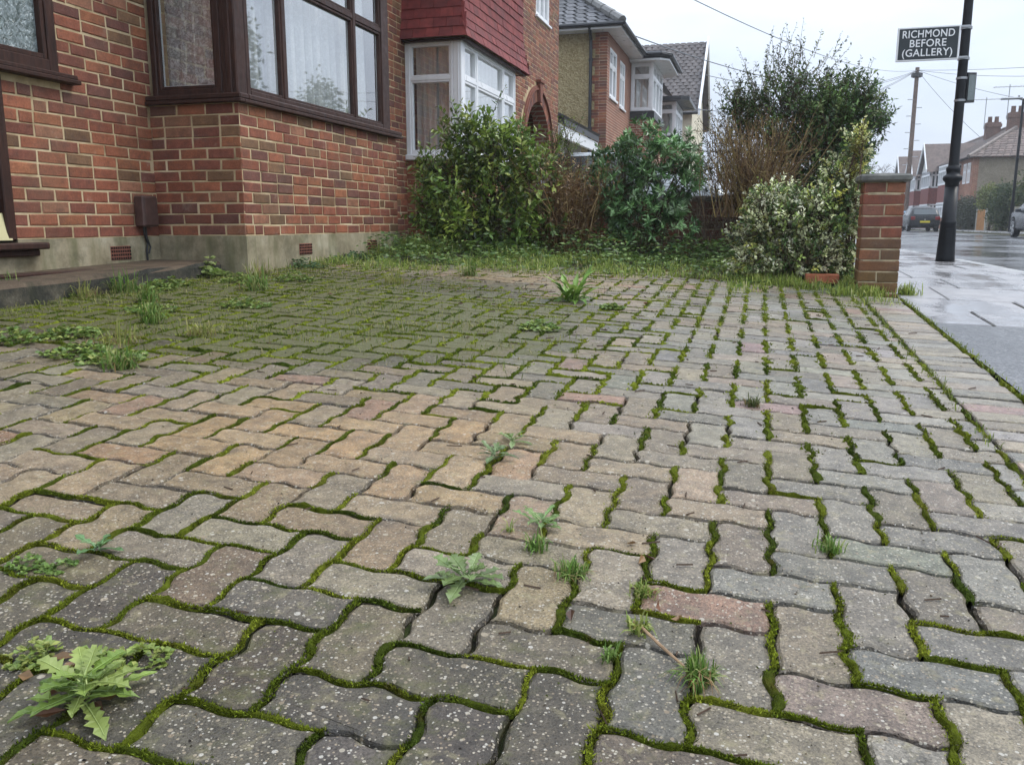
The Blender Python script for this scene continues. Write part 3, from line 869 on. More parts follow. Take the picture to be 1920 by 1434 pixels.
# ------------------------------------------------------------------ building kit: walls with real bricks, frames, tiles
def lbox(mb, o, u, n, u0, u1, d0, d1, z0, z1, b=0.0, col=(1, 1, 1), mat=0):
    """box in wall coordinates: u along the wall, d outwards, z up"""
    xa, ya = o[0] + u[0] * u0 + n[0] * d0, o[1] + u[1] * u0 + n[1] * d0
    xb, yb = o[0] + u[0] * u1 + n[0] * d1, o[1] + u[1] * u1 + n[1] * d1
    if b: mb.cbox(xa, ya, z0, xb, yb, z1, b, col, mat)
    else: mb.box(xa, ya, z0, xb, yb, z1, col, mat)
def wp(o, u, n, a, d, z): return (o[0] + u[0] * a + n[0] * d, o[1] + u[1] * a + n[1] * d, z)
def slab(mb, o, u, n, W_, z0, z1, holes, t, col=(1, 1, 1), d=0.0):
    us = sorted({0, W_} | {min(max(h[0], 0), W_) for h in holes} | {min(max(h[2], 0), W_) for h in holes})
    zs = sorted({z0, z1} | {min(max(h[1], z0), z1) for h in holes} | {min(max(h[3], z0), z1) for h in holes})
    for a, b in zip(us[:-1], us[1:]):
        for c, e in zip(zs[:-1], zs[1:]):
            if b - a < 1e-5 or e - c < 1e-5: continue
            m, k = (a + b) / 2, (c + e) / 2
            if any(h[0] < m < h[2] and h[1] < k < h[3] for h in holes): continue
            lbox(mb, o, u, n, a, b, d - t, d, c, e, 0, col)
BR_TONES = [(0.30, 0.105, 0.055), (0.26, 0.086, 0.048), (0.215, 0.074, 0.047), (0.335, 0.128, 0.062), (0.17, 0.068, 0.050), (0.20, 0.108, 0.056), (0.30, 0.135, 0.078)]
def brick_tone(dk=1.0, drop=0.0):
    c = np.array(R.choices(BR_TONES, (6, 6, 6, 2.2, 3, 2, 1.6))[0]) * R.uniform(.72, 1.06) * dk
    return (c[0] + drop, c[1] + drop, c[2] + drop, 1)
def course_bricks(o, u, n, W_, z0, z1, holes, course=.075, L=.215, j=.0105, phase=0, skip=None, tone=brick_tone, proud=.005):
    """bricks of one face, laid in stretcher courses with snapped headers; returns [(area, verts, faces, tone)]"""
    res = []
    rows = int(round((z1 - z0) / course))
    for r in range(rows):
        za, zb = z0 + r * course + j * .5, z0 + (r + 1) * course - j * .5
        seg = [(0, W_)]
        for h in holes:
            if min(h[3], zb) - max(h[1], za) > .2 * (zb - za):
                ns = []
                for a, b in seg:
                    if h[2] <= a or h[0] >= b: ns.append((a, b)); continue
                    if h[0] > a: ns.append((a, h[0]))
                    if h[2] < b: ns.append((h[2], b))
                seg = ns
        for a, b in seg:
            p = a - (((r + phase) % 2) * (L + j) / 2) - (0 if a == 0 else ((a % (L + j))))
            p += R.uniform(-.006, .006)
            while p < b:
                ln = L + R.uniform(-.006, .006)
                if R.random() < .10: ln = .1025
                s, e = max(p, a) + (j / 2 if p > a else 0), min(p + ln, b)
                p += ln + j
                if e - s < .03: continue
                if skip and skip((s + e) / 2, (za + zb) / 2): continue
                res.append(one_brick(o, u, n, s, e, za, zb, tone(), proud))
    return res
def one_brick(o, u, n, s, e, za, zb, tone, proud=.005, c=.005):
    pr = max(.0035, proud + R.gauss(0, .0012))
    dz = R.gauss(0, .0016); za += dz + R.gauss(0, .0008); zb += dz + R.gauss(0, .0008)
    jit = lambda: R.uniform(-.0026, .0026)
    fr = [(s + c, za + c), (e - c, za + c), (e - c, zb - c), (s + c, zb - c)]
    ed = [(s, za), (e, za), (e, zb), (s, zb)]
    V = [wp(o, u, n, a + jit(), pr + R.uniform(-.0006, .0006), z + jit()) for a, z in fr]
    rim = [wp(o, u, n, a + jit(), max(pr - .0035, .0012), z + jit()) for a, z in ed]
    back = [wp(o, u, n, a, -.02, z) for a, z in ed]
    V = V + rim + back
    F = [(0, 1, 2, 3)] + [(4 + i, 4 + (i + 1) % 4, (i + 1) % 4, i) for i in range(4)] + [(8 + i, 8 + (i + 1) % 4, 4 + (i + 1) % 4, 4 + i) for i in range(4)]
    return (px_area(V[4:8]), V, F, tone)
def lay(pieces, name, mat, parent, most=300, least=55):
    """the largest pieces in view become parts, the others one joined part"""
    pieces = sorted(pieces, key=lambda t: -t[0])
    rest = MB()
    for k, (a, V, F, t) in enumerate(pieces):
        if k < most and a > least: MB().add(V, F, t).build(name, mat, parent)
        else: rest.add(V, F, t)
    if rest.v: tag(rest.build(name, mat, parent), kind='stuff')
def window(parent, o, u, n, W_, z0, z1, mull, trans, fw, mw, dep, mat, glass, sash=.028, d0=-.06, bead=None, label=None, name='window'):
    """frame with mullions at u positions 'mull'; trans[k] lists transom heights of column k; panes are sub-parts"""
    mb = MB(); d1 = d0 + dep; b = .006
    lbox(mb, o, u, n, 0, fw, d0, d1, z0, z1, b); lbox(mb, o, u, n, W_ - fw, W_, d0, d1, z0, z1, b)
    lbox(mb, o, u, n, fw, W_ - fw, d0, d1, z0, z0 + fw, b); lbox(mb, o, u, n, fw, W_ - fw, d0, d1, z1 - fw, z1, b)
    edges = [fw] + [v for m in mull for v in (m - mw / 2, m + mw / 2)] + [W_ - fw]
    for m in mull: lbox(mb, o, u, n, m - mw / 2, m + mw / 2, d0, d1 - .003, z0 + fw, z1 - fw, b)
    cells = []
    for k in range(len(mull) + 1):
        a, e = edges[2 * k], edges[2 * k + 1]
        zz = [z0 + fw] + [v for t in trans[k] for v in (t - mw / 2, t + mw / 2)] + [z1 - fw]
        for t in trans[k]: lbox(mb, o, u, n, a, e, d0, d1 - .005, t - mw / 2, t + mw / 2, b)
        for q in range(len(trans[k]) + 1): cells.append((a, e, zz[2 * q], zz[2 * q + 1]))
    ds = d1 - .012
    for a, e, c, f in cells:
        lbox(mb, o, u, n, a, a + sash, d0, ds, c, f, .004); lbox(mb, o, u, n, e - sash, e, d0, ds, c, f, .004)
        lbox(mb, o, u, n, a + sash, e - sash, d0, ds, c, c + sash, .004); lbox(mb, o, u, n, a + sash, e - sash, d0, ds, f - sash, f, .004)
    fr = mb.build(name, mat, parent)
    if label: fr['label'] = label
    if bead:                                # spacer bar inside the double glazing
        bb = MB(); w = .009; da, db = d0 + .008, d0 + .014
        for a, e, c, f in cells:
            a += sash; e -= sash; c += sash; f -= sash
            lbox(bb, o, u, n, a, a + w, da, db, c, f); lbox(bb, o, u, n, e - w, e, da, db, c, f)
            lbox(bb, o, u, n, a + w, e - w, da, db, c, c + w); lbox(bb, o, u, n, a + w, e - w, da, db, f - w, f)
        bb.build('spacer_bar', bead, fr)
    for a, e, c, f in cells:
        q = MB(); dm = d0 + .022
        q.add([wp(o, u, n, a + sash * .6, dm, c + sash * .6), wp(o, u, n, e - sash * .6, dm, c + sash * .6), wp(o, u, n, e - sash * .6, dm, f - sash * .6), wp(o, u, n, a + sash * .6, dm, f - sash * .6)], [(0, 1, 2, 3)])
        q.build('pane', glass, fr)
    return fr
def curtain(parent, o, u, n, u0, u1, z0, z1, d, folds, amp, mat, label=None):
    N = max(12, int(folds * 8)); V = []; F = []
    ph = R.uniform(0, 6)
    for k in range(N + 1):
        t = k / N; a = u0 + (u1 - u0) * t
        f = math.sin(t * folds * 2 * math.pi + ph) + .45 * math.sin(t * folds * 4.7 * math.pi + ph * 2)
        for q, z in enumerate((z0, (z0 + z1) / 2, z1)):
            V.append(wp(o, u, n, a + .006 * math.sin(k * 1.7 + q), d + amp * f * (1 - .25 * q), z))
    for k in range(N):
        for q in range(2): F.append((k * 3 + q, (k + 1) * 3 + q, (k + 1) * 3 + q + 1, k * 3 + q + 1))
    c = MB().add(V, F).build('curtain', mat, parent, smooth=True)
    if label: c['label'] = label
    return c
def tile_face(o, u, n, W_, z0, rows, flare, tone, gauge=.112, tw=.165, th=.019, ends=(0, 0)):
    """hung clay tiles; flare(row) gives how far the tails stand out"""
    res = []
    for r in range(rows):
        off = (r % 2) * tw / 2
        da, db = flare(r), flare(r + 1.45)
        e0, e1 = -ends[0] * da, W_ + ends[1] * da
        p = e0 - off
        while p < e1 - .01:
            s, e = max(p + .0015, e0), min(p + tw - .0015, e1); p += tw
            if e - s < .02: continue
            za = z0 + r * gauge + R.uniform(-.003, .003); zb = za + gauge * 1.45
            q = R.uniform(-.002, .003); ki = R.uniform(-.002, .002)
            t1, t0 = da + th + q, db + .001
            V = [wp(o, u, n, s, t1 + ki, za), wp(o, u, n, e, t1 - ki, za), wp(o, u, n, e, t0 + .004, zb), wp(o, u, n, s, t0 + .004, zb),
                 wp(o, u, n, s, t1 - th, za), wp(o, u, n, e, t1 - th, za), wp(o, u, n, e, t0 - .006, zb), wp(o, u, n, s, t0 - .006, zb)]
            F = [(0, 1, 2, 3), (4, 5, 1, 0), (5, 6, 2, 1), (7, 4, 0, 3), (6, 7, 3, 2)]
            res.append((px_area(V[:4]), V, F, tone()))
    return res
def tile_red():
    c = np.array(R.choice([(0.185, 0.036, 0.032), (0.17, 0.033, 0.030), (0.20, 0.042, 0.036), (0.15, 0.034, 0.031)])) * R.uniform(.9, 1.1)
    return (*c, 1)
UY, NX = (0, 1), (1, 0)                     # walls facing the street
UX, NY = (1, 0), (0, -1)                    # walls facing the camera
def air_brick(parent, o, u, n, u0, z0, w, h, cols, rows, d=.016):
    mb = MB(); lbox(mb, o, u, n, u0, u0 + w, d - .03, d + .004, z0, z0 + h, .004)
    a = mb.build('air_brick', M['airbrick'], parent)
    hb = MB()
    for i in range(cols):
        for k in range(rows):
            cu = u0 + w * (i + .5) / cols; cz = z0 + h * (k + .5) / rows
            lbox(hb, o, u, n, cu - w / cols * .3, cu + w / cols * .3, d, d + .0065, cz - h / rows * .3, cz + h / rows * .3)
    hb.build('vent_hole', M['hole'], a)

# ------------------------------------------------------------------ the near brick house
WX, BX = -4.2, -3.48                        # main wall and bay front
H1 = thing('brick_house', 'near red brick house with brown framed bay window and lace curtains above the driveway', 'house', (WX, 5, .3))
Y0, Y1 = 1.6, 9.0
o1 = (WX, Y0)
bayA, bayB = 5.35, 8.02
hl = lambda y0, z0, y1, z1: (y0 - Y0, z0, y1 - Y0, z1)
holes1 = [hl(3.15, 1.545, 4.53, 2.95), hl(2.9, .575, 4.085, 1.53), hl(bayA + .24, .62, bayB - .24, 2.92)]
core = MB()
slab(core, o1, UY, NX, Y1 - Y0, .59, 5.9, holes1, .24)
slab(core, (WX, bayA), UX, NY, BX - WX, .59, 1.515, [], .11)                 # bay, near return
slab(core, (BX, bayA + .11), UY, NX, bayB - bayA - .11, .59, 1.515, [], .11)  # bay, front
slab(core, (BX - .11, bayB), (-1, 0), (0, 1), BX - .11 - WX, .59, 1.515, [], .11)
core.build('wall', M['mortar'], H1)
bk = course_bricks(o1, UY, NX, Y1 - Y0, .605, 5.9, holes1 + [hl(bayA, .5, bayB, 1.53), hl(bayA + .02, 1.5, 7.82, 5.3)], phase=0)
bk += course_bricks((WX, bayA), UX, NY, BX - WX, .612, 1.512, [], phase=1)
bk += course_bricks((BX, bayA), UY, NX, bayB - bayA, .612, 1.512, [], phase=0)
lay(bk, 'brick', M['brick'], H1)
pl = MB()
slab(pl, o1, UY, NX, bayA - Y0 - .02, .02, .604, [hl(2.9, .575, 4.085, 1.0)], .24, d=.016)
slab(pl, (WX, bayA), UX, NY, BX - WX + .016, .02, .610, [], .11, d=.016)
slab(pl, (BX, bayA + .095), UY, NX, bayB - bayA - .08, .02, .610, [], .11, d=.016)
slab(pl, (WX, bayB + .03), UY, NX, Y1 - bayB - .03, .02, .604, [], .24, d=.016)
pl.build('plinth', M['render'], H1)
air_brick(H1, o1, UY, NX, 4.83 - Y0, .450, .195, .095, 9, 4)
air_brick(H1, (BX, bayA), UY, NX, 6.05 - bayA, .452, .20, .088, 8, 4)
air_brick(H1, (BX, bayA), UY, NX, 7.28 - bayA, .452, .20, .092, 8, 4)
# sills and frames
sb = MB()
lbox(sb, (WX, bayA), UX, NY, 0.004, BX - WX + .055, .0, .055, 1.512, 1.535, .004); lbox(sb, (WX, bayA), UX, NY, .004, BX - WX + .05, -.06, .05, 1.535, 1.572, .008)
lbox(sb, (BX, bayA), UY, NX, .002, bayB - bayA + .06, .0, .056, 1.510, 1.534, .004); lbox(sb, (BX, bayA), UY, NX, .062, bayB - bayA + .05, -.06, .051, 1.534, 1.573, .008)
sb.build('window_sill', M['wood'], H1)
post = MB(); post.cbox(BX - .125, bayA + .008, 1.572, BX - .004, bayA + .13, 2.96, .008); post.cbox(BX - .085, bayA - .004, 1.574, BX - .04, bayA + .02, 2.96, .006)
post.build('corner_post', M['wood'], H1)
window(H1, (WX + .03, bayA), UX, NY, BX - WX - .155, 1.572, 2.95, [], [[]], .045, .06, .062, M['wood'], M['glass'], .022, -.068, M['upvc'])
window(H1, (BX, bayA + .13), UY, NX, 7.80 - bayA - .13, 1.572, 2.95, [6.01 - bayA - .13, 7.20 - bayA - .13], [[2.46], [2.46], [2.46]], .045, .048, .062, M['wood'], M['glass'], .02, -.066, M['upvc'])
en = MB(); en.cbox(BX - .12, 7.803, 1.573, BX - .012, 7.93, 2.95, .006); en.build('end_post', M['wood'], H1)
endw = MB(); endw.box(WX + .01, 7.83, 1.573, BX - .13, 7.93, 2.95); endw.build('bay_cheek', M['wood'], H1)
bt = MB(); bt.box(WX + .002, bayA + .02, 2.952, BX - .02, 7.95, 5.3); bt.build('bay_storey', M['tile'], H1) if False else None
tl = tile_face((WX, bayA - .01), UX, NY, BX - WX + .01, 2.955, 12, lambda r: .02 + .05 * max(0, 1 - r / 4) ** 1.6, tile_red, ends=(0, 1))
tl += tile_face((BX, bayA - .01), UY, NX, 7.96 - bayA, 2.955, 12, lambda r: .02 + .05 * max(0, 1 - r / 4) ** 1.6, tile_red, ends=(1, 1))
bcore = MB(); bcore.box(WX + .002, bayA, 2.952, BX, 7.95, 4.3); bcore.box(WX + .002, bayA + .03, 4.302, BX - .03, 7.92, 5.7); bcore.build('bay_core', M['mortar'], H1)
lay(tl, 'tile', M['tile'], H1)
# rooms behind the glass
rm = MB()
rm.box(-8.5, 2.2, .35, -8.4, 8.9, 5.8); rm.box(-8.4, 2.2, .35, WX - .26, 8.9, .45); rm.box(-8.4, 2.2, 3.0, WX - .26, 8.9, 3.1); rm.box(-8.4, 4.75, .45, WX - .26, 4.85, 3.0); rm.box(-8.4, 8.8, .45, WX - .26, 8.9, 3.0); rm.box(-8.4, 2.2, .45, WX - .26, 2.3, 3.0)
rm.box(WX - .02, bayA + .12, 1.42, BX - .12, bayB - .12, 1.50)
rm.build('room', M['dark'], H1)
curtain(H1, (WX, bayA), UX, NY, .05, .60, 1.53, 2.95, -.16, 5.5, .03, M['lace'], 'grey patterned lace curtain in the side light of the bay')
curtain(H1, (BX, bayA), UY, NX, .16, 2.42, 1.53, 2.95, -.19, 16, .042, M['net'], 'white net curtain across the front of the bay')
# upper left window with textured glass, door frame below it
window(H1, (WX, 3.15), UY, NX, 1.38, 1.60, 2.95, [.66], [[], []], .07, .07, .075, M['wood'], M['obscure'], .03, -.062, M['upvc'], 'brown window with textured obscure glass')
s2 = MB(); lbox(s2, (WX, 3.0), UY, NX, 0, 1.64, -.07, .075, 1.545, 1.572, .005); lbox(s2, (WX, 3.0), UY, NX, 0, 1.63, -.07, .06, 1.572, 1.60, .006); s2.build('window_sill', M['wood'], H1)
dr = MB()
lbox(dr, (WX, 2.9), UY, NX, 1.115, 1.185, -.08, .02, .60, 1.53, .006); lbox(dr, (WX, 2.9), UY, NX, 0, 1.115, -.08, .02, 1.46, 1.53, .006)
lbox(dr, (WX, 2.9), UY, NX, 0, 1.115, -.09, -.055, .60, 1.46)
df = dr.build('door', M['wood'], H1)
dg = MB(); lbox(dg, (WX, 2.9), UY, NX, .12, .98, -.05, -.044, .78, 1.38); dg.build('pane', M['obscure'], df)
th = MB(); lbox(th, (WX, 2.85), UY, NX, 0, 1.39, -.08, .10, .545, .585, .008); lbox(th, (WX, 2.85), UY, NX, 0, 1.36, -.08, .05, .505, .543, .006); th.build('threshold', M['wood'], H1)
# cable box and cable on the wall
bx = MB(); lbox(bx, (WX, 5.1), UY, NX, 0, .155, .006, .085, .672, .885, .010); lbox(bx, (WX, 5.1), UY, NX, .012, .143, .085, .091, .684, .873, .004)
cb = bx.build('cable_box', M['brownbox'], H1)
cc = MB(); cc.tube([(WX + .04, 5.145, .675), (WX + .038, 5.15, .62), (WX + .035, 5.18, .56), (WX + .03, 5.17, .50), (WX + .028, 5.178, .42), (WX + .03, 5.18, .345)], .007, 6); cc.tube([(WX + .04, 5.165, .675), (WX + .036, 5.175, .60), (WX + .04, 5.20, .53), (WX + .035, 5.185, .485)], .006, 6); cc.build('cable', M['gutter'], cb)
# roof above
def hip_roof(mb, x0, y0, x1, y1, ze, pitch, over, ridge_axis='y', col=(.1, .09, .085), hips=(1, 1)):
    x0 -= over; x1 += over; y0 -= over; y1 += over
    xm = (x0 + x1) / 2; hw = (x1 - x0) / 2; zr = ze + hw * math.tan(pitch)
    ya = y0 + (hw if hips[0] else 0); yb = y1 - (hw if hips[1] else 0)
    V = [(x0, y0, ze), (x1, y0, ze), (x1, y1, ze), (x0, y1, ze), (xm, ya, zr), (xm, yb, zr)]
    mb.add(V, [(0, 1, 4), (1, 2, 5, 4), (2, 3, 5), (3, 0, 4, 5), (3, 2, 1, 0)], col)
rf = MB(); hip_roof(rf, -12, Y0, WX, 18.2, 5.95, rad(38), .4, col=(.12, .085, .07)); rf.build('roof', M['roof_far'], H1)
sd = MB(); sd.box(-12, Y0, 0, WX - .25, Y0 + .2, 5.9); sd.box(-12, Y0 + .2, 0, -11.8, 18.2, 5.9); sd.build('rear_wall', M['brick_far'], H1)

# concrete step in front of the door, leaning notice
st = thing('concrete_step', 'low old concrete step stained dark along the foot of the house wall', 'step', (-3.95, 4.5, .3))
sm = MB()
prof = [(WX + .018, .20), (-3.655, .20), (-3.645, .395), (-3.665, .418), (WX + .018, .425)]
ys = lin(1.8, 5.27, 15); V = []; F = []
for yy in ys:
    for k, (px_, pz) in enumerate(prof):
        wob = R.uniform(-.008, .008) if k in (2, 3) else 0
        V.append((px_ + wob + (0.02 if k == 1 else 0), yy, pz + wob * .5 + .0385 * (yy - 4.6) * (k > 1) * .6))
n5 = len(prof)
for a in range(len(ys) - 1):
    for k in range(n5): F.append((a * n5 + k, a * n5 + (k + 1) % n5, (a + 1) * n5 + (k + 1) % n5, (a + 1) * n5 + k))
F += [tuple(range(n5)), tuple(range((len(ys) - 1) * n5 + n5 - 1, (len(ys) - 1) * n5 - 1, -1))]
sm.add(V, F); sm.build('step_slab', M['step'], st)
bd = MB(); bd.cbox(-4.02, 3.2, .402, -3.93, 4.52, .418, .004); bt_ = bd.build('wooden_batten', M['wood'], None, (-3.97, 3.9, .40)); tag(bt_, 'thin dark wooden batten lying on the concrete step', 'batten')
yc = MB(); yc.add([(WX + .022, 3.90, .60), (WX + .022, 4.045, .60), (WX - .005, 4.03, .755), (WX - .005, 3.90, .755), (WX + .018, 3.90, .60), (WX + .018, 4.045, .60), (WX - .009, 4.03, .755), (WX - .009, 3.90, .755)], [(0, 1, 2, 3), (7, 6, 5, 4), (0, 4, 5, 1), (1, 5, 6, 2), (2, 6, 7, 3), (3, 7, 4, 0)])
tag(yc.build('notice_card', M['yellow'], None, (WX, 4, .6)), 'pale yellow card leaning in the bottom of the brown doorway', 'card')

# ------------------------------------------------------------------ the adjoining house with white bay and arched porch
H2 = thing('adjoining_house', 'adjoining brick house with red tile hung bay, white windows and arched porch', 'house', (WX, 13, .4))
Y2, Y3 = 9.0, 18.2
o2 = (WX, Y2)
h2 = lambda y0, z0, y1, z1: (y0 - Y2, z0, y1 - Y2, z1)
aC, aZ, aR, aRo = 16.5, 2.03, .93, 1.22
bA, bB = 10.0, 12.36
holes2 = [h2(bA + .2, .62, bB - .2, 2.82), h2(aC - aR, .3, aC + aR, aZ + aR), h2(16.3, 4.46, 17.36, 5.5), h2(bA + .2, 3.0, bB - .2, 5.4)]
c2 = MB(); slab(c2, o2, UY, NX, Y3 - Y2, .2, 5.9, holes2, .24)
slab(c2, (WX, bA), UX, NY, BX - WX, .2, 1.45, [], .11); slab(c2, (BX, bA + .11), UY, NX, bB - bA - .11, .2, 1.45, [], .11)
# spandrels over the arch
arc = [(aC + aR * math.cos(t), aZ + aR * math.sin(t)) for t in lin(0, math.pi, 25)]
for (p, q) in zip(arc[:-1], arc[1:]):
    c2.prism([p, (p[0], aZ + aR), (q[0], aZ + aR), q], 'x', WX - .24, WX)
c2.build('wall', M['mortar'], H2)
def skip_arch(uc, zc):
    yy = uc + Y2
    if zc > aZ: return math.hypot(yy - aC, zc - aZ) < aRo + .07
    return abs(yy - aC) < aRo + .02
b2 = course_bricks(o2, UY, NX, Y3 - Y2, .3, 5.9, [h2(bA, .3, bB, 2.83), h2(bA, 2.82, 12.74, 5.4), h2(16.3, 4.46, 17.36, 5.5)], phase=1, skip=skip_arch)
b2 += course_bricks((WX, bA), UX, NY, BX - WX, .55, 1.45, [], phase=0) + course_bricks((BX, bA), UY, NX, bB - bA, .55, 1.45, [], phase=1)
lay(b2, 'brick', M['brick'], H2)
# arch ring of voussoirs with a moulded outer course, keystone
vs = []
def wedge(mb_or_list, r0, r1, t0, t1, d, tone, as_list=True):
    P = [(aC + r * math.cos(t), aZ + r * math.sin(t)) for r, t in ((r0, t0), (r1, t0), (r1, t1), (r0, t1))]
    V = [(WX + d, y_, z_) for y_, z_ in P] + [(WX - .02, y_, z_) for y_, z_ in P]
    return (px_area(V[:4]), V, [(0, 1, 2, 3), (0, 4, 5, 1), (1, 5, 6, 2), (2, 6, 7, 3), (3, 7, 4, 0)], tone)
N = 30
for k in range(N):
    t0, t1 = math.pi * k / N + .006, math.pi * (k + 1) / N - .006
    vs.append(wedge(vs, aR, aRo - .075, t0, t1, .012, brick_tone()))
zz = aZ - .075
while zz > .35:
    for sg in (-1, 1):
        a, b = sorted((aC + sg * aR, aC + sg * (aRo - .075)))
        vs.append(one_brick((WX, 0), UY, NX, a, b, zz + .005, zz + .07, brick_tone(), .012))
    zz -= .075
lay(vs, 'voussoir', M['brick'], H2, 300, 40)
ring = MB()
pr = [(aC + (aRo - .07) * math.cos(t), aZ + (aRo - .07) * math.sin(t)) for t in lin(0, math.pi, 33)]
pr = [(aC + aRo - .07, .35)] + pr + [(aC - aRo + .07, .35)]
for r0, r1, dd in ((0, .03, .05), (.03, .075, .03)):
    for (p, q) in zip(pr[:-1], pr[1:]):
        def outp(p):
            if p[1] <= aZ: return (p[0] + (r1 if p[0] > aC else -r1), p[1]), (p[0] + (r0 if p[0] > aC else -r0), p[1])
            a = math.atan2(p[1] - aZ, p[0] - aC); rr = aRo - .07
            return (aC + (rr + r1) * math.cos(a), aZ + (rr + r1) * math.sin(a)), (aC + (rr + r0) * math.cos(a), aZ + (rr + r0) * math.sin(a))
        (po, pi_), (qo, qi) = outp(p), outp(q)
        ring.prism([pi_, po, qo, qi], 'x', WX - .01, WX + dd)
ring.build('arch_moulding', M['airbrick'], H2)
ks = MB(); ks.prism([(aC - .07, aZ + aR + .0), (aC + .07, aZ + aR), (aC + .11, aZ + aR + .34), (aC - .11, aZ + aR + .34)], 'x', WX - .01, WX + .075); ks.cbox(WX - .01, aC - .15, aZ + aR + .342, WX + .10, aC + .15, aZ + aR + .40, .01); ks.build('keystone', M['airbrick'], H2)
al = MB(); ap_ = [(aC - aR + .003, .32)] + [(aC + (aR - .003) * math.cos(t), aZ + (aR - .003) * math.sin(t)) for t in lin(math.pi, 0, 25)] + [(aC + aR - .003, .32)]
for (p, q) in zip(ap_[:-1], ap_[1:]): al.add([(WX + .012, *p), (WX + .012, *q), (WX - .26, *q), (WX - .26, *p)], [(0, 1, 2, 3)])
al.build('arch_reveal', M['brick_far'], H2)
po = MB()
po.box(WX - 1.3, aC - aR - .25, .3, WX - .242, aC - aR - .002, 3.2); po.box(WX - 1.3, aC + aR + .002, .3, WX - .242, aC + aR + .25, 3.2); po.box(WX - 1.45, aC - aR, .3, WX - 1.302, aC + aR, 3.2)
po.build('porch_wall', M['brick_far'], H2)
pf = MB(); pf.box(WX - 1.3, aC - aR, .3, WX + .05, aC + aR, .52); pf.box(WX - 1.3, aC - aR, 3.0, WX - .243, aC + aR, 3.1); pf.build('porch_floor', M['slab'], H2)
pd = MB(); pd.cbox(WX - 1.30, aC - .5, .53, WX - 1.24, aC + .5, 2.6, .01); pd.build('door', M['wood'], H2)
# white bay window
s3 = MB(); lbox(s3, (WX, bA), UX, NY, 0.002, BX - WX + .05, -.1, .05, 1.45, 1.515, .008); lbox(s3, (BX, bA), UY, NX, .102, bB - bA + .05, -.1, .05, 1.45, 1.515, .008); s3.build('window_sill', M['upvc'], H2)
window(H2, (WX + .03, bA), UX, NY, BX - WX - .135, 1.516, 2.815, [], [[2.395]], .035, .045, .07, M['upvc'], M['glass'], .022, -.07)
pw = MB(); pw.cbox(BX - .104, bA - .002, 1.517, BX + .002, bA + .104, 2.815, .008); pw.cbox(BX - .05, bA - .008, 1.517, BX - .03, bA + .01, 2.815, .004); pw.cbox(WX + .002, bA + .003, 1.517, WX + .029, bA + .09, 2.815, .006); pw.build('corner_post', M['upvc'], H2)
window(H2, (BX, bA + .105), UY, NX, bB - bA - .105, 1.516, 2.815, [.52, 1.68], [[2.40], [2.40], [2.40]], .04, .05, .07, M['upvc'], M['glass'], .028, -.07)
ck = MB(); ck.box(WX + .01, bB - .1, 1.517, BX - .08, bB - .005, 2.815); ck.build('bay_cheek', M['upvc'], H2)
curtain(H2, (WX, bA), UX, NY, .08, .62, 1.52, 2.8, -.17, 7, .03, M['grey_net'], 'grey net curtain in the side light of the white bay')
curtain(H2, (BX, bA), UY, NX, .12, bB - bA - .1, 1.52, 2.8, -.18, 12, .016, M['net'])
r2 = MB(); r2.box(-8.5, 9.1, .35, -8.4, 18, 5.8); r2.box(-8.4, 9.1, 2.9, WX - .26, 15.2, 3.0); r2.box(-8.4, 15.1, .3, -5.8, 15.2, 5.8); r2.box(-8.4, 9.1, .35, -8.3, 15.2, 3.0); r2.box(WX - .02, bA + .12, 1.36, BX - .12, bB - .12, 1.44); r2.build('room', M['dark'], H2)
fl2 = lambda r: .02 + .085 * max(0, 1 - r / 4.5) ** 1.7
t2 = tile_face((WX, bA - .02), UX, NY, BX - WX + .02, 2.83, 17, fl2, tile_red, ends=(0, 1)) + tile_face((BX, bA - .02), UY, NX, 2.66, 2.83, 17, fl2, tile_red, ends=(1, 1)) + tile_face((BX, bA + 2.64), (-1, 0), (0, 1), BX - WX, 2.83, 17, fl2, tile_red, ends=(1, 0))
lay(t2, 'tile', M['tile'], H2)
tc = MB(); tc.box(WX + .002, bA, 2.822, BX, bA + 2.62, 4.72); tc.box(WX + .002, bA + .05, 4.722, BX - .05, bA + 2.57, 5.7); tc.build('bay_core', M['mortar'], H2)
so = MB(); so.cbox(WX + .003, bA - .075, 2.80, BX + .075, bA - .012, 2.824, .004); so.cbox(BX + .012, bA - .010, 2.80, BX + .075, bA + 2.66, 2.824, .004); so.build('soffit_board', M['wood'], H2)
# upstairs window and its sill
window(H2, (WX, 16.3), UY, NX, 1.06, 4.50, 5.48, [.36, .70], [[], [], []], .055, .05, .07, M['upvc'], M['glass'], .03, -.07)
curtain(H2, (WX, 16.3), UY, NX, .02, 1.04, 4.5, 5.48, -.16, 6, .015, M['net'])
s4 = MB(); lbox(s4, (WX, 16.25), UY, NX, 0, 1.16, -.07, .05, 4.455, 4.498, .006); s4.build('window_sill', M['upvc'], H2)
ca = MB(); ca.tube([(WX + .016, 9.02, .5), (WX + .016, 9.02, 3.0), (WX + .016, 9.01, 5.85)], .013, 6); ca.build('cable', M['gutter'], H2)
ev = MB(); ev.box(WX - .2, Y2, 5.902, WX + .38, Y3, 5.945); ev.build('soffit', M['upvc'], H2)

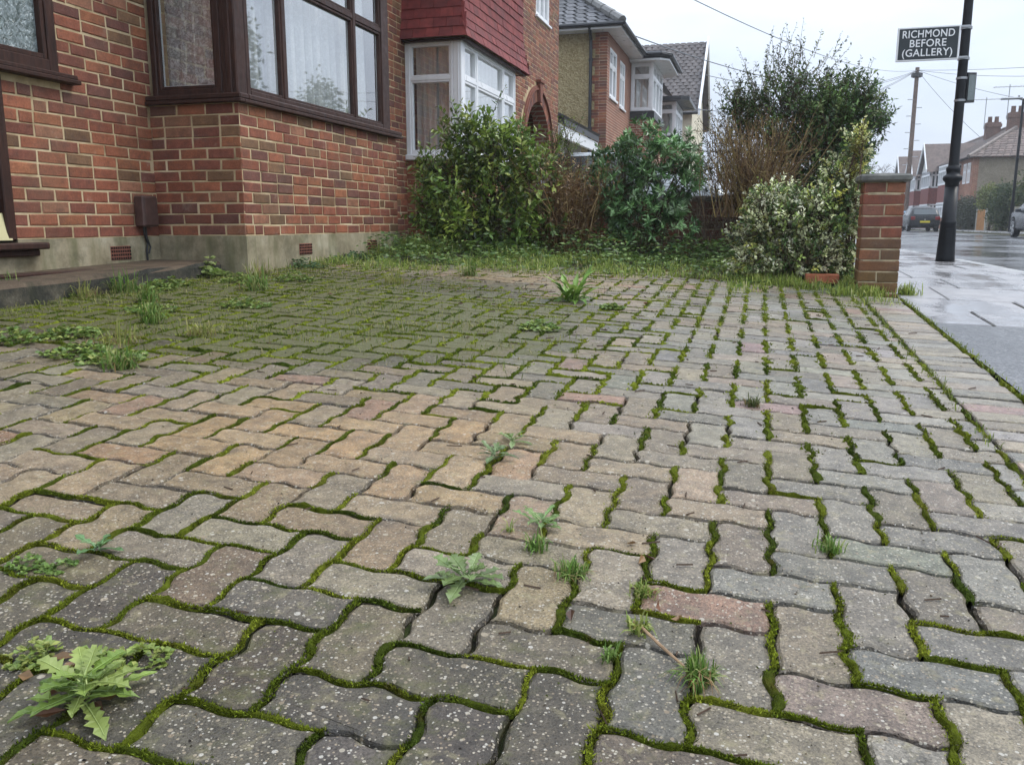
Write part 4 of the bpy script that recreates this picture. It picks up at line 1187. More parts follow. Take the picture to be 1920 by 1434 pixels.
# ------------------------------------------------------------------ houses further along this side
def slate_slope(mb, p0, p1, q0, q1, gauge, tw, tone, th=.02):
    """courses of slates between eave p0-p1 and ridge q0-q1, every course standing proud of the one above"""
    p0, p1, q0, q1 = map(Vector, (p0, p1, q0, q1))
    nn = (p1 - p0).cross(q0 - p0 if (q0 - p0).length > .1 else q1 - p0).normalized()
    if nn.z < 0: nn = -nn
    L_ = max((q0 - p0).length, (q1 - p1).length) if False else ((q0 + q1) / 2 - (p0 + p1) / 2).length
    rows = max(1, int(L_ / gauge))
    for r in range(rows):
        t0, t1 = r / rows, min(1, (r + 1.25) / rows)
        a, b = p0.lerp(q0, t0), p1.lerp(q1, t0); c, d = p0.lerp(q0, t1), p1.lerp(q1, t1)
        w = (b - a).length
        k = max(1, int(w / tw)); off = (r % 2) * .5
        for i in range(-1, k + 1):
            s, e = max(0, (i + off) / k + .004), min(1, (i + 1 + off) / k - .004)
            if e - s < .01: continue
            h = th * R.uniform(.9, 1.1)
            A, B, Cc, D = a.lerp(b, s) + nn * h, a.lerp(b, e) + nn * h, c.lerp(d, e) + nn * .003, c.lerp(d, s) + nn * .003
            mb.add([A, B, Cc, D, A - nn * h, B - nn * h], [(0, 1, 2, 3), (4, 5, 1, 0)], tone())
def slate_tone():
    return (*(np.array((0.085, 0.085, 0.09)) * R.uniform(.6, 1.45)), 1)
def grey_tile():
    return (*(np.array((0.105, 0.092, 0.088)) * R.uniform(.8, 1.2)), 1)
def brown_tile():
    return (*(np.array((0.15, 0.115, 0.10)) * R.uniform(.75, 1.25)), 1)

GZ = .36
H3 = thing('detached_house', 'house with pebbledash side, slate hip roof and black downpipe beyond the arched porch', 'house', (WX, 24.1, GZ))
S0, S1, EZ = 24.1, 31.6, 5.85
w3 = MB(); slab(w3, (-13, S0), UX, NY, 13 + WX - .22, GZ - .4, EZ, [], .25); w3.box(-13, S0 + .25, GZ - .4, -12.8, S1, EZ); w3.build('side_wall', M['dash'], H3)
f3 = MB()
h3 = [(.42, 4.15, 1.62, 5.45), (2.2, 4.1, 3.2, 5.42), (4.6, 4.2, 6.9, 5.5), (4.6, 1.2, 6.9, 2.6)]
slab(f3, (WX, S0 - .004), UY, NX, S1 - S0, GZ - .4, EZ, h3, .24)
f3.build('front_wall', M['brick_far'], H3)
q3 = []
for r in range(int((EZ - .4) / .075)):      # toothed brick corner on the pebbledash side
    z = GZ + .02 + r * .075
    ln = .34 if (r // 3) % 2 else .46
    p = 0
    while p < ln - .05:
        e = min(ln, p + .215); q3.append(one_brick((WX, S0 - .004), (-1, 0), (0, -1), p + .005, e - .005, z + .005, z + .07, brick_tone())); p = e
lay(q3, 'quoin_brick', M['brick'], H3, 0)
rf3 = MB()
ov = .45; xe, xr = WX + ov, -8.6; zr = EZ + .02 + (xe - xr) * math.tan(rad(37)); yh = S0 - ov + (xe - xr)
slate_slope(rf3, (-13.45, S0 - ov, EZ + .02), (xe, S0 - ov, EZ + .02), (xr, yh, zr), (xr, yh, zr), .22, .30, slate_tone, .013)
slate_slope(rf3, (xe, S0 - ov, EZ + .02), (xe, S1 + 8, EZ + .02), (xr, yh, zr), (xr, S1 + 8, zr), .20, .26, slate_tone)
rf3.add([(-13.45, S0 - ov, EZ), (xe, S0 - ov, EZ), (xr, yh, zr - .02)], [(0, 1, 2)], (.05, .05, .05)); rf3.add([(xe, S0 - ov, EZ), (xe, S1 + 8, EZ), (xr, S1 + 8, zr - .02), (xr, yh, zr - .02)], [(0, 1, 2, 3)], (.05, .05, .05))
rf3.add([(-13.45, S0 - ov, EZ - .005), (xe, S0 - ov, EZ - .005), (xe, S1, EZ - .005), (-13.45, S1, EZ - .005)], [(3, 2, 1, 0)], (.3, .3, .3))
ro3 = rf3.build('roof', M['slate'], H3)
hp = MB()
for k in range(16):
    a = Vector((xe, S0 - ov, EZ + .07)).lerp(Vector((xr, yh, zr + .05)), k / 16); b = Vector((xe, S0 - ov, EZ + .07)).lerp(Vector((xr, yh, zr + .05)), (k + 1.03) / 16)
    hp.tube([a, b], [.13, .115], 8, (.17, .165, .155))
hp.build('hip_tile', M['slate'], ro3)
ch3 = MB(); ch3.box(-8.3, 27.2, 8.0, -7.3, 28.1, 9.9); ch3.build('chimney', M['brick_far'], ro3)
gt = MB()
gt.tube([(-13.4, S0 - ov - .05, EZ), (xe + .05, S0 - ov - .05, EZ)], .06, 8); gt.tube([(xe + .05, S0 - ov - .05, EZ), (xe + .05, 28.0, EZ)], .06, 8)
gt.build('gutter', M['gutter'], H3)
so3 = MB(); so3.box(-13, S0 - ov, EZ - .10, xe - .02, S0 - .01, EZ - .02); so3.box(WX + .005, S0 - .012, EZ - .10, xe - .02, 28.2, EZ - .02); so3.build('soffit', M['upvc'], H3)
dp = MB(); dp.tube([(-4.62, S0 - ov, EZ - .05), (-4.64, S0 - .12, EZ - .28), (-4.64, S0 - .10, EZ - .5), (-4.64, S0 - .10, .4)], .045, 8)
for z in (5.0, 3.2, 1.6): dp.tube([(-4.64, S0 - .10, z), (-4.64, S0 - .10, z + .08)], .06, 8)
dp.build('downpipe', M['gutter'], H3)
window(H3, (WX, S0 + .42), UY, NX, 1.2, 4.15, 5.45, [.6], [[5.0], [5.0]], .06, .06, .07, M['upvc'], M['glass'], .04, -.07)
window(H3, (WX, S0 + 2.2), UY, NX, 1.0, 4.1, 5.42, [.5], [[5.0], [5.0]], .06, .06, .07, M['upvc'], M['glass'], .04, -.07)
sl = MB(); lbox(sl, (WX, S0 + .37), UY, NX, 0, 1.3, -.05, .05, 4.09, 4.148); lbox(sl, (WX, S0 + 2.15), UY, NX, 0, 1.1, -.05, .05, 4.04, 4.098); sl.build('window_sill', M['upvc'], H3)
def white_bay(H, y0, y1, xb, z0, z1, tile=True, zt=1.2):
    """two storey bay: white windows over a red tiled band"""
    cw = MB(); cw.box(WX - .3, y0, zt, xb, y1, z0 - .25); cw.build('bay_wall', M['tile'] if False else M['brick_far'], H)
    ap = MB(); ap.box(WX - .1, y0 - .06, z0 - .25, xb + .06, y1 + .06, z0 - .02); ap.build('lead_apron', M['gutter'], H)
    window(H, (WX + .01, y0), UX, NY, xb - WX - .05, z0, z1, [], [[z0 + (z1 - z0) * .72]], .07, .07, .08, M['upvc'], M['glass'], .04, -.08)
    window(H, (xb, y0 + .002), UY, NX, y1 - y0 - .004, z0, z1, [(y1 - y0) / 3, (y1 - y0) * 2 / 3], [[z0 + (z1 - z0) * .72]] * 3, .07, .08, .08, M['upvc'], M['glass'], .04, -.08)
    curtain(H, (WX, y0), UX, NY, .05, xb - WX - .1, z0, z1, -.2, 4, .03, M['grey_net']); curtain(H, (xb, y0), UY, NX, .1, y1 - y0 - .1, z0, z1, -.2, 8, .03, M['net'])
    bk_ = MB(); bk_.box(WX - .5, y0 + .3, z0 - .3, WX - .4, y1, z1 + .2); bk_.build('room', M['dark'], H)
white_bay(H3, 28.5, 31.2, -3.48, 4.22, 5.68)
bh = MB(); bh.prism([(WX, 28.1), (-3.25, 28.1), (-2.98, 28.4), (-2.98, 31.3), (-3.25, 31.6), (WX, 31.6)], 'z', 5.685, 5.74); bh.build('bay_soffit', M['upvc'], H3)
bg = MB(); bg.tube([(xe + .05, 28.0, EZ), (-3.2, 28.02, EZ), (-2.93, 28.36, EZ), (-2.93, 31.5, EZ)], .07, 8); bg.prism([(-3.8, 28.1), (-3.25, 28.1), (-2.98, 28.4), (-2.98, 31.3), (-3.8, 31.6)], 'z', 5.745, EZ + .1); bg.build('bay_gutter', M['gutter'], H3)
r3 = MB(); r3.box(-5.2, S0 + .4, 3.9, -5.1, S0 + 3.4, 5.7); r3.build('room', M['dark'], H3)

H4 = thing('bay_fronted_house', 'bay fronted house behind the slate roofed one, white upstairs windows', 'house', (WX, 36, GZ))
w4 = MB(); w4.box(-13, S1 + .002, 0, WX - .002, 40, EZ); w4.build('wall', M['brick_far'], H4)
white_bay(H4, 34.4, 37.2, -3.3, 4.0, 5.25)
b4 = MB(); b4.prism([(WX, 34.0), (-3.1, 34.0), (-2.8, 34.3), (-2.8, 37.4), (WX, 37.6)], 'z', 5.26, 5.40); b4.build('bay_roof', M['gutter'], H4)

H5 = thing('gabled_house', 'cream house with tiled roof and white gable edge, farthest in the left row', 'house', (-6, 44, GZ))
w5 = MB(); w5.box(-12, 42, 0, -3.3, 50, 5.9); w5.prism([(42.05, 5.9), (49.95, 5.9), (46, 9.3)], 'x', -3.6, -3.3); w5.build('wall', M['cream'], H5)
r5 = MB(); slate_slope(r5, (-12.4, 41.6, 5.7), (-2.95, 41.6, 5.7), (-12.4, 46, 9.6), (-2.95, 46, 9.6), .26, .3, grey_tile, .02); r5.add([(-12.4, 41.6, 5.68), (-2.95, 41.6, 5.68), (-2.95, 46, 9.57), (-12.4, 46, 9.57)], [(0, 1, 2, 3)], (.1, .08, .07)); r5.add([(-12.4, 50.4, 5.68), (-2.95, 50.4, 5.68), (-2.95, 46, 9.57), (-12.4, 46, 9.57)], [(3, 2, 1, 0)], (.1, .08, .07)); r5.build('roof', M['roof_far'], H5)
bb5 = MB(); bb5.prism([(41.45, 5.55), (41.45, 5.85), (46, 9.85), (46, 9.5)], 'x', -2.99, -2.90); bb5.prism([(50.55, 5.55), (50.55, 5.85), (46, 9.85), (46, 9.5)], 'x', -2.99, -2.90); bb5.build('bargeboard', M['upvc'], H5)
g5 = MB(); g5.tube([(-12.4, 41.5, 5.66), (-3, 41.5, 5.66)], .07, 6); g5.build('gutter', M['gutter'], H5)

GA = thing('garage', 'small white garage with sloping dark roof between the two houses', 'garage', (-5.2, 20, GZ))
ga = MB(); ga.box(-7.6, 19.6, .2, -4.75, 23.4, 2.95); ga.prism([(-7.6, 2.951), (-4.75, 2.951), (-7.6, 4.3)], 'y', 19.62, 23.3); ga.build('wall', M['white'], GA)
gr = MB(); gr.prism([(-4.30, 2.98), (-4.30, 2.84), (-7.9, 4.64), (-7.9, 4.80)], 'y', 19.30, 23.6, (.06, .06, .065)); gr.prism([(-4.26, 3.03), (-4.30, 2.981), (-7.9, 4.801), (-7.9, 4.86)], 'y', 19.24, 23.6, (.09, .09, .095)); gr.build('roof', M['slate'], GA)
gf = MB(); gf.box(-4.42, 19.27, 2.58, -4.33, 23.6, 2.83); gf.prism([(-4.34, 2.60), (-4.34, 2.84), (-7.6, 4.47), (-7.6, 4.23)], 'y', 19.20, 19.26); gf.build('fascia_board', M['upvc'], GA)
gd = MB(); gd.cbox(-5.9, 19.54, .35, -5.0, 19.598, 2.35, .01); gd.cbox(-5.75, 19.52, 1.3, -5.15, 19.539, 2.15, .01); gd.build('door', M['upvc'], GA)

# ------------------------------------------------------------------ brick pier, garden wall, loose brick
PX0, PX1, PY0, PY1 = .672, .932, 6.40, 6.655
zb, zt = g(.8, 6.4) - .08, .972
PR = thing('brick_pier', 'red brick gate pier with concrete cap at the corner of the driveway and the pavement', 'pier', (.8, 6.52, zb))
pm = MB(); pm.box(PX0 + .006, PY0 + .006, zb, PX1 - .006, PY1 - .006, zt); pm.build('pier_core', M['old_mortar'], PR)
pbr = []
def pier_tone():
    c = np.array(R.choice([(0.25, 0.075, 0.045), (0.20, 0.062, 0.042), (0.27, 0.10, 0.052), (0.17, 0.066, 0.042)])) * R.uniform(.75, 1.15)
    return (*c, 1)
rows = int((zt - zb) / .0752)
for r in range(rows):
    za = zt - (r + 1) * .0752 + .005; z2 = zt - r * .0752 - .005
    algae = smooth(.70, .28, za) * R.uniform(.7, 1.1)
    for f, (o_, u_, n_, w_) in enumerate((((PX0, PY0 + .006), UX, NY, PX1 - PX0), ((PX1 - .006, PY0 + .004), UY, NX, PY1 - PY0 - .004), ((PX0 + .006, PY1), (0, -1), (-1, 0), PY1 - PY0 - .004))):
        full = (r + f) % 2 == 1 and r < rows
        cuts = [0, w_] if full else [0, w_ * R.uniform(.44, .56), w_]
        for a, b in zip(cuts[:-1], cuts[1:]):
            t = pier_tone(); t = tuple(t[i] * (1 - .55 * algae) + (.13, .10, .025)[i] * .55 * algae for i in range(3)) + (1,)
            pbr.append(one_brick(o_, u_, n_, a + (.005 if a else 0), b - (.005 if b < w_ else 0), za, z2, t, .004, .006))
lay(pbr, 'brick', M['brick'], PR)
cp = MB(); cp.cbox(PX0 - .035, PY0 - .04, zt + .002, PX1 + .035, PY1 + .04, zt + .052, .012)
cp.add([(PX0 - .02, PY0 - .025, zt + .053), (PX1 + .02, PY0 - .025, zt + .053), (PX1 + .02, PY1 + .025, zt + .053), (PX0 - .02, PY1 + .025, zt + .053), ((PX0 + PX1) / 2, (PY0 + PY1) / 2, zt + .066)], [(0, 1, 4), (1, 2, 4), (2, 3, 4), (3, 0, 4)])
cp.build('pier_cap', M['cap'], PR)

GW = thing('garden_wall', 'low old brick garden wall behind the shrubs dividing the two front gardens', 'wall', (-1.3, 9.7, .36))
gwx0, gwx1, gwy, gwt = -3.35, .62, 9.70, .93
gm = MB(); gm.box(gwx0, gwy + .004, .1, gwx1, gwy + .21, gwt); gm.build('wall_core', M['old_mortar'], GW)
gwb = course_bricks((gwx0, gwy), UX, NY, gwx1 - gwx0, .255, gwt, [], phase=0, tone=lambda: brick_tone(.72))
lay(gwb, 'brick', M['brick'], GW)
gp = MB()
for k in range(18):
    a = gwx0 + (gwx1 - gwx0) * k / 18; gp.cbox(a + .004, gwy - .015, gwt + .002, a + (gwx1 - gwx0) / 18 - .004, gwy + .225, gwt + .06, .008)
gp.build('coping', M['cap'], GW)
G2 = thing('wall_pier', 'short brick pier with dark square cap half hidden behind the dark green shrub', 'pier', (-3.2, 9.2, .4))
w_ = MB(); w_.box(-3.50, 8.86, .2, -3.17, 9.18, .88); w_.build('pier_core', M['old_mortar'], G2)
pb2 = course_bricks((-3.505, 8.855), UX, NY, .34, .28, .88, [], tone=lambda: brick_tone(.7)) + course_bricks((-3.165, 8.855), UY, NX, .33, .28, .88, [], tone=lambda: brick_tone(.7))
lay(pb2, 'brick', M['brick'], G2)
w_ = MB(); w_.cbox(-3.56, 8.80, .884, -3.11, 9.24, .935, .01); w_.build('pier_cap', M['cap'], G2)

bz = g(.5, 6.9)
lb = MB(); lb.cbox(.34, 6.66, bz + .015, .575, 6.77, bz + .085, .006, (.36, .115, .055))
tag(lb.build('loose_brick', M['brick'], None, (.46, 6.8, bz)), 'single red brick lying in the grass beside the brick pier', 'brick')

# ------------------------------------------------------------------ lamp post with its signs
LPX, LPY = 2.105, 11.1; lz = g(LPX, LPY)
LP = thing('lamp_post', 'tall black lamp post on the wet pavement carrying the dark name sign', 'lamp post', (LPX, LPY, lz))
lm = MB(); lm.lathe([(.105, lz - .02), (.10, lz + .06), (.084, lz + .42), (.088, lz + .44), (.086, lz + .455), (.076, lz + .47), (.073, lz + .85)], LPX, LPY, 20)
lm.lathe([(.073, lz + .851), (.075, lz + .90), (.10, lz + .925), (.105, lz + .945), (.098, lz + .97), (.072, lz + .985), (.068, lz + 1.02), (.078, lz + 1.035), (.078, lz + 1.06), (.06, lz + 1.08), (.055, lz + 1.10), (.052, lz + 2.0), (.045, lz + 3.4), (.04, lz + 5.6)], LPX, LPY, 20)
lm.build('column', M['black'], LP, smooth=True)
lh = MB(); lh.tube([(LPX, LPY, lz + 5.6), (LPX + .1, LPY, lz + 5.75), (LPX + .9, LPY, lz + 5.8)], .03, 8); lh.cbox(LPX + .85, LPY - .12, lz + 5.74, LPX + 1.45, LPY + .12, lz + 5.85, .03); lh.build('lantern', M['galv'], LP)
ld = MB(); ld.cbox(LPX - .035, LPY - .0885, lz + .15, LPX + .035, LPY - .07, lz + .38, .004); ld.build('access_door', M['black'], LP)
SX0, SX1, SZ0, SZ1 = 1.385, 2.03, 2.49, 2.855
sy_ = LPY - .12
SG = thing('name_sign', 'dark grey sign with white border lettered RICHMOND BEFORE (GALLERY) on the lamp post', 'sign', (2.03, sy_, SZ0))
sgm = MB(); sgm.cbox(SX0, sy_, SZ0, SX1, sy_ + .028, SZ1, .004); sgm.build('border_frame', M['sign_white'], SG)
sgf = MB(); sgf.cbox(SX0 + .018, sy_ - .004, SZ0 + .018, SX1 - .018, sy_ + .002, SZ1 - .018, .002); sgf.build('sign_face', M['sign'], SG)
for z in (SZ0 + .02, SZ1 - .02): sbk = MB(); sbk.cbox(SX1 - .01, sy_ + .004, z - .012, LPX + .02, sy_ + .024, z + .012, .003); sbk.tube([(LPX, LPY, z - .014), (LPX, LPY, z + .014)], .062, 14); sbk.build('bracket', M['galv'], SG)
def text_mesh(body, size, loc, mat, parent, w=None, name='lettering'):
    cu = bpy.data.curves.new('lettering', 'FONT'); cu.body = body; cu.size = size; cu.align_x = 'CENTER'; cu.align_y = 'CENTER'; cu.extrude = .0015; cu.resolution_u = 4; cu.offset = .0012; cu.space_character = 1.06
    ob = bpy.data.objects.new('lettering', cu); COL.objects.link(ob)
    dg_ = C.evaluated_depsgraph_get(); me = bpy.data.meshes.new_from_object(ob.evaluated_get(dg_)); bpy.data.objects.remove(ob)
    co = np.zeros(len(me.vertices) * 3, np.float32); me.vertices.foreach_get('co', co); co = co.reshape(-1, 3)
    wd = co[:, 0].max() - co[:, 0].min(); k = (w / wd) if w else 1
    b = base_of(parent)
    out = np.stack([co[:, 0] * k + loc[0] - b[0], -co[:, 2] + loc[1] - b[1], co[:, 1] + loc[2] - b[2]], 1)
    me.vertices.foreach_set('co', out.astype(np.float32).ravel()); me.update()
    return link_mesh(me, name, mat, parent)
cxs = (SX0 + SX1) / 2 - .005
for bd_, z, w in (('RICHMOND', SZ0 + .282, .535), ('BEFORE', SZ0 + .183, .375), ('(GALLERY)', SZ0 + .083, .515)):
    text_mesh(bd_, .112, (cxs, sy_ - .0065, z), M['sign_white'], SG, w)
TP = thing('notice_plate', 'small framed grey notice plate fixed edge on to the right of the lamp post', 'sign', (LPX + .1, LPY, 2.05))
tq = MB()
V = []
for (a, d) in ((0, 0), (1, 0), (1, 1), (0, 1)):
    for z in (2.03, 2.36):
        V.append((LPX + .06 + .135 * a - .02 * d, LPY - .02 + .24 * a + .012 * d, z + (.03 * a)))
tq.add(V, [(0, 2, 3, 1), (2, 4, 5, 3), (4, 6, 7, 5), (6, 0, 1, 7), (1, 3, 5, 7), (6, 4, 2, 0)]); tq.build('plate_frame', M['black'], TP)
tf = MB(); tf.add([(LPX + .06 + .135 * a + .004, LPY - .02 + .24 * a - .0025, z + .03 * a) for a, z in ((.1, 2.06), (.9, 2.06), (.9, 2.335), (.1, 2.335))], [(0, 1, 2, 3)]); tf.build('notice_sheet', M['grey_board'], TP)
tb = MB()
for z in (2.06, 2.30): tb.tube([(LPX, LPY, z - .012), (LPX, LPY, z + .012)], .06, 14)
tb.build('clamp', M['galv'], TP)

# ------------------------------------------------------------------ telegraph pole, wires, far street lamp
TX, TY = 11.15, 75.6; tz = far_z(TY); ttop = 12.55
PO = thing('telegraph_pole', 'weathered brown telegraph pole with wires rising behind the brick pier', 'pole', (TX, TY, tz))
pm_ = MB(); pm_.tube([(TX, TY, tz - .2), (TX, TY, ttop)], [.19, .15], 12); pm_.build('pole', M['pole'], PO)
pg = MB()
for k in range(9):
    z = 5.2 + k * .62; sx = 1 if k % 2 else -1; pg.tube([(TX, TY - .1, z), (TX + sx * .55, TY - .1, z)], .03, 5)
pg.build('step_iron', M['galv'], PO)
pt = MB(); pt.lathe([(.3, ttop - .75), (.42, ttop - .7), (.42, ttop - .45), (.3, ttop - .4)], TX, TY, 12); pt.build('cable_ring', M['gutter'], PO)
def wire(a, b, sag, r, lab):
    a, b = Vector(a), Vector(b); P = []
    for k in range(25):
        t = k / 24; p = a.lerp(b, t); p.z -= sag * 4 * t * (1 - t); P.append(p)
    w = MB(); w.tube(P, r, 5, cap=False)
    tag(w.build('telephone_wire', M['wire'], None, a), lab, 'wire', 'telephone wires from the telegraph pole')
top = (TX, TY, ttop - .2)
wire(top, (-3.8, 18.0, 6.25), .9, .013, 'uppermost wire sagging down across the sky from the near house to the pole')
wire(top, (-3.7, 25.5, 5.9), 1.3, .016, 'wire running nearly level from the slate roof eaves to the pole')
wire(top, (-3.2, 36, 5.2), 1.2, .018, 'wire dipping to the second white bay on the left')
wire(top, (-3.0, 46, 8.0), 1.0, .018, 'wire reaching the white edged gable roof')
wire(top, (-2.5, 60, 6.0), .6, .018, 'steep short wire falling left of the pole behind the tall shrub')
wire(top, (26, 34, 7.5), .7, .016, 'upper wire leaving the pole to the top right past the lamp post')
wire(top, (24, 44, 8.2), 1.0, .016, 'second wire to the right of the pole just under the upper one')
wire(top, (15, 66, 5.5), .3, .016, 'wire dropping right from the pole to the end house opposite')
wire(top, (22, 54, 6.2), .8, .016, 'wire sloping down right of the lamp post above the far street lamp')
FX, FY = 11.45, 46.2; fz = far_z(FY)
FL = thing('street_lamp', 'slim dark street lamp across the street with a flat lantern', 'street lamp', (FX, FY, fz))
fm = MB(); fm.tube([(FX, FY, fz), (FX, FY, 1.6)], .09, 10); fm.tube([(FX, FY, 1.6), (FX, FY, 6.35)], [.07, .055], 10); fm.build('column', M['black'], FL)
fl = MB(); fl.tube([(FX, FY, 6.3), (FX - .2, FY, 6.36)], .04, 8); fl.cbox(FX - .95, FY - .12, 6.33, FX - .05, FY + .12, 6.42, .03); fl.lathe([(.05, 6.42), (.05, 6.5)], FX - .2, FY, 8); fl.build('lantern', M['galv'], FL)

# ------------------------------------------------------------------ cars
def car(name, label, paint, loc, yaw, L_, Wd, Ht, kind='hatch', group=None):
    """local axes: +y towards the front, z up from the tyres"""
    o = thing(name, label, 'car', (0, 0, 0), group)
    hl_, hw = L_ / 2, Wd / 2
    # stations: y, bottom, belt z, belt half width, roof z, roof half width
    if kind == 'suv':
        st_ = [(-hl_, .42, .80, hw * .84, .82, hw * .7), (-hl_ + .08, .30, .98, hw * .93, 1.06, hw * .76), (-hl_ + .28, .26, 1.04, hw * .98, Ht - .12, hw * .72), (-hl_ + .6, .25, 1.05, hw, Ht - .02, hw * .76), (-.25, .24, 1.03, hw, Ht, hw * .77), (.35, .24, 1.01, hw, Ht - .06, hw * .75), (.75, .24, 1.0, hw, Ht - .28, hw * .74), (1.22, .25, 1.0, hw * .99, 1.06, hw * .80), (hl_ - .35, .27, .92, hw * .95, .95, hw * .78), (hl_ - .08, .30, .78, hw * .86, .80, hw * .7), (hl_, .40, .62, hw * .76, .64, hw * .62)]
    else:
        st_ = [(-hl_, .42, .74, hw * .86, .76, hw * .72), (-hl_ + .07, .28, .90, hw * .95, .96, hw * .78), (-hl_ + .42, .24, .95, hw * .99, Ht - .10, hw * .70), (-hl_ + .75, .22, .95, hw, Ht - .015, hw * .74), (-.2, .21, .93, hw, Ht, hw * .75), (.25, .21, .92, hw, Ht - .07, hw * .74), (.62, .21, .91, hw, Ht - .27, hw * .73), (1.12, .22, .90, hw * .99, .96, hw * .78), (hl_ - .35, .24, .80, hw * .95, .83, hw * .78), (hl_ - .08, .28, .66, hw * .86, .68, hw * .7), (hl_, .38, .56, hw * .76, .58, hw * .62)]
    V = []; F = []
    for (yy, zb_, zs, ws, zr_, wr) in st_:
        zm = zb_ + (zs - zb_) * .45
        half = [(ws * .86, zb_), (ws * .985, zb_ + .10), (ws * 1.0, zm), (ws * .985, zs - .06), (ws * .95, zs), (wr + (ws * .95 - wr) * .18, zr_ - (zr_ - zs) * .14), (wr * .86, zr_ - .012), (wr * .45, zr_)]
        V += [(x, yy, z) for x, z in half] + [(-x, yy, z) for x, z in reversed(half)]
    K = 16
    for i in range(len(st_) - 1):
        for k in range(K): F.append((i * K + k, (i + 1) * K + k, (i + 1) * K + (k + 1) % K, i * K + (k + 1) % K))
    F += [tuple(range(K)), tuple(range((len(st_) - 1) * K + K - 1, (len(st_) - 1) * K - 1, -1))]
    MB().add(V, F).build('body', paint, o, smooth=True)
    P = lambda i, k: Vector(V[i * K + k])
    def panel(nm, i0, i1, k0, k1, mat, inset=.12, push=.012):
        a, b, c, d = P(i0, k0), P(i1, k0), P(i1, k1), P(i0, k1)
        ce = (a + b + c + d) / 4; nn = (c - a).cross(d - b)
        if nn.length < 1e-6: return
        nn.normalize()
        if nn.dot(ce - Vector((0, 0, .7))) < 0: nn = -nn
        q = [p.lerp(ce, inset) + nn * push for p in (a, b, c, d)]
        MB().add(q + [p - nn * .02 for p in q], [(0, 1, 2, 3), (0, 4, 5, 1), (1, 5, 6, 2), (2, 6, 7, 3), (3, 7, 4, 0)]).build(nm, mat, o)
    for a, b in ((4, 5), (11, 10)):         # side glass between belt and roof
        panel('side_window', 2, 3, a, b, M['car_glass'], .16); panel('side_window', 3, 4, a, b, M['car_glass'], .07); panel('side_window', 4, 5, a, b, M['car_glass'], .07); panel('side_window', 5, 6, a, b, M['car_glass'], .14)
    wm = MB()                               # rear and front screens
    for nm, i0, i1 in (('rear_window', 1, 2), ('windscreen', 6, 7)):
        a, b, c, d = P(i0, 5), P(i1, 5), P(i1, 10), P(i0, 10)
        ce = (a + b + c + d) / 4; nn = (b - a).cross(d - a).normalized()
        if nn.z < 0: nn = -nn
        q = [p.lerp(ce, .1) + nn * .035 for p in (a, b, c, d)]
        MB().add(q + [p - nn * .04 for p in q], [(0, 1, 2, 3), (0, 4, 5, 1), (1, 5, 6, 2), (2, 6, 7, 3), (3, 7, 4, 0)]).build(nm, M['car_glass'], o)
    wr_ = .345 if kind == 'suv' else .31
    for sx in (-1, 1):
        for yy in (-hl_ + .78, hl_ - .82):
            x1 = sx * (hw - .015); x0 = sx * (hw - .22)
            def ringp(r, x): return [(x, yy + r * math.cos(2 * math.pi * k / 20), wr_ + r * math.sin(2 * math.pi * k / 20)) for k in range(20)]
            def lo(prof, mat, nm, par):
                V_ = []; F_ = []
                for r, x in prof: V_ += ringp(r, x)
                for i in range(len(prof) - 1):
                    for k in range(20): F_.append((i * 20 + k, i * 20 + (k + 1) % 20, (i + 1) * 20 + (k + 1) % 20, (i + 1) * 20 + k))
                F_ += [tuple(range(20)), tuple(range((len(prof) - 1) * 20, len(prof) * 20))]
                return MB().add(V_, F_).build(nm, mat, par)
            wt_ = lo([(wr_ - .03, x0), (wr_, x0 + sx * .03), (wr_, x1 - sx * .02), (wr_ - .03, x1)], M['tyre'], 'wheel', o)
            am = MB()
            for k in range(5):
                t = 2 * math.pi * k / 5
                a = [(x1 + sx * .006, yy + r * math.cos(t + e), wr_ + r * math.sin(t + e)) for r, e in ((.04, -.9), (wr_ * .68, -.24), (wr_ * .68, .24), (.04, .9))]
                am.add(a + [(p[0] - sx * .03, p[1], p[2]) for p in a], [(0, 1, 2, 3), (0, 4, 5, 1), (1, 5, 6, 2), (2, 6, 7, 3), (3, 7, 4, 0)])
            rp = ringp(wr_ * .64, x1 + sx * .008) + ringp(wr_ * .74, x1 + sx * .008)
            am.add(rp, [(k, (k + 1) % 20, 20 + (k + 1) % 20, 20 + k) for k in range(20)])
            am.build('rim', M['alloy'], wt_)
            ar = MB(); V_ = []; F_ = []
            for r, dx in ((wr_ + .015, .010), (wr_ + .075, .004)):
                V_ += [(sx * (hw + dx - .012), yy + r * math.cos(math.pi * k / 12), wr_ + r * math.sin(math.pi * k / 12)) for k in range(13)]
            for k in range(12): F_.append((k, k + 1, 14 + k, 13 + k))
            ar.add(V_, F_).build('wheel_arch', M['tyre'], o)
        tlm = MB(); tlm.cbox(sx * hw * .62, -hl_ - .01, .68, sx * hw * .90, -hl_ + .12, .88, .02); tlm.build('tail_lamp', M['lamp_red'], o)
        hm = MB(); hm.cbox(sx * hw * .50, hl_ - .16, .56, sx * hw * .84, hl_ - .01, .68, .02); hm.build('head_lamp', M['lamp_white'], o)
        mm = MB(); mm.cbox(sx * (hw - .02), .55, .92, sx * (hw + .17), .68, 1.04, .02); mm.build('door_mirror', paint, o)
    np_ = MB(); np_.cbox(-.27, -hl_ - .022, .52, .27, -hl_ - .004, .63, .003); np_.build('number_plate', M['plate'], o)
    bp = MB(); bp.cbox(-hw * .82, -hl_ - .02, .34, hw * .82, -hl_ + .1, .50, .03); bp.build('bumper', paint, o)
    em = MB(); em.tube([(0, -hl_ - .012, .70), (0, -hl_ + .02, .70)], .05, 12); em.build('badge', M['alloy'], o)
    o.location = loc; o.rotation_euler = (0, 0, yaw); BASE[o.name] = Vector(loc)
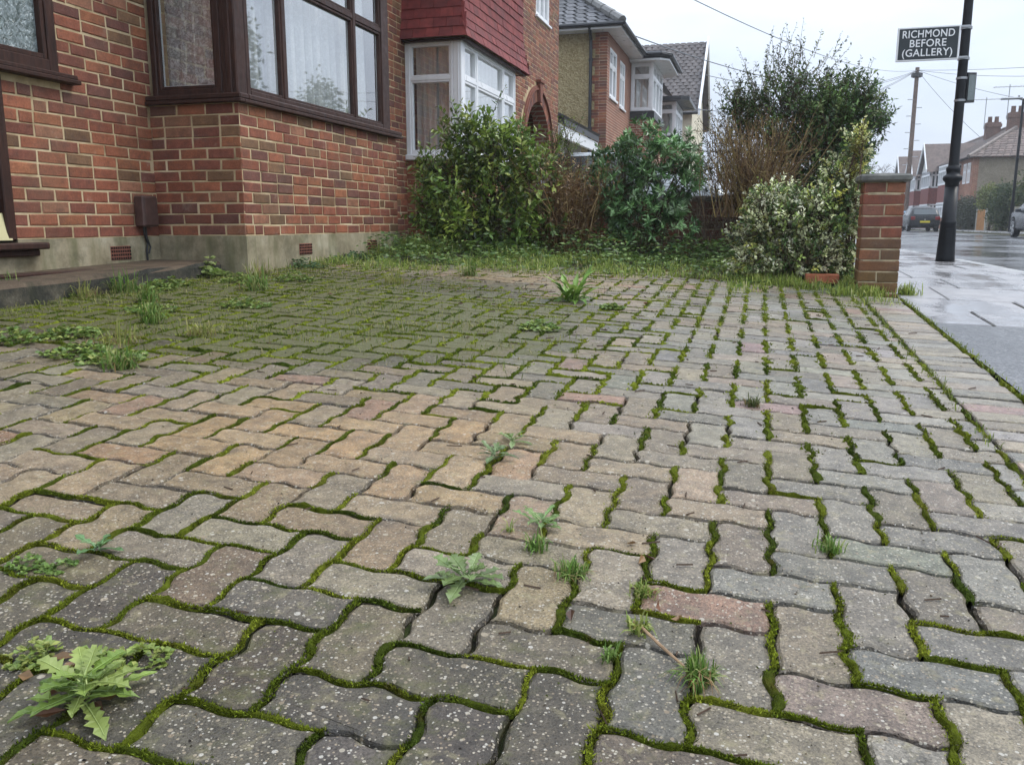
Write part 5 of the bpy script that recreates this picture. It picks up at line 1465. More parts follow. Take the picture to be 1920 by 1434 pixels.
    return o
def rz(x, y): return road_z(y) + .03 * (1 - ((x - 6.68) / 4.22) ** 2) + .002
car('parked_car', 'black hatchback seen from behind with a yellow number plate, left of the lamp post base', M['car_dark'], (9.35, 58.0, rz(9.35, 58)), 0, 4.1, 1.74, 1.47, 'hatch', 'cars along the street')
car('parked_car', 'pale blue car half hidden behind the black hatchback', M['car_blue'], (10.35, 73.5, rz(10.3, 73)), 0, 4.2, 1.75, 1.45, 'hatch', 'cars along the street')
car('parked_car', 'dark grey estate car cut off by the right edge of the photo', M['car_grey'], (10.02, 35.0, rz(10, 35)), 0, 4.6, 1.84, 1.68, 'suv', 'cars along the street')
car('parked_car', 'pale silver car standing behind the garden wall and shrubs', M['car_silver'], (-2.05, 13.6, g(-1, 13)), rad(-90), 3.6, 1.68, 1.40, 'hatch')

# ------------------------------------------------------------------ terrace across the street
def opp_house(y0, y1, label, bays, first=False, ch=True):
    xf = 13.3; z0 = far_z(y0); ze = 4.95
    H = thing('terraced_house', label, 'house', (xf, y0, z0), 'brick houses across the street')
    U, Nn = (0, 1), (-1, 0)
    w = MB(); w.box(xf + .002, y0, z0 - .2, xf + 8, y1, ze); w.build('wall', M['brick_far'], H)
    if first:
        sw = MB(); sw.box(xf + .35, y0 - .03, z0 - .2, xf + 8, y0 - .002, ze - .05); sw.build('side_wall', M['dash_far'], H)
    r = MB()
    xm = xf + 4; zr = ze + 4.4 * math.tan(rad(31)); o_ = .4
    ya = y0 + (4.4 if first else -.001)
    slate_slope(r, (xf - o_, y0 - (o_ if first else 0), ze), (xf - o_, y1, ze), (xm, ya, zr), (xm, y1, zr), .35, .4, brown_tile, .03)
    r.add([(xf - o_, y0 - (o_ if first else 0), ze - .03), (xf - o_, y1, ze - .03), (xm, y1, zr - .04), (xm, ya, zr - .04)], [(3, 2, 1, 0)], (.1, .08, .07))
    if first:
        slate_slope(r, (xf - o_, y0 - o_, ze), (xf + 8 + o_, y0 - o_, ze), (xm, ya, zr), (xm, ya, zr), .35, .4, brown_tile, .03)
        r.add([(xf - o_, y0 - o_, ze - .03), (xf + 8 + o_, y0 - o_, ze - .03), (xm, ya, zr - .04)], [(0, 1, 2)], (.1, .08, .07))
    r.add([(xf + 8 + o_, y0 - (o_ if first else 0), ze - .03), (xf + 8 + o_, y1, ze - .03), (xm, y1, zr - .04), (xm, ya, zr - .04)], [(0, 1, 2, 3)], (.1, .08, .07))
    ro = r.build('roof', M['roof_far'], H)
    ht = MB(); ht.tube([(xm, ya, zr + .02), (xm, y1, zr + .02)], .14, 6, (.16, .12, .10))
    if first: ht.tube([(xf - o_, y0 - o_, ze + .03), (xm, ya, zr + .02)], .13, 6, (.2, .17, .15)); ht.tube([(xf + 8 + o_, y0 - o_, ze + .03), (xm, ya, zr + .02)], .13, 6, (.2, .17, .15))
    ht.build('ridge_tile', M['roof_far'], ro)
    if ch:
        cy = y0 + (3.4 if first else 1.5); cx_ = xm - 1.3
        c = MB(); c.box(cx_, cy, 6.3, cx_ + .95, cy + .75, 8.1); c.box(cx_ - .06, cy - .06, 7.75, cx_ + 1.01, cy + .81, 7.98); co = c.build('chimney', M['stack'], ro)
        for k in (0, 1): p = MB(); p.lathe([(.16, 8.1), (.14, 8.5), (.17, 8.52)], cx_ + .25 + .45 * k, cy + .38, 10); p.build('chimney_pot', M['pot'], H)
        a = MB(); ax = cx_ - .2; a.tube([(ax, cy, 7.6), (ax, cy, 9.9)], .03, 5); a.tube([(ax - 1.0, cy, 9.75), (ax + 1.1, cy, 9.75)], .022, 5)
        for k in range(7): a.tube([(ax - .9 + k * .3, cy - .35, 9.75), (ax - .9 + k * .3, cy + .35, 9.75)], .012, 4)
        a.build('aerial', M['galv'], H)
    for (b0, b1, gab) in bays:
        xb = xf - .85
        tb_ = MB(); tb_.box(xb, b0, 2.15, xf, b1, 3.35); tb_.build('tile_band', M['roof_red'], H)
        bw = MB(); bw.box(xb, b0, z0, xf, b1, 1.05); bw.build('bay_wall', M['brick_far'], H)
        for (za, zb_) in ((1.06, 2.14), (3.36, 4.75)):
            k = MB(); k.box(xb + .1, b0 + .1, za, xf, b1 - .1, zb_); k.build('bay_glass', M['car_glass'], H)
            n_ = 4; wv = (b1 - b0) / n_
            fm_ = MB()
            for q in range(n_ + 1): fm_.box(xb - .01, b0 + q * wv - .07, za, xb + .12, b0 + q * wv + .07, zb_)
            for zz_ in (za, za + (zb_ - za) * .66, zb_ - .12): fm_.box(xb - .015, b0 - .07, zz_, xb + .115, b1 + .07, zz_ + .12)
            for q in range(3): fm_.box(xb + .12 + q * .26, b0 - .012, za, xb + .22 + q * .26, b0 + .1, zb_)
            for zz_ in (za, za + (zb_ - za) * .66, zb_ - .12): fm_.box(xb, b0 - .018, zz_, xf, b0 + .09, zz_ + .11)
            fm_.build('window', M['upvc'], H)
        if gab:
            ym = (b0 + b1) / 2; zt_ = 6.7
            gb_ = MB(); gb_.prism([(b0, 4.76), (b1, 4.76), (ym, zt_ - .1)], 'x', xb, xf + .5); gb_.build('gable', M['white'], H)
            gr_ = MB(); gr_.add([(xb - .3, b0 - .4, 4.55), (xb - .3, ym, zt_ + .1), (xf + 3, ym, zt_ + .1), (xf + 1, b0 - .4, 4.6)], [(0, 1, 2, 3)], (.15, .115, .1)); gr_.add([(xb - .3, b1 + .4, 4.55), (xb - .3, ym, zt_ + .1), (xf + 3, ym, zt_ + .1), (xf + 1, b1 + .4, 4.6)], [(3, 2, 1, 0)], (.15, .115, .1))
            gr_.build('gable_roof', M['roof_far'], H)
            bb_ = MB()
            for e in (b0 - .42, b1 + .42): bb_.prism([(e, 4.45), (e, 4.75), (ym, zt_ + .18), (ym, zt_ - .12)], 'x', xb - .36, xb - .29)
            bb_.build('bargeboard', M['upvc'], H)
    return H
M['pot'] = plain('chimney_pot_clay', (0.13, 0.075, 0.055), 0.85, 0.2, var=0.2); M['stack'] = mat_brick_far('stack_brick', (0.16, 0.075, 0.055), (0.12, 0.06, 0.045), (0.2, 0.17, 0.14))
M['roof_red'] = plain('red_tile_band', (0.20, 0.062, 0.05), 0.75, 0.3, var=0.3, scale=9)
E1 = opp_house(64, 72.2, 'end house opposite with pebbledash side wall, hip roof and two pot chimney', [(67.6, 70.6, False)], True)
wq = window(E1, (13.3, 66.6), (0, -1), (-1, 0), .8, 3.3, 4.65, [.4], [[4.1], [4.1]], .08, .08, .1, M['upvc'], M['car_glass'], .04, -.06)
wq = window(E1, (13.3, 65.4), (0, -1), (-1, 0), .8, 3.3, 4.65, [.4], [[4.1], [4.1]], .08, .08, .1, M['upvc'], M['car_glass'], .04, -.06)
opp_house(72.2, 79.4, 'second house opposite with a white gabled bay', [(74.2, 77.6, True)], False, True)
opp_house(79.4, 86.6, 'third house opposite with gabled bay beyond the second', [(80.8, 84.0, True)], False, False)
opp_house(86.6, 94.0, 'farthest house opposite, narrow in view beside the telegraph pole', [(88.0, 91.0, True)], False, False)
NB = thing('neighbour_house', 'pale rendered house end at the right edge beyond the street lamp', 'house', (15.5, 52, .4))
nbm = MB(); nbm.box(16.4, 48.5, .2, 25, 55.5, 4.9); nbm.build('wall', M['white'], NB)
nbr = MB(); hip_roof(nbr, 16.4, 48.5, 25, 55.5, 4.9, rad(32), .5, col=(.13, .105, .095)); nbr.build('roof', M['roof_far'], NB)
nbw = MB(); nbw.box(16.33, 50, 3.0, 16.395, 52, 4.4); nbw.build('window', M['car_glass'], NB)
# low fences in front of the houses opposite
fp = thing('timber_fence', 'short orange timber fence panel between the hedges across the street', 'fence', (12.35, 57, .3))
for k in range(9): b = MB(); b.cbox(12.36 + .0, 55.2 + k * .22, far_z(56), 12.39, 55.2 + k * .22 + .205, 1.45, .004); b.build('plank', M['fence_orange'], fp)
b = MB(); b.cbox(12.33, 55.05, far_z(56), 12.45, 55.19, 1.5, .01); b.cbox(12.33, 57.2, far_z(56), 12.45, 57.33, 1.5, .01); b.build('post', M['conc'], fp)
fq = thing('panel_fence', 'grey weathered panel fence with pale concrete posts behind the street lamp', 'fence', (12.35, 49, .3))
for k in range(12): b = MB(); b.cbox(12.36, 46.9 + k * .25, far_z(48), 12.39, 46.9 + k * .25 + .235, 1.5, .004); b.build('plank', M['fence_grey'], fq)
for yy in (46.75, 49.92): b = MB(); b.cbox(12.33, yy, far_z(48), 12.45, yy + .13, 1.62, .01); b.build('post', M['conc'], fq)

# ------------------------------------------------------------------ plants
def norm(a): return a / np.maximum(np.linalg.norm(a, axis=1, keepdims=True), 1e-9)
class Leaves:
    """many leaf blades: five points each, folded along the midrib, optional paler rim"""
    def __init__(s): s.V = []; s.C = []
    def add(s, P, D, N, L_, W_, col, fold=.18, droop=.15, widest=.45):
        P = np.asarray(P, float); D = norm(np.asarray(D, float)); n = len(P)
        N = np.asarray(N, float); N = N - D * (N * D).sum(1, keepdims=True); N = norm(N)
        S = np.cross(D, N); L_ = np.broadcast_to(L_, n)[:, None]; W_ = np.broadcast_to(W_, n)[:, None]
        mid = P + D * L_ * widest - N * W_ * fold
        l = P + D * L_ * widest + S * W_ * .5; r = P + D * L_ * widest - S * W_ * .5
        tip = P + D * L_ - N * L_ * droop
        s.V.append(np.stack([P, l, tip, r, mid], 1).reshape(-1, 3)); s.C.append(np.repeat(np.asarray(col, float), 4, axis=0))
        return s
    def build(s, name, mat, parent=None, base=None, extra=None):
        V = np.concatenate(s.V); n = len(V) // 5
        b = np.arange(n)[:, None] * 5
        F = np.concatenate([b + np.array([0, 4, 1]), b + np.array([1, 4, 2]), b + np.array([2, 4, 3]), b + np.array([3, 4, 0])], 1).reshape(-1)
        return mesh_np(name, V, F, np.full(n * 4, 3), np.concatenate(s.C), None, mat, parent, base)
def rdir(n, up=0.0):
    d = NR.normal(size=(n, 3)); d[:, 2] += up
    return norm(d)
def pal(n, colours, weights=None, var=.25):
    c = np.array(colours)[NR.choice(len(colours), n, p=None if weights is None else np.array(weights) / sum(weights))]
    return c * NR.uniform(1 - var, 1 + var, (n, 1))
def tubes3(mb_list, A, B, r0, r1, cols):
    """thin three-sided twigs from A to B (arrays)"""
    D = norm(B - A); ref = np.where(np.abs(D[:, 2:3]) > .9, np.array([[1., 0, 0]]), np.array([[0, 0, 1.]]))
    u = norm(np.cross(D, ref)); w = np.cross(D, u)
    V = []
    for P, r in ((A, r0), (B, r1)):
        for k in range(3):
            a = 2 * math.pi * k / 3
            V.append(P + (u * math.cos(a) + w * math.sin(a)) * np.broadcast_to(r, len(A))[:, None])
    V = np.stack(V, 1).reshape(-1, 3)
    n = len(A); b = np.arange(n)[:, None] * 6
    F = np.concatenate([b + np.array([k, (k + 1) % 3, 3 + (k + 1) % 3, 3 + k]) for k in range(3)], 1).reshape(-1)
    mb_list.append((V, F, np.full(n * 3, 4), np.repeat(cols, 3, axis=0)))
def build_tubes(lst, name, mat, parent=None, base=None):
    V = []; F = []; S = []; Cc = []; o = 0
    for v, f, s, c in lst:
        V.append(v); F.append(f + o); S.append(s); Cc.append(c); o += len(v)
    return mesh_np(name, np.concatenate(V), np.concatenate(F), np.concatenate(S), np.concatenate(Cc), None, mat, parent, base)
def in_lobes(n, lobes, hollow=.5):
    w = np.array([l[2] for l in lobes], float); k = NR.choice(len(lobes), n, p=w / w.sum())
    d = rdir(n); r = NR.uniform(hollow, 1, n) ** (1 / 2.0)
    c = np.array([l[0] for l in lobes], float)[k]; a = np.array([l[1] for l in lobes], float)[k]
    return c + d * a * r[:, None], norm(d / a)
def shrub(name, label, base, lobes, shoots, per, Ls, Lw, leafL, leafW, colours, weights, stems=26, mat='leaf', up=.5, spread=1.0, bark=(.09, .06, .04), whorl=False, tipcol=None, group=None, hollow=.45, twig_r=.0025):
    root = thing(name, label, 'shrub', base, group)
    rough = []
    for k in range(9):
        l = R.choice(lobes); d = rdir(1)[0]; c0 = np.array(l[0]) + d * np.array(l[1]) * R.uniform(.8, 1.1)
        if c0[2] > base[2] + .12: rough.append((tuple(c0), tuple(np.array(l[1]) * R.uniform(.22, .42)), l[2] * .16))
    lobes = list(lobes) + rough
    P, O = in_lobes(shoots, lobes, hollow)
    keep = P[:, 2] > base[2] + .02; P = P[keep]; O = O[keep]; n = len(P)
    D = norm(O * .9 + rdir(n) * .55 * spread + np.array([0, 0, up]))
    Ln = Ls * NR.uniform(.5, 1.35, n)
    A = P - D * Ln[:, None] * .35; B = P + D * Ln[:, None] * .65
    tw = []
    bark_c = np.array(bark)
    mid = (A + B) / 2 + NR.normal(size=(n, 3)) * .012
    cols = np.repeat(bark_c[None] * 1.0, n, 0) * NR.uniform(.7, 1.5, (n, 1))
    tubes3(tw, A, mid, twig_r * 1.3, twig_r, cols); tubes3(tw, mid, B, twig_r, twig_r * .5, cols)
    # main stems, each reaching to a shoot through a bent knee
    m = min(stems, n); idx = NR.choice(n, m, replace=False)
    b0 = np.array(base) + np.stack([NR.normal(0, .09, m) * max(.4, lobes[0][1][0]), NR.normal(0, .05, m), np.full(m, -.02)], 1)
    e = A[idx]; k1 = b0 * .6 + e * .4 + NR.normal(size=(m, 3)) * .05; k1[:, 2] += .06; k2 = b0 * .25 + e * .75 + NR.normal(size=(m, 3)) * .05
    sc = np.repeat(bark_c[None], m, 0) * NR.uniform(.7, 1.3, (m, 1))
    tubes3(tw, b0, k1, .011, .008, sc); tubes3(tw, k1, k2, .008, .0055, sc); tubes3(tw, k2, e, .0055, .003, sc)
    # side branches link the other shoots to the nearest stem knees
    for i0_ in range(0, n, 1500):
        q = A[i0_:i0_ + 1500]; dd = ((q[:, None, :] - k2[None]) ** 2).sum(2); j_ = dd.argmin(1)
        sel = NR.random(len(q)) < .45
        tubes3(tw, k2[j_][sel], q[sel], .0035, .0022, np.repeat(bark_c[None], sel.sum(), 0))
    build_tubes(tw, 'stems', M['twig'], root)
    lv = Leaves()
    clump = np.array([.5 + 1.05 * vnoise(p[0] + p[1], p[2], 6.5, 21) for p in P]); shade = NR.uniform(.7, 1.35, n) * clump
    pick = NR.choice(len(colours), n, p=None if weights is None else np.array(weights) / sum(weights))
    for q in range(per):
        t = (q + .5 + NR.uniform(-.3, .3, n)) / per
        if whorl: t = .55 + .45 * t
        Q = A + (B - A) * t[:, None]
        side = np.cross(D, rdir(n)); side = norm(side)
        dr = norm(D * NR.uniform(.25, .9, (n, 1)) + side * NR.uniform(.6, 1.1, (n, 1)))
        s_ = (NR.uniform(.65, 1.25, n)) * (1 - .25 * t)
        c = np.array(colours)[pick] * shade[:, None] * NR.uniform(.75, 1.25, (n, 1))
        if tipcol is not None:
            k = np.clip((t - .6) * 2.2, 0, 1)[:, None] * NR.uniform(0, 1, (n, 1)); c = c * (1 - k) + np.array(tipcol) * k
        N_ = np.array([0, 0, 1.]) + NR.normal(size=(n, 3)) * .55
        lv.add(Q, dr, N_, leafL * s_, leafW * s_, c, droop=.12)
    lv.build('foliage', M[mat], root)
    return root
def gg(x, y): return g(x, y)
DG = [(0.075, 0.135, 0.026), (0.14, 0.225, 0.042), (0.225, 0.315, 0.055), (0.32, 0.38, 0.075)]
# dark green evergreen against the white bay, lime tips, upright shoots
shrub('evergreen_shrub', 'dark green leafy shrub with upright shoots in front of the white bay window', (-2.75, 8.35, gg(-2.75, 8.3)),
      [((-2.75, 8.35, .95), (.52, .42, .50), 5), ((-2.45, 8.3, 1.25), (.36, .32, .40), 3), ((-2.85, 8.4, 1.42), (.20, .22, .36), 1.3), ((-3.25, 8.5, .95), (.22, .3, .42), 1.6), ((-2.5, 8.1, .66), (.5, .32, .26), 2.4), ((-2.1, 8.2, .62), (.3, .25, .2), 1), ((-3.15, 8.3, .68), (.28, .25, .16), 1), ((-2.1, 8.4, 1.1), (.25, .28, .34), 1.4), ((-2.55, 8.3, 1.55), (.12, .15, .32), .5), ((-2.95, 8.3, 1.5), (.12, .15, .34), .6), ((-3.3, 8.5, 1.2), (.1, .15, .25), .5)],
      780, 11, .26, .3, .088, .040, DG, (3, 4, 2.6, 1.2), 40, 'leaf_gloss', .6, 1.0, (.07, .05, .035), False, (.22, .25, .05))
shrub('wispy_shrub', 'thin wispy shrub with sparse small leaves rising beside the arched porch', (-1.95, 8.9, gg(-1.95, 8.9)),
      [((-1.95, 8.9, 1.25), (.20, .2, .42), 2), ((-2.15, 8.9, 1.0), (.3, .25, .4), 2)], 130, 12, .34, .3, .038, .016, DG, (3, 4, 2, 1), 16, 'leaf', .9)
# brown dead shrub
DB = [(0.16, 0.09, 0.042), (0.25, 0.15, 0.07), (0.11, 0.062, 0.032), (0.34, 0.25, 0.12)]
def dead_shrub(label, base, fan, count, h0, h1, colours, leaves, leafL, r0=.0035, lean=.5, depth=.25, group=None):
    root = thing('dead_shrub', label, 'shrub', base, group)
    n = count; tw = []
    a = NR.normal(0, 1, n); b0 = np.array(base) + np.stack([NR.normal(0, fan * .28, n), NR.normal(0, depth * .3, n), np.full(n, -.02)], 1)
    hh = NR.uniform(h0, h1, n)
    tip = b0 + np.stack([a * fan * lean * (hh / h1), NR.normal(0, depth * .6, n), hh], 1)
    k1 = b0 + (tip - b0) * .35 + NR.normal(size=(n, 3)) * .025; k2 = b0 + (tip - b0) * .7 + NR.normal(size=(n, 3)) * .035
    c = pal(n, colours, None, .3)
    tubes3(tw, b0, k1, r0 * 1.3, r0, c); tubes3(tw, k1, k2, r0, r0 * .7, c); tubes3(tw, k2, tip, r0 * .7, r0 * .35, c)
    for q in range(5):                      # side twigs
        t = NR.uniform(.35, .98, n)[:, None]
        s = np.where(t < .7, k1 + (k2 - k1) * ((t - .35) / .35), k2 + (tip - k2) * ((t - .7) / .3))
        d = norm(norm(tip - b0) * .8 + rdir(n) * .8); e = s + d * NR.uniform(.06, .24, (n, 1))
        tubes3(tw, s, e, r0 * .55, r0 * .28, pal(n, colours, None, .3))
        if q < leaves:
            pass
    build_tubes(tw, 'stems', M['twig'], root)
    if leaves:
        lv = Leaves()
        for q in range(leaves):
            t = NR.uniform(.25, 1.0, (n, 1)); P = b0 + (tip - b0) * t + NR.normal(size=(n, 3)) * .045
            lv.add(P, rdir(n, -.1), rdir(n), leafL * NR.uniform(.6, 1.3, n), leafL * .42, pal(n, colours, None, .35))
        lv.build('dry_leaves', M['leaf'], root)
    return root
dead_shrub('brown dead shrub of dry stalks between the two green shrubs', (-1.85, 8.45, gg(-1.85, 8.4)), .42, 420, .45, 1.0, DB, 9, .045, .003, .62, .3)
# glossy mid green shrub with leaves in whorls
CG = [(0.065, 0.14, 0.046), (0.125, 0.235, 0.082), (0.22, 0.36, 0.15), (0.34, 0.47, 0.27)]
shrub('glossy_shrub', 'rounded glossy mid green shrub with whorled narrow leaves to the right of the dead shrub', (-1.15, 8.6, gg(-1.15, 8.6)),
      [((-1.15, 8.6, 1.05), (.47, .4, .46), 5), ((-.85, 8.5, 1.15), (.26, .3, .32), 2), ((-1.4, 8.6, 1.15), (.24, .28, .28), 2), ((-1.15, 8.6, 1.45), (.16, .2, .2), .6), ((-.8, 8.6, 1.38), (.14, .2, .18), .5), ((-1.0, 8.4, .62), (.38, .25, .28), 1.6)],
      700, 12, .13, .3, .092, .028, CG, (4, 4, 2.4, 1), 34, 'leaf_gloss', .5, 1.0, (.10, .08, .05), True, hollow=.55)
# tall shrub: dark dense right half, thin twiggy crown
TG = [(0.045, 0.085, 0.028), (0.085, 0.145, 0.042), (0.14, 0.22, 0.065), (0.22, 0.28, 0.10)]
shrub('tall_shrub', 'tall dark shrub with thin upright shoots against the sky behind the variegated bush', (.45, 9.3, gg(.4, 9.3)),
      [((.55, 9.3, 1.45), (.42, .4, .55), 4), ((.25, 9.4, 1.75), (.55, .4, .42), 2.6), ((.75, 9.3, 1.75), (.34, .34, .36), 1.8), ((.62, 9.1, 1.0), (.36, .3, .4), 1.8)],
      1750, 11, .22, .3, .060, .025, TG, (4, 4, 2, 1), 50, 'leaf', .75, 1.1, (.10, .07, .05))
shrub('twiggy_shrub', 'loose twiggy shrub with sparse small leaves to the left of the tall dark shrub', (-.15, 9.3, gg(-.1, 9.3)),
      [((-.1, 9.3, 1.55), (.50, .35, .50), 3), ((.05, 9.3, 2.05), (.42, .3, .36), 2.4), ((-.45, 9.4, 1.35), (.34, .3, .40), 2), ((.35, 9.3, 2.2), (.38, .3, .26), 1.2), ((.8, 9.3, 2.05), (.16, .2, .22), .35)],
      430, 14, .34, .3, .042, .018, [(0.06, 0.08, 0.03), (0.11, 0.13, 0.05), (0.16, 0.17, 0.075), (0.04, 0.055, 0.025)], (3, 3, 1.4, 2), 40, 'leaf', .95, .9, (.11, .08, .06), hollow=.2, twig_r=.002)
for lx_, hz in ((.18, 2.62), (.42, 2.48), (.78, 2.46), (.0, 2.35), (-.28, 2.1)):
    pass
dead_shrub('fan of bare reddish brown twigs in front of the tall shrub', (-.08, 8.35, gg(-.1, 8.3) + .46), .46, 330, .35, .92, [(0.16, 0.10, 0.055), (0.24, 0.155, 0.075), (0.10, 0.065, 0.042), (0.28, 0.21, 0.085)], 2, .028, .0034, .62, .28)
dead_shrub('bare straggly twigs over the old garden wall', (-.45, 9.2, gg(-.4, 9.2) + .1), .5, 60, .4, .95, [(0.12, 0.09, 0.065), (0.18, 0.14, 0.10)], 2, .03, .003, .9, .25)
# variegated shrub beside the pier
VG = [(0.08, 0.14, 0.04), (0.60, 0.62, 0.37), (0.70, 0.70, 0.52), (0.28, 0.36, 0.10), (0.50, 0.50, 0.13)]
shrub('variegated_shrub', 'cream and green variegated shrub leaning against the brick pier', (.30, 7.05, gg(.3, 7)),
      [((.22, 7.05, .68), (.36, .32, .22), 4), ((.02, 7.0, .55), (.20, .25, .18), 1.6), ((.48, 7.0, .70), (.22, .26, .28), 2.6), ((.58, 7.0, .55), (.12, .22, .26), 1.0), ((.05, 6.95, .78), (.18, .2, .16), .8), ((-.06, 6.9, .42), (.14, .2, .10), .9), ((.56, 6.92, .40), (.13, .15, .14), .9), ((.3, 6.8, .45), (.25, .15, .12), 1.0), ((.64, 7.05, .8), (.10, .2, .2), .8), ((.58, 7.1, .98), (.16, .2, .24), 1.1), ((.66, 7.1, 1.20), (.09, .12, .20), .5), ((.12, 7.1, .88), (.20, .2, .12), 1.0)],
      1700, 9, .11, .3, .040, .022, VG, (3.6, 3.0, 1.6, 2.2, 1), 34, 'leaf', .4, 1.0, (.10, .08, .05), hollow=.6)
shrub('golden_shoots', 'yellowish shoots of the variegated climber standing up behind the brick pier', (.68, 7.0, gg(.6, 7)),
      [((.68, 7.05, 1.12), (.07, .1, .26), 1)], 75, 9, .10, .3, .034, .018, [(0.42, 0.40, 0.08), (0.30, 0.31, 0.07), (0.45, 0.45, 0.2)], None, 10, 'leaf', .9)

# ------------------------------------------------------------------ trees and hedges across the street
def leafy_tree(name, label, base, lobes, n, L_, colours, trunk=(.2, 2.0), cat='tree', group=None, per=6, aspect=.5):
    root = thing(name, label, cat, base, group)
    tr = MB(); b = Vector(base); hgt = max(l[0][2] + l[1][2] * .3 for l in lobes)
    tr.tube([b - Vector((0, 0, .1)), b + Vector((.05, 0, trunk[1] * .5)), b + Vector((0, .05, hgt - b.z))], [trunk[0], trunk[0] * .8, trunk[0] * .25], 8, (.07, .055, .04))
    for l in lobes:
        c = Vector(l[0]); s = b + Vector((0, 0, min(trunk[1] * .7, c.z - b.z)))
        tr.tube([s, (s + c) / 2 + Vector((R.uniform(-.2, .2), R.uniform(-.2, .2), .1)), c + Vector((0, 0, l[1][2] * .5))], [trunk[0] * .45, trunk[0] * .3, .02], 5, (.07, .055, .04))
    tr.build('trunk', M['twig'], root)
    P, O = in_lobes(n, lobes, .35); P = P[P[:, 2] > base[2] + .03]; O = O[:len(P)]; n = len(P)
    lv = Leaves(); sh = NR.uniform(.6, 1.35, (n, 1)); pk = pal(n, colours, None, .2)
    for q in range(per):
        lv.add(P + NR.normal(size=(n, 3)) * L_ * .9, norm(rdir(n) + O * .5), rdir(n, .6), L_ * NR.uniform(.6, 1.3, n), L_ * aspect, pk * sh * NR.uniform(.8, 1.2, (n, 1)))
    lv.build('crown', M['leaf'], root)
    return root
HG = [(0.035, 0.06, 0.018), (0.05, 0.08, 0.022), (0.08, 0.10, 0.03)]
zf = far_z(55)
def box_lobes(x, y0, y1, z0, z1, w, k):
    return [((x + R.uniform(-.1, .1), y0 + (y1 - y0) * (i + .5) / k, (z0 + z1) / 2 + R.uniform(-.1, .15)), (w, (y1 - y0) / k * .8, (z1 - z0) / 2), 1) for i in range(k)]
leafy_tree('clipped_hedge', 'dark clipped hedge behind the lamp post across the street', (12.6, 61, zf), box_lobes(12.6, 58.6, 62.8, zf, 2.15, .5, 5), 900, .16, [(0.04, 0.05, 0.025), (0.05, 0.055, 0.03)], (.1, 1), 'hedge')
leafy_tree('yellow_bush', 'yellow green bush over the orange fence across the street', (13.0, 57, zf), [((12.9, 57, 2.1), (.5, 1.3, .75), 2), ((12.9, 56, 1.8), (.5, .8, .6), 1)], 520, .16, [(0.16, 0.18, 0.04), (0.10, 0.13, 0.03)], (.08, 1), 'bush')
leafy_tree('round_bush', 'tall dark rounded bush next to the orange fence across the street', (12.7, 53, zf), [((12.7, 53.2, 1.5), (.6, 1.2, 1.25), 2), ((12.8, 52.2, 1.9), (.55, .9, .9), 1)], 900, .15, HG, (.1, 1), 'bush')
leafy_tree('garden_tree', 'dense green tree behind the far street lamp', (13.6, 48, zf), [((13.6, 48.5, 2.4), (1.2, 2.0, 1.5), 3), ((13.9, 47, 3.1), (1.0, 1.4, 1.2), 2), ((13.5, 50.5, 1.7), (1.0, 1.3, 1.2), 1.5), ((13.4, 45.8, 2.3), (1.0, 1.2, 1.4), 1.5)], 1700, .18, HG + [(0.10, 0.12, 0.03)], (.16, 1.4))
def bare_tree(label, base, hgt, seed, group):
    rr = random.Random(seed); root = thing('bare_tree', label, 'tree', base, group); mb = MB(); tb__ = MB()
    def br(p, d, l, r, dep):
        m = tb__ if dep == 0 else mb
        q = p + d * l * .5 + Vector((rr.gauss(0, .05), rr.gauss(0, .05), 0)) * l; e = p + d * l
        m.tube([p, q, e], [r, r * .85, r * .65], 5 if dep < 3 else 3, (.15, .13, .115), 0, False)
        if dep >= 5: return
        for k in range(rr.choice((2, 3, 3)) if dep else 4):
            nd = (d + Vector((rr.gauss(0, .5), rr.gauss(0, .5), rr.gauss(.12, .25)))).normalized()
            br(q.lerp(e, rr.uniform(.3, 1)), nd, l * rr.uniform(.55, .8), r * .6, dep + 1)
    br(Vector(base), Vector((rr.gauss(0, .05), 0, 1)).normalized(), hgt * .3, hgt * .02, 0)
    tb__.build('trunk', M['twig'], root); mb.build('crown', M['twig'], root)
GT = 'bare winter trees closing the end of the street'
bare_tree('bare winter tree at the end of the street, just left of the telegraph pole', (13.5, 121, .4), 11.5, 3, GT)
bare_tree('bare winter tree at the end of the street, just right of the telegraph pole', (17.5, 128, .4), 10.5, 5, GT)
bare_tree('lower bare winter tree left of the others at the end of the street', (9.6, 118, .4), 9.0, 8, GT)
bare_tree('thin bare tree showing between the roofs across the street', (26, 112, .4), 12.5, 12, GT)
fw = Leaves(); P, O = in_lobes(4500, [((14, 132, 2), (12, 3, 3.6), 3), ((24, 130, 2.6), (8, 3, 4), 2), ((4, 134, 1.6), (10, 3, 3), 2)], .1)
fw.add(P, rdir(len(P)), rdir(len(P), .5), .7, .4, pal(len(P), [(0.10, 0.105, 0.08), (0.13, 0.12, 0.09), (0.08, 0.095, 0.06)]))
tag(fw.build('far_woods', M['leaf'], None, (14, 132, .4)), 'grey green mass of trees closing the view along the street', None, None, 'stuff')
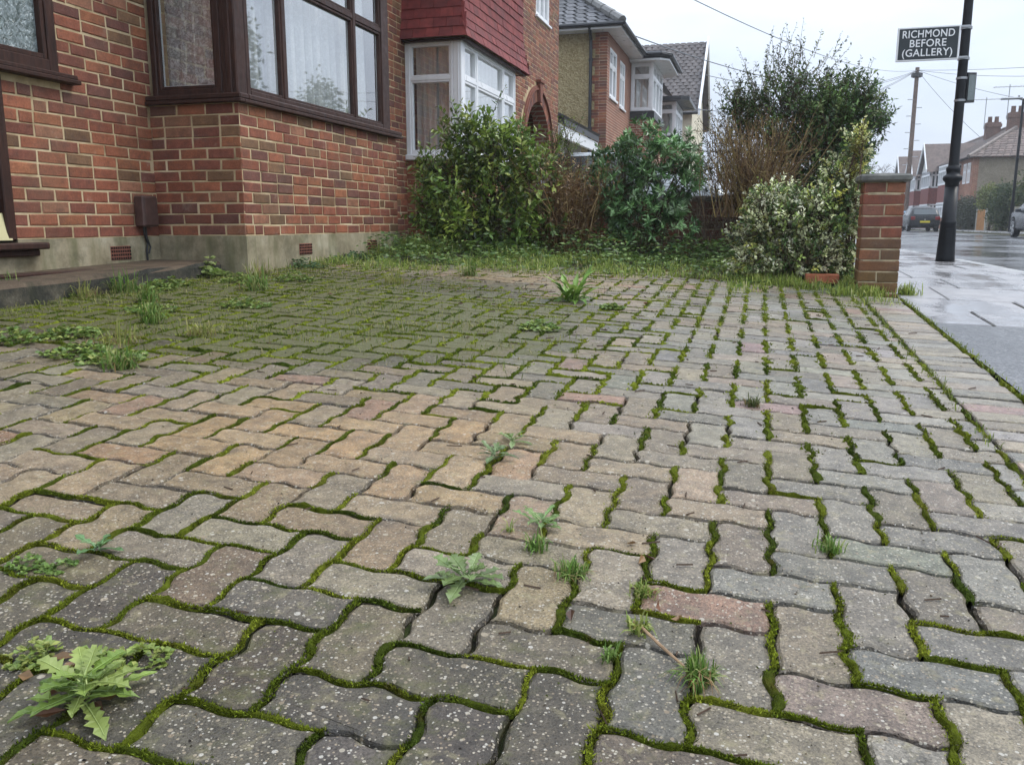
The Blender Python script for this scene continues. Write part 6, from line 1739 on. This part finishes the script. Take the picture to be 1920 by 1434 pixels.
# the other side of the street beyond the right of the frame: seen mirrored in the window panes
for k, (x, y, s) in enumerate(((14.2, 22, 1.9), (14.0, 31, 2.2), (14.6, 39.5, 1.7), (13.9, 13.5, 1.6))):
    leafy_tree('street_tree', ['second garden tree beyond the right of the picture, mirrored in the bay', 'tallest garden tree mirrored in the wide bay pane', 'garden tree farthest up the street of those mirrored in the panes', 'nearest garden tree beyond the right of the picture'][k], (x, y, far_z(y)), [((x, y, 2.3 * s), (1.3, 1.8, 1.5 * s), 3), ((x, y + 1, 3.4 * s), (1.0, 1.2, 1.1 * s), 2), ((x + .3, y - 1.2, 1.8 * s), (1.0, 1.1, 1.3 * s), 2)], 800, .26, HG, (.2, 1.6), 'tree', 'garden trees mirrored in the window panes')

# ------------------------------------------------------------------ grass, ground cover and weeds
class Blades:
    def __init__(s): s.V = []; s.C = []
    def add(s, P, D, L_, w, bend, col):
        """curved blade of three segments; P base, D horizontal lean direction (unit), bend 0..1"""
        n = len(P); L_ = np.broadcast_to(L_, n)[:, None]; w = np.broadcast_to(w, n)[:, None]; bend = np.broadcast_to(bend, n)[:, None]
        up = np.array([0, 0, 1.]); S = np.stack([-D[:, 1], D[:, 0], np.zeros(n)], 1)
        p1 = P + up * L_ * .45 * (1 - .35 * bend) + D * L_ * .18 * bend; p2 = p1 + up * L_ * .32 * (1 - 1.0 * bend) + D * L_ * .36 * bend; p3 = p2 + up * L_ * (.24 - .55 * bend) + D * L_ * .36 * bend
        V = np.stack([P - S * w * .5, P + S * w * .5, p1 - S * w * .48, p1 + S * w * .48, p2 - S * w * .34, p2 + S * w * .34, p3], 1)
        s.V.append(V.reshape(-1, 3)); s.C.append(np.repeat(col, 3, axis=0)); return s
    def build(s, name, mat, parent=None, base=None):
        V = np.concatenate(s.V); n = len(V) // 7; b = (np.arange(n) * 7)[:, None]
        F = np.concatenate([b + np.array([0, 1, 3, 2]), b + np.array([2, 3, 5, 4]), b + np.array([4, 5, 6])], 1).reshape(-1)
        return mesh_np(name, V, F, np.tile([4, 4, 3], n), np.concatenate(s.C), None, mat, parent, base)
def hdir(n):
    a = NR.uniform(0, 2 * math.pi, n); return np.stack([np.cos(a), np.sin(a), np.zeros(n)], 1)
GRC = [(0.19, 0.26, 0.045), (0.27, 0.34, 0.065), (0.38, 0.41, 0.11), (0.52, 0.49, 0.24), (0.11, 0.17, 0.035)]
def verge_edge(x):                          # where the grass starts in front of the shrubs
    return verge_line(x) + .55 * (vnoise(x, 0.5, 2.6, 31) - .5) + .25 * (vnoise(x, 1.5, 7.0, 32) - .5)
def verge_line(x):
    if x < -3.0: return 5.75 + (x + 3.5) * .8
    if x < -1.5: return 6.2 + (x + 3) * .22 + .1 * math.sin(x * 7)
    if x < -.2: return 6.55 + (x + 1.5) * .12 + .12 * math.sin(x * 6)
    return 6.35 - (x + .2) * .32 + .1 * math.sin(x * 9)
gb_ = Blades(); gl = Leaves()
PP = []
while len(PP) < 11000:
    x, y = R.uniform(-3.45, .90), R.uniform(5.4, 8.8)
    e = verge_edge(x)
    cl = smooth(.42, .60, vnoise(x, y, 3.6, 4)); dens = smooth(e - .45, e + .35, y) * (.06 + 1.0 * cl)
    if x > .62 and 6.38 < y < 6.68: continue
    if x < -3.44 and y < 8.06: continue
    if y > 7.4: dens *= .5
    if R.random() < dens: PP.append((x, y, g(x, y) - .006))
PP = np.array(PP); n = len(PP)
near_f = np.array([.55 + .9 * vnoise(p[0], p[1], 2.1, 6) for p in PP])
gb_.add(PP, hdir(n), NR.uniform(.02, .11, n) * near_f, NR.uniform(.003, .007, n), NR.uniform(.1, 1.0, n), pal(n, GRC, (4, 4, 2, .8, 2), .25))
# taller tussocks by the bay corner, pier and loose brick
for cx, cy, r, k, hh in ((-3.0, 8.0, .3, 700, .22), (-3.3, 7.9, .18, 320, .25), (-2.2, 7.8, .3, 400, .16), (.55, 6.62, .22, 900, .15), (.30, 6.55, .2, 700, .13), (.74, 6.30, .12, 420, .11), (1.0, 6.45, .06, 200, .12), (.45, 6.95, .25, 500, .18), (.05, 6.7, .25, 500, .12), (-1.5, 7.6, .3, 350, .15), (.58, 6.22, .10, 160, .10)):
    P = np.stack([NR.normal(cx, r * .5, k), NR.normal(cy, r * .4, k), np.zeros(k)], 1)
    P = P[~((P[:, 0] > .66) & (P[:, 0] < .945) & (P[:, 1] > 6.39) & (P[:, 1] < 6.67))]; P = P[(P[:, 0] > -3.46)]
    P = P[~((P[:, 0] > .30) & (P[:, 0] < .60) & (P[:, 1] > 6.50) & (P[:, 1] < 6.80))]; P[:, 2] = [g(a, b) - .005 for a, b in P[:, :2]]; q = len(P)
    gb_.add(P, hdir(q), NR.uniform(.4, 1.1, q) * hh, NR.uniform(.004, .007, q), NR.uniform(.15, .8, q), pal(q, GRC, (4, 5, 3, .8, 2), .25))
tag(gb_.build('grass', M['grass'], None, (-1, 7, .3)), 'rough grass along the foot of the shrubs and the pier', None, None, 'stuff')
# broad leaved ground cover and ivy under the shrubs
PP = []
while len(PP) < 10500:
    x, y = R.uniform(-3.4, .7), R.uniform(5.9, 9.5)
    e = verge_edge(x) + .5
    dens = smooth(e - .45, e + .5, y) * (.25 + vnoise(x, y, 2.7, 7)) + .10 * smooth(verge_edge(x) - .2, verge_edge(x) + .2, y)
    if x > .62 and 6.38 < y < 6.68: continue
    if R.random() < dens: PP.append((x, y, g(x, y) + R.uniform(.0, .15) * min(1, max(.12, y - e + .2)) * (.6 + 1.3 * vnoise(x, y, 1.8, 2))))
PP = np.array(PP); n = len(PP)
gl.add(PP, norm(hdir(n) + np.array([0, 0, .25])), rdir(n, 2.2), NR.uniform(.025, .065, n), NR.uniform(.016, .042, n), pal(n, [(0.07, 0.13, 0.03), (0.12, 0.20, 0.045), (0.20, 0.29, 0.075), (0.045, 0.075, 0.02)], (4, 4, 3, 1.5), .3))
tag(gl.build('ground_cover', M['leaf'], None, (-1, 8, .3)), 'low dark leafy ground cover under the shrubs', None, None, 'stuff')

# weeds standing one by one in the joints
def z0(x, y): return g(x, y)
def weed_tuft(name, label, x, y, n, h, spread, colours, w=.004, dead=0, parent=None, cat='weed', group=None):
    b = Blades(); P = np.stack([NR.normal(x, spread * .25, n), NR.normal(y, spread * .25, n), np.zeros(n)], 1)
    P[:, 2] = [g(a, c) - .003 for a, c in P[:, :2]]
    D = hdir(n); out = P - np.array([x, y, 0]); out[:, 2] = 0; D = norm(D * 1.0 + norm(out + 1e-6) * .8)
    b.add(P, D, NR.uniform(.25, 1.25, n) * h, NR.uniform(.6, 1.3, n) * w, NR.uniform(.05, 1.0, n), pal(n, colours, None, .25))
    if dead:
        Q = P[:dead] + 0; b.add(Q, hdir(dead), NR.uniform(.6, 1.2, dead) * h, w * .7, NR.uniform(.75, 1, dead), pal(dead, [(0.30, 0.22, 0.10), (0.24, 0.14, 0.06)], None, .25))
    return tag(b.build(name, M['grass'], None, (x, y, g(x, y))), label, cat, group)
def toothed_leaf(mb, base, ang, length, width, rise, droop, col, teeth=5, curl=.0):
    """a dandelion leaf: lobed outline on both sides of a pale midrib, arching out and down"""
    bx_, by_, bz_ = base; d = (math.cos(ang), math.sin(ang)); s = (-d[1], d[0])
    n = teeth * 2 + 1; L_ = []; Rr = []; Cn = []
    for i in range(n + 1):
        t = i / n
        prof = (math.sin(math.pi * min(1, t * .80 + .12)) ** .7) * (t * .75 + .30)
        lobe = R.uniform(.85, 1.15) if i % 2 else R.uniform(.42, .66)
        if t > .8: lobe = max(lobe, .75) * (1 - (t - .8) / .2 * .95)
        if t < .15: lobe *= .5
        wv = width * .62 * prof * lobe
        r_ = length * t; z = bz_ + length * (rise * t - droop * t * t) + curl * math.sin(t * 9)
        back = -.04 * length / teeth * (1 if i % 2 else -.4)
        jl, jr = R.uniform(.8, 1.2), R.uniform(.8, 1.2)
        c = (bx_ + d[0] * r_, by_ + d[1] * r_, z)
        L_.append((c[0] + s[0] * wv * jl + d[0] * back, c[1] + s[1] * wv * jl + d[1] * back, z + wv * .30 + R.uniform(-.002, .002)))
        Rr.append((c[0] - s[0] * wv * jr + d[0] * back, c[1] - s[1] * wv * jr + d[1] * back, z + wv * .30 + R.uniform(-.002, .002)))
        Cn.append(c)
    V = L_ + Cn + Rr; m = n + 1; F = []; 
    for i in range(n): F += [(i, m + i, m + i + 1, i + 1), (m + i, 2 * m + i, 2 * m + i + 1, m + i + 1)]
    mb.add(V, F, col)
    rib = [(c[0], c[1], c[2] + .0012) for c in Cn[:-1]]
    mb.tube(rib, [max(.0004, .0013 * (1 - i / len(rib))) for i in range(len(rib))], 4, tuple(min(1, k * 1.5 + .06) for k in col[:3]), 0, False)
def rosette(name, label, x, y, n, length, width, colours, rise=.55, droop=.6, teeth=5, parts=False, cat='weed', group=None, yaw0=0):
    if parts:
        root = thing(name, label, cat, (x, y, g(x, y)), group)
    else: mb = MB()
    for k in range(n):
        a = yaw0 + k * 2.39996 + R.uniform(-.25, .25); f = 1 - .45 * k / n
        l = length * R.uniform(.75, 1.15) * (f if n > 8 else 1); c = np.array(R.choice(colours)) * R.uniform(.8, 1.2)
        m = MB() if parts else mb
        toothed_leaf(m, (x + R.uniform(-.006, .006), y + R.uniform(-.006, .006), g(x, y) + .002 + .0015 * k), a, l, width * R.uniform(.8, 1.2), rise * R.uniform(.35, 1.2) + .5 * (k / n), droop * R.uniform(.6, 1.1), tuple(c), teeth, R.uniform(0, .0015))
        if parts: m.build('leaf', M['leaf'], root)
    if parts: return root
    return tag(mb.build(name, M['leaf'], None, (x, y, g(x, y))), label, cat, group)
def leafy_weed(name, label, x, y, n, r, h, leafL, colours, cat='weed', group=None):
    """small creeping weed: many little round leaves on short stalks"""
    lv = Leaves(); a = NR.uniform(0, 6.283, n); rr = r * np.sqrt(NR.random(n)); P = np.stack([x + rr * np.cos(a), y + rr * np.sin(a), np.zeros(n)], 1)
    P[:, 2] = [g(p, q) for p, q in P[:, :2]] + NR.random(n) * h * (1.15 - rr / r)
    for q in range(4):
        dr = norm(hdir(n) + np.array([0, 0, .35])); lv.add(P, dr, rdir(n, 2), leafL * NR.uniform(.6, 1.2, n), leafL * .72, pal(n, colours, None, .25), .1, .15, .6)
    return tag(lv.build(name, M['leaf'], None, (x, y, g(x, y))), label, cat, group)
BG = [(0.13, 0.21, 0.045), (0.18, 0.26, 0.06), (0.10, 0.17, 0.035)]
LG = [(0.22, 0.28, 0.06), (0.28, 0.31, 0.08), (0.16, 0.23, 0.05)]
PG = [(0.16, 0.225, 0.075), (0.21, 0.275, 0.11), (0.13, 0.185, 0.055)]
TGN = [(0.09, 0.17, 0.03), (0.13, 0.23, 0.04), (0.18, 0.27, 0.06), (0.24, 0.27, 0.09)]
rosette('dandelion', 'large dandelion with long toothed leaves in the near left corner of the driveway', -.835, .845, 26, .094, .030, [(0.15, 0.225, 0.040), (0.21, 0.29, 0.06), (0.12, 0.185, 0.035), (0.25, 0.31, 0.08)], .30, .34, 6, True, yaw0=.9)
rosette('dandelion', 'grey green flat dandelion rosette with jagged leaves near the middle joints', -.468, 1.345, 15, .080, .030, PG, .30, .30, 5, True, yaw0=.2)
rosette('dandelion', 'small bluish seedling rosette on the dirty left paving above the mossy blocks', -1.16, 1.24, 9, .055, .020, [(0.11, 0.21, 0.075), (0.16, 0.26, 0.10)], .6, .5, 3, True)
rosette('dandelion', 'star shaped bright rosette growing just behind the pale grey dandelion', -.405, 1.635, 13, .065, .018, [(0.14, 0.23, 0.07), (0.20, 0.29, 0.10)], .45, .35, 4, True)
rosette('dandelion', 'dark little rosette farther up the middle joint, with a smaller one behind', -.63, 2.03, 10, .07, .024, [(0.11, 0.16, 0.06), (0.15, 0.21, 0.08)], .5, .4, 4, True)
rosette('dandelion', 'tiny pale rosette behind the dark little one in the middle joint', -.62, 2.17, 9, .055, .02, PG, .6, .5, 3)
leafy_weed('chickweed', 'bright chickweed patch at the left edge beside the large dandelion', -.985, .915, 38, .035, .03, .014, LG)
leafy_weed('chickweed', 'chickweed with reddish stalks directly behind the large dandelion', -.885, .925, 34, .032, .032, .013, LG)
leafy_weed('chickweed', 'chickweed creeping right of the dandelion towards the mossy joint', -.835, .955, 44, .04, .025, .013, LG)
leafy_weed('creeping_weed', 'small green weed at the left edge among tan blocks', -1.24, 1.15, 30, .035, .018, .013, BG)
leafy_weed('creeping_weed', 'small weed in the joint right of the one at the left edge', -1.18, 1.165, 26, .03, .016, .012, BG)
weed_tuft('grass_tuft', 'grass tuft with dry straw at the end of a withered stalk, near the bottom right', -.052, 1.165, 150, .055, .035, TGN, .0032, 26)
weed_tuft('grass_tuft', 'small tuft at the upper end of the withered stalk', -.16, 1.285, 70, .035, .04, LG, .004, 10)
weed_tuft('grass_tuft', 'dense grass tuft right of the pale dandelion rosette', -.297, 1.44, 170, .045, .05, TGN, .003, 20)
weed_tuft('grass_tuft', 'short bright tuft below the star shaped rosette', -.39, 1.53, 70, .05, .035, TGN, .0035)
weed_tuft('grass_tuft', 'small yellowish tuft between the dense tuft and the grey blocks', -.165, 1.41, 80, .035, .035, LG, .0032, 8)
weed_tuft('grass_tuft', 'tuft of grass in the joint on the right, among pink and grey blocks', .165, 1.725, 90, .04, .045, TGN, .003)
weed_tuft('grass_tuft', 'thin yellow blades poking up beside the star shaped rosette', -.46, 1.60, 14, .045, .012, LG, .003)
weed_tuft('creeping_weed', 'dark scrubby tuft standing in a mossy joint right of centre', .005, 2.86, 80, .045, .05, [(0.06, 0.08, 0.02), (0.10, 0.11, 0.03)], .004, 14)
weed_tuft('thistle', 'short spiky weed in the joint below the withered stalk', -.185, 1.19, 40, .03, .03, BG, .0035)
st2 = MB(); st2.tube([(-.15, 1.275, z0(-.15, 1.27) + .012), (-.115, 1.235, z0(-.1, 1.2) + .010), (-.075, 1.19, z0(-.07, 1.2) + .006)], [.0022, .0026, .0018], 6, (.30, .20, .12))
tag(st2.build('withered_stalk', M['twig'], None, (-.11, 1.23, .06)), 'pale withered stalk lying across the blocks between two tufts', 'stalk')
# the bright leafy dock in the middle distance
dk = thing('dock_plant', 'bright green leafy clump standing alone on the far paving', 'weed', (-1.06, 5.03, g(-1.06, 5.03)))
for k in range(46):
    m = MB(); a = R.uniform(0, 6.283); c = np.array(R.choice([(0.17, 0.30, 0.05), (0.23, 0.37, 0.07), (0.12, 0.22, 0.04), (0.28, 0.40, 0.09)])) * R.uniform(.8, 1.2)
    toothed_leaf(m, (-1.06 + R.uniform(-.04, .04), 5.03 + R.uniform(-.03, .03), g(-1.06, 5.03)), a, R.uniform(.09, .18), .042, R.uniform(.4, 1.9), R.uniform(.3, .9), tuple(c), 2)
    m.build('leaf', M['leaf'], dk)
# weeds scattered over the mossy left part and along the step and wall
WL = [('grass_tuft', 'bright tuft nearest on the mossy left paving, in front of the others', -2.19, 2.54, 't', .085), ('creeping_weed', 'leafy clump left of the nearest bright tuft on the mossy paving', -2.50, 2.66, 'l', .10),
      ('grass_tuft', 'yellowish tuft behind the leafy clump on the mossy left paving', -2.50, 2.90, 'y', .10), ('creeping_weed', 'pale weed patch farther left behind the yellowish tuft', -2.81, 2.98, 'l', .09),
      ('creeping_weed', 'weed patch touching the left edge of the picture on the mossy paving', -2.93, 2.78, 'l', .11), ('grass_tuft', 'small upright tuft alone on the mossy paving, left of centre', -2.73, 3.38, 't', .10),
      ('grass_tuft', 'thin flattened tuft right of the small upright tuft', -2.33, 3.20, 'y', .08), ('creeping_weed', 'sparse pale weeds in the mossy paving towards the bay', -2.63, 4.0, 'l', .10),
      ('grass_tuft', 'leafy tuft at the left edge below the concrete step', -3.84, 3.68, 't', .16), ('creeping_weed', 'broad weed below the step next to the left edge tuft', -3.72, 3.87, 'l', .13),
      ('grass_tuft', 'tall tuft against the front of the concrete step', -3.56, 4.2, 't', .16), ('creeping_weed', 'weeds along the step between the tall tuft and the pale leaves', -3.52, 4.55, 'l', .13),
      ('creeping_weed', 'pale leafy weed standing at the end of the concrete step', -3.62, 5.12, 'p', .17), ('grass_tuft', 'spiky tuft in front of the bay corner', -2.95, 4.62, 't', .16),
      ('creeping_weed', 'trailing weed between the step and the bay corner', -3.25, 4.9, 'l', .13), ('creeping_weed', 'dark green weed at the foot of the bay plinth under its first vent', -3.36, 5.95, 'd', .16),
      ('creeping_weed', 'dark weed at the plinth between the two bay vents', -3.38, 6.8, 'd', .15), ('grass_tuft', 'tuft at the plinth under the second bay vent', -3.36, 7.4, 't', .18),
      ('creeping_weed', 'low weeds flattened on the far paving nearer than the bright leafy clump', -1.0, 4.0, 'l', .08), ('creeping_weed', 'low weeds just right of the bright leafy clump on the far paving', -.79, 4.86, 'l', .05),
      ('grass_tuft', 'low tuft at the left end of the step front, beside the broad weed', -3.60, 3.92, 'y', .12), ('creeping_weed', 'bright leaves in front of the middle of the concrete step', -3.48, 4.36, 'l', .12),
      ('creeping_weed', 'weed at the inner corner between the wall plinth and the bay', -3.72, 5.22, 'd', .10), ('grass_tuft', 'tuft at the foot of the bay corner itself', -3.34, 5.28, 'y', .14),
      ('creeping_weed', 'bright leafy patch in the paving before the bay corner', -3.0, 5.15, 'l', .13), ('grass_tuft', 'small green tuft in the dark paving below the step', -3.2, 3.95, 't', .10),
      ('creeping_weed', 'pale straggling weed in the dark paving, middle of the left part', -2.95, 3.65, 'l', .10), ('creeping_weed', 'weed trailing in front of the nearest bright tuft', -2.30, 2.62, 'l', .09),
      ('grass_tuft', 'yellowish tuft in the paving in front of the bay', -2.35, 5.35, 'y', .10), ('grass_tuft', 'short tuft where the paving meets the grass, middle', -2.05, 6.05, 't', .10)]
for nm, lab, x, y, k, r in WL:
    r = min(r * 1.3, .16)
    if k == 't': weed_tuft(nm, lab, x, y, 110, r * 1.05, r * .8, TGN, .0055, 10)
    elif k == 'y': weed_tuft(nm, lab, x, y, 90, r * .85, r * 1.1, [(0.26, 0.28, 0.07), (0.18, 0.22, 0.05), (0.32, 0.30, 0.11)], .005, 16)
    elif k == 'l': leafy_weed(nm, lab, x, y, 90, min(r, .125), r * .4, .026, BG + LG)
    elif k == 'p': leafy_weed(nm, lab, x, y, 60, r * .6, r * .75, .05, [(0.30, 0.36, 0.12), (0.24, 0.31, 0.09), (0.17, 0.25, 0.06)])
    else: leafy_weed(nm, lab, x, y, 90, r, r * .5, .028, [(0.06, 0.13, 0.05), (0.09, 0.17, 0.06), (0.05, 0.09, 0.03)])
# fine scrappy growth all over the mossy left part: thin blades and stalks
sb_ = Blades(); PP = []
while len(PP) < 9000:
    x, y = R.uniform(-4.1, -.3), R.uniform(2.5, 6.6)
    d = smooth(-.4, -1.8, x) * smooth(2.6, 3.4, y) * (.12 + 1.1 * max(0, vnoise(x, y, 3.2, 11) - .42)) + .6 * smooth(-2.9, -3.5, x) * smooth(3.4, 4.2, y) * .7
    d *= 1 - .9 * bumpf(x, y, -1.65, 5.9, .8, .6)
    if (x < -3.62 and 3.2 < y < 5.5) or (x < -3.46 and y > 5.3): continue
    if R.random() < d: PP.append((x, y, g(x, y) - .003))
PP = np.array(PP); n = len(PP)
sb_.add(PP, hdir(n), NR.uniform(.015, .06, n), NR.uniform(.002, .0045, n), NR.uniform(.3, 1, n), pal(n, [(0.16, 0.19, 0.04), (0.24, 0.24, 0.07), (0.32, 0.28, 0.12), (0.10, 0.14, 0.03)], (4, 3, 1.5, 3), .25))
# grass sprouting from the moss lines towards the pier
PP = []
while len(PP) < 1500:
    i = R.randrange(-6, 7); x = LX0 + i * W + R.gauss(0, .012); y = 3.2 + 3.2 * R.random() ** .7
    if x > .66: continue
    if R.random() < smooth(3.2, 6, y) * (.3 + vnoise(x, y, 4, 13)): PP.append((x, y, g(x, y) - .002))
while len(PP) < 2300:
    x = R.choice((HB_X, DRIVE_X + .01)) + R.gauss(0, .012); y = 2.6 + 3.6 * R.random(); PP.append((x, y, g(x, y) - .002))
PP = np.array(PP); n = len(PP)
sb_.add(PP, hdir(n), NR.uniform(.012, .05, n), NR.uniform(.002, .004, n), NR.uniform(.2, .9, n), pal(n, [(0.17, 0.22, 0.04), (0.24, 0.27, 0.06), (0.12, 0.17, 0.03)], None, .25))
tag(sb_.build('sprouting_grass', M['grass'], None, (-2, 4, .2)), 'fine scrappy grass sprouting from the mossy joints', None, None, 'stuff')
# crumbs of dirt, moss bits, twigs and dead leaves lying about
dv, df_, ds_, dc = [], [], [], []
def crumb(x, y, s, c):
    z = g(x, y) + .001; n0 = len(dv); k = R.choice((4, 5))
    for i in range(k):
        a = i * 6.283 / k + R.uniform(-.4, .4); r = s * R.uniform(.5, 1.2); dv.append((x + r * math.cos(a), y + r * math.sin(a) * R.uniform(.5, 1), z + R.uniform(-.001, .001)))
    dv.append((x, y, z + s * R.uniform(.3, .9)))
    for i in range(k): df_.extend((n0 + i, n0 + (i + 1) % k, n0 + k)); ds_.append(3); dc.append(c)
for _ in range(2600):
    y = .6 + 5.6 * R.random() ** 1.5; x = R.uniform(-.65 * y - .35, .9)
    if not in_drive(x, y) and x < .6: continue
    c = np.array(R.choice([(0.025, 0.02, 0.016), (0.05, 0.04, 0.025), (0.06, 0.07, 0.015), (0.10, 0.07, 0.04), (0.30, 0.27, 0.22)])) * R.uniform(.7, 1.3)
    crumb(x, y, R.uniform(.0012, .0034) * (1 + .5 * (y > 2.5)), (*c, 1))
for _ in range(140):                        # twigs
    y = .8 + 5.2 * R.random(); x = R.uniform(-.6 * y - .2, .8)
    if not in_drive(x, y): continue
    a = R.uniform(0, 6.283); l = R.uniform(.008, .03) * (1 + .25 * y); r = .0009 + .0003 * y; n0 = len(dv)
    z = g(x, y) + .002; d = (math.cos(a), math.sin(a))
    for t in (-.5, .5): dv.extend([(x + d[0] * l * t - d[1] * r, y + d[1] * l * t + d[0] * r, z), (x + d[0] * l * t + d[1] * r, y + d[1] * l * t - d[0] * r, z), (x + d[0] * l * t, y + d[1] * l * t, z + 2 * r)])
    for q in ((0, 1, 4, 3), (1, 2, 5, 4), (2, 0, 3, 5)): df_.extend(n0 + i for i in q); ds_.append(4); dc.append((.07, .045, .03, 1))
tag(mesh_np('debris', dv, df_, ds_, dc, None, M['debris'], None, (0, 0, 0)), 'crumbs of dirt, moss and twigs scattered over the paving', None, None, 'stuff')
dl = Leaves()
PP = np.array([(x + R.gauss(0, s), y + R.gauss(0, s), 0) for x, y, s, k in ((-.9, .86, .05, 9), (-1.7, 5.5, .25, 12), (-.25, 1.45, .12, 8), (-.4, 7.2, .3, 260), (.0, 6.95, .2, 120), (-1.4, 7.3, .5, 120), (-2.0, 4.2, .8, 20)) for _ in range(k)])
PP[:, 2] = [g(a, b) + .006 for a, b in PP[:, :2]]; n = len(PP)
dl.add(PP, norm(hdir(n) + np.array([0, 0, .2])), rdir(n, 2), NR.uniform(.02, .045, n), NR.uniform(.012, .022, n), pal(n, [(0.16, 0.07, 0.035), (0.10, 0.05, 0.03), (0.22, 0.13, 0.06), (0.06, 0.035, 0.025)], None, .3), .3, .25)
tag(dl.build('fallen_leaves', M['leaf'], None, (-1, 4, .1)), 'brown dead leaves on the ground', None, None, 'stuff')

# ------------------------------------------------------------------ drizzle hanging over the street
hz = MB(); hz.box(-640, -440, -1.8, 640, 1240, 15.5)
nh = NT('drizzle_air'); pv = nh.n('ShaderNodeVolumePrincipled'); pv.inputs['Color'].default_value = (0.86, 0.90, 0.95, 1); pv.inputs['Density'].default_value = 0.0012; pv.inputs['Anisotropy'].default_value = 0.2
nh.l(pv.outputs[0], nh.out.inputs['Volume'])
tag(hz.build('haze', nh.m, None, (0, 0, 0)), 'thin drizzle haze over the whole street', None, None, 'stuff')
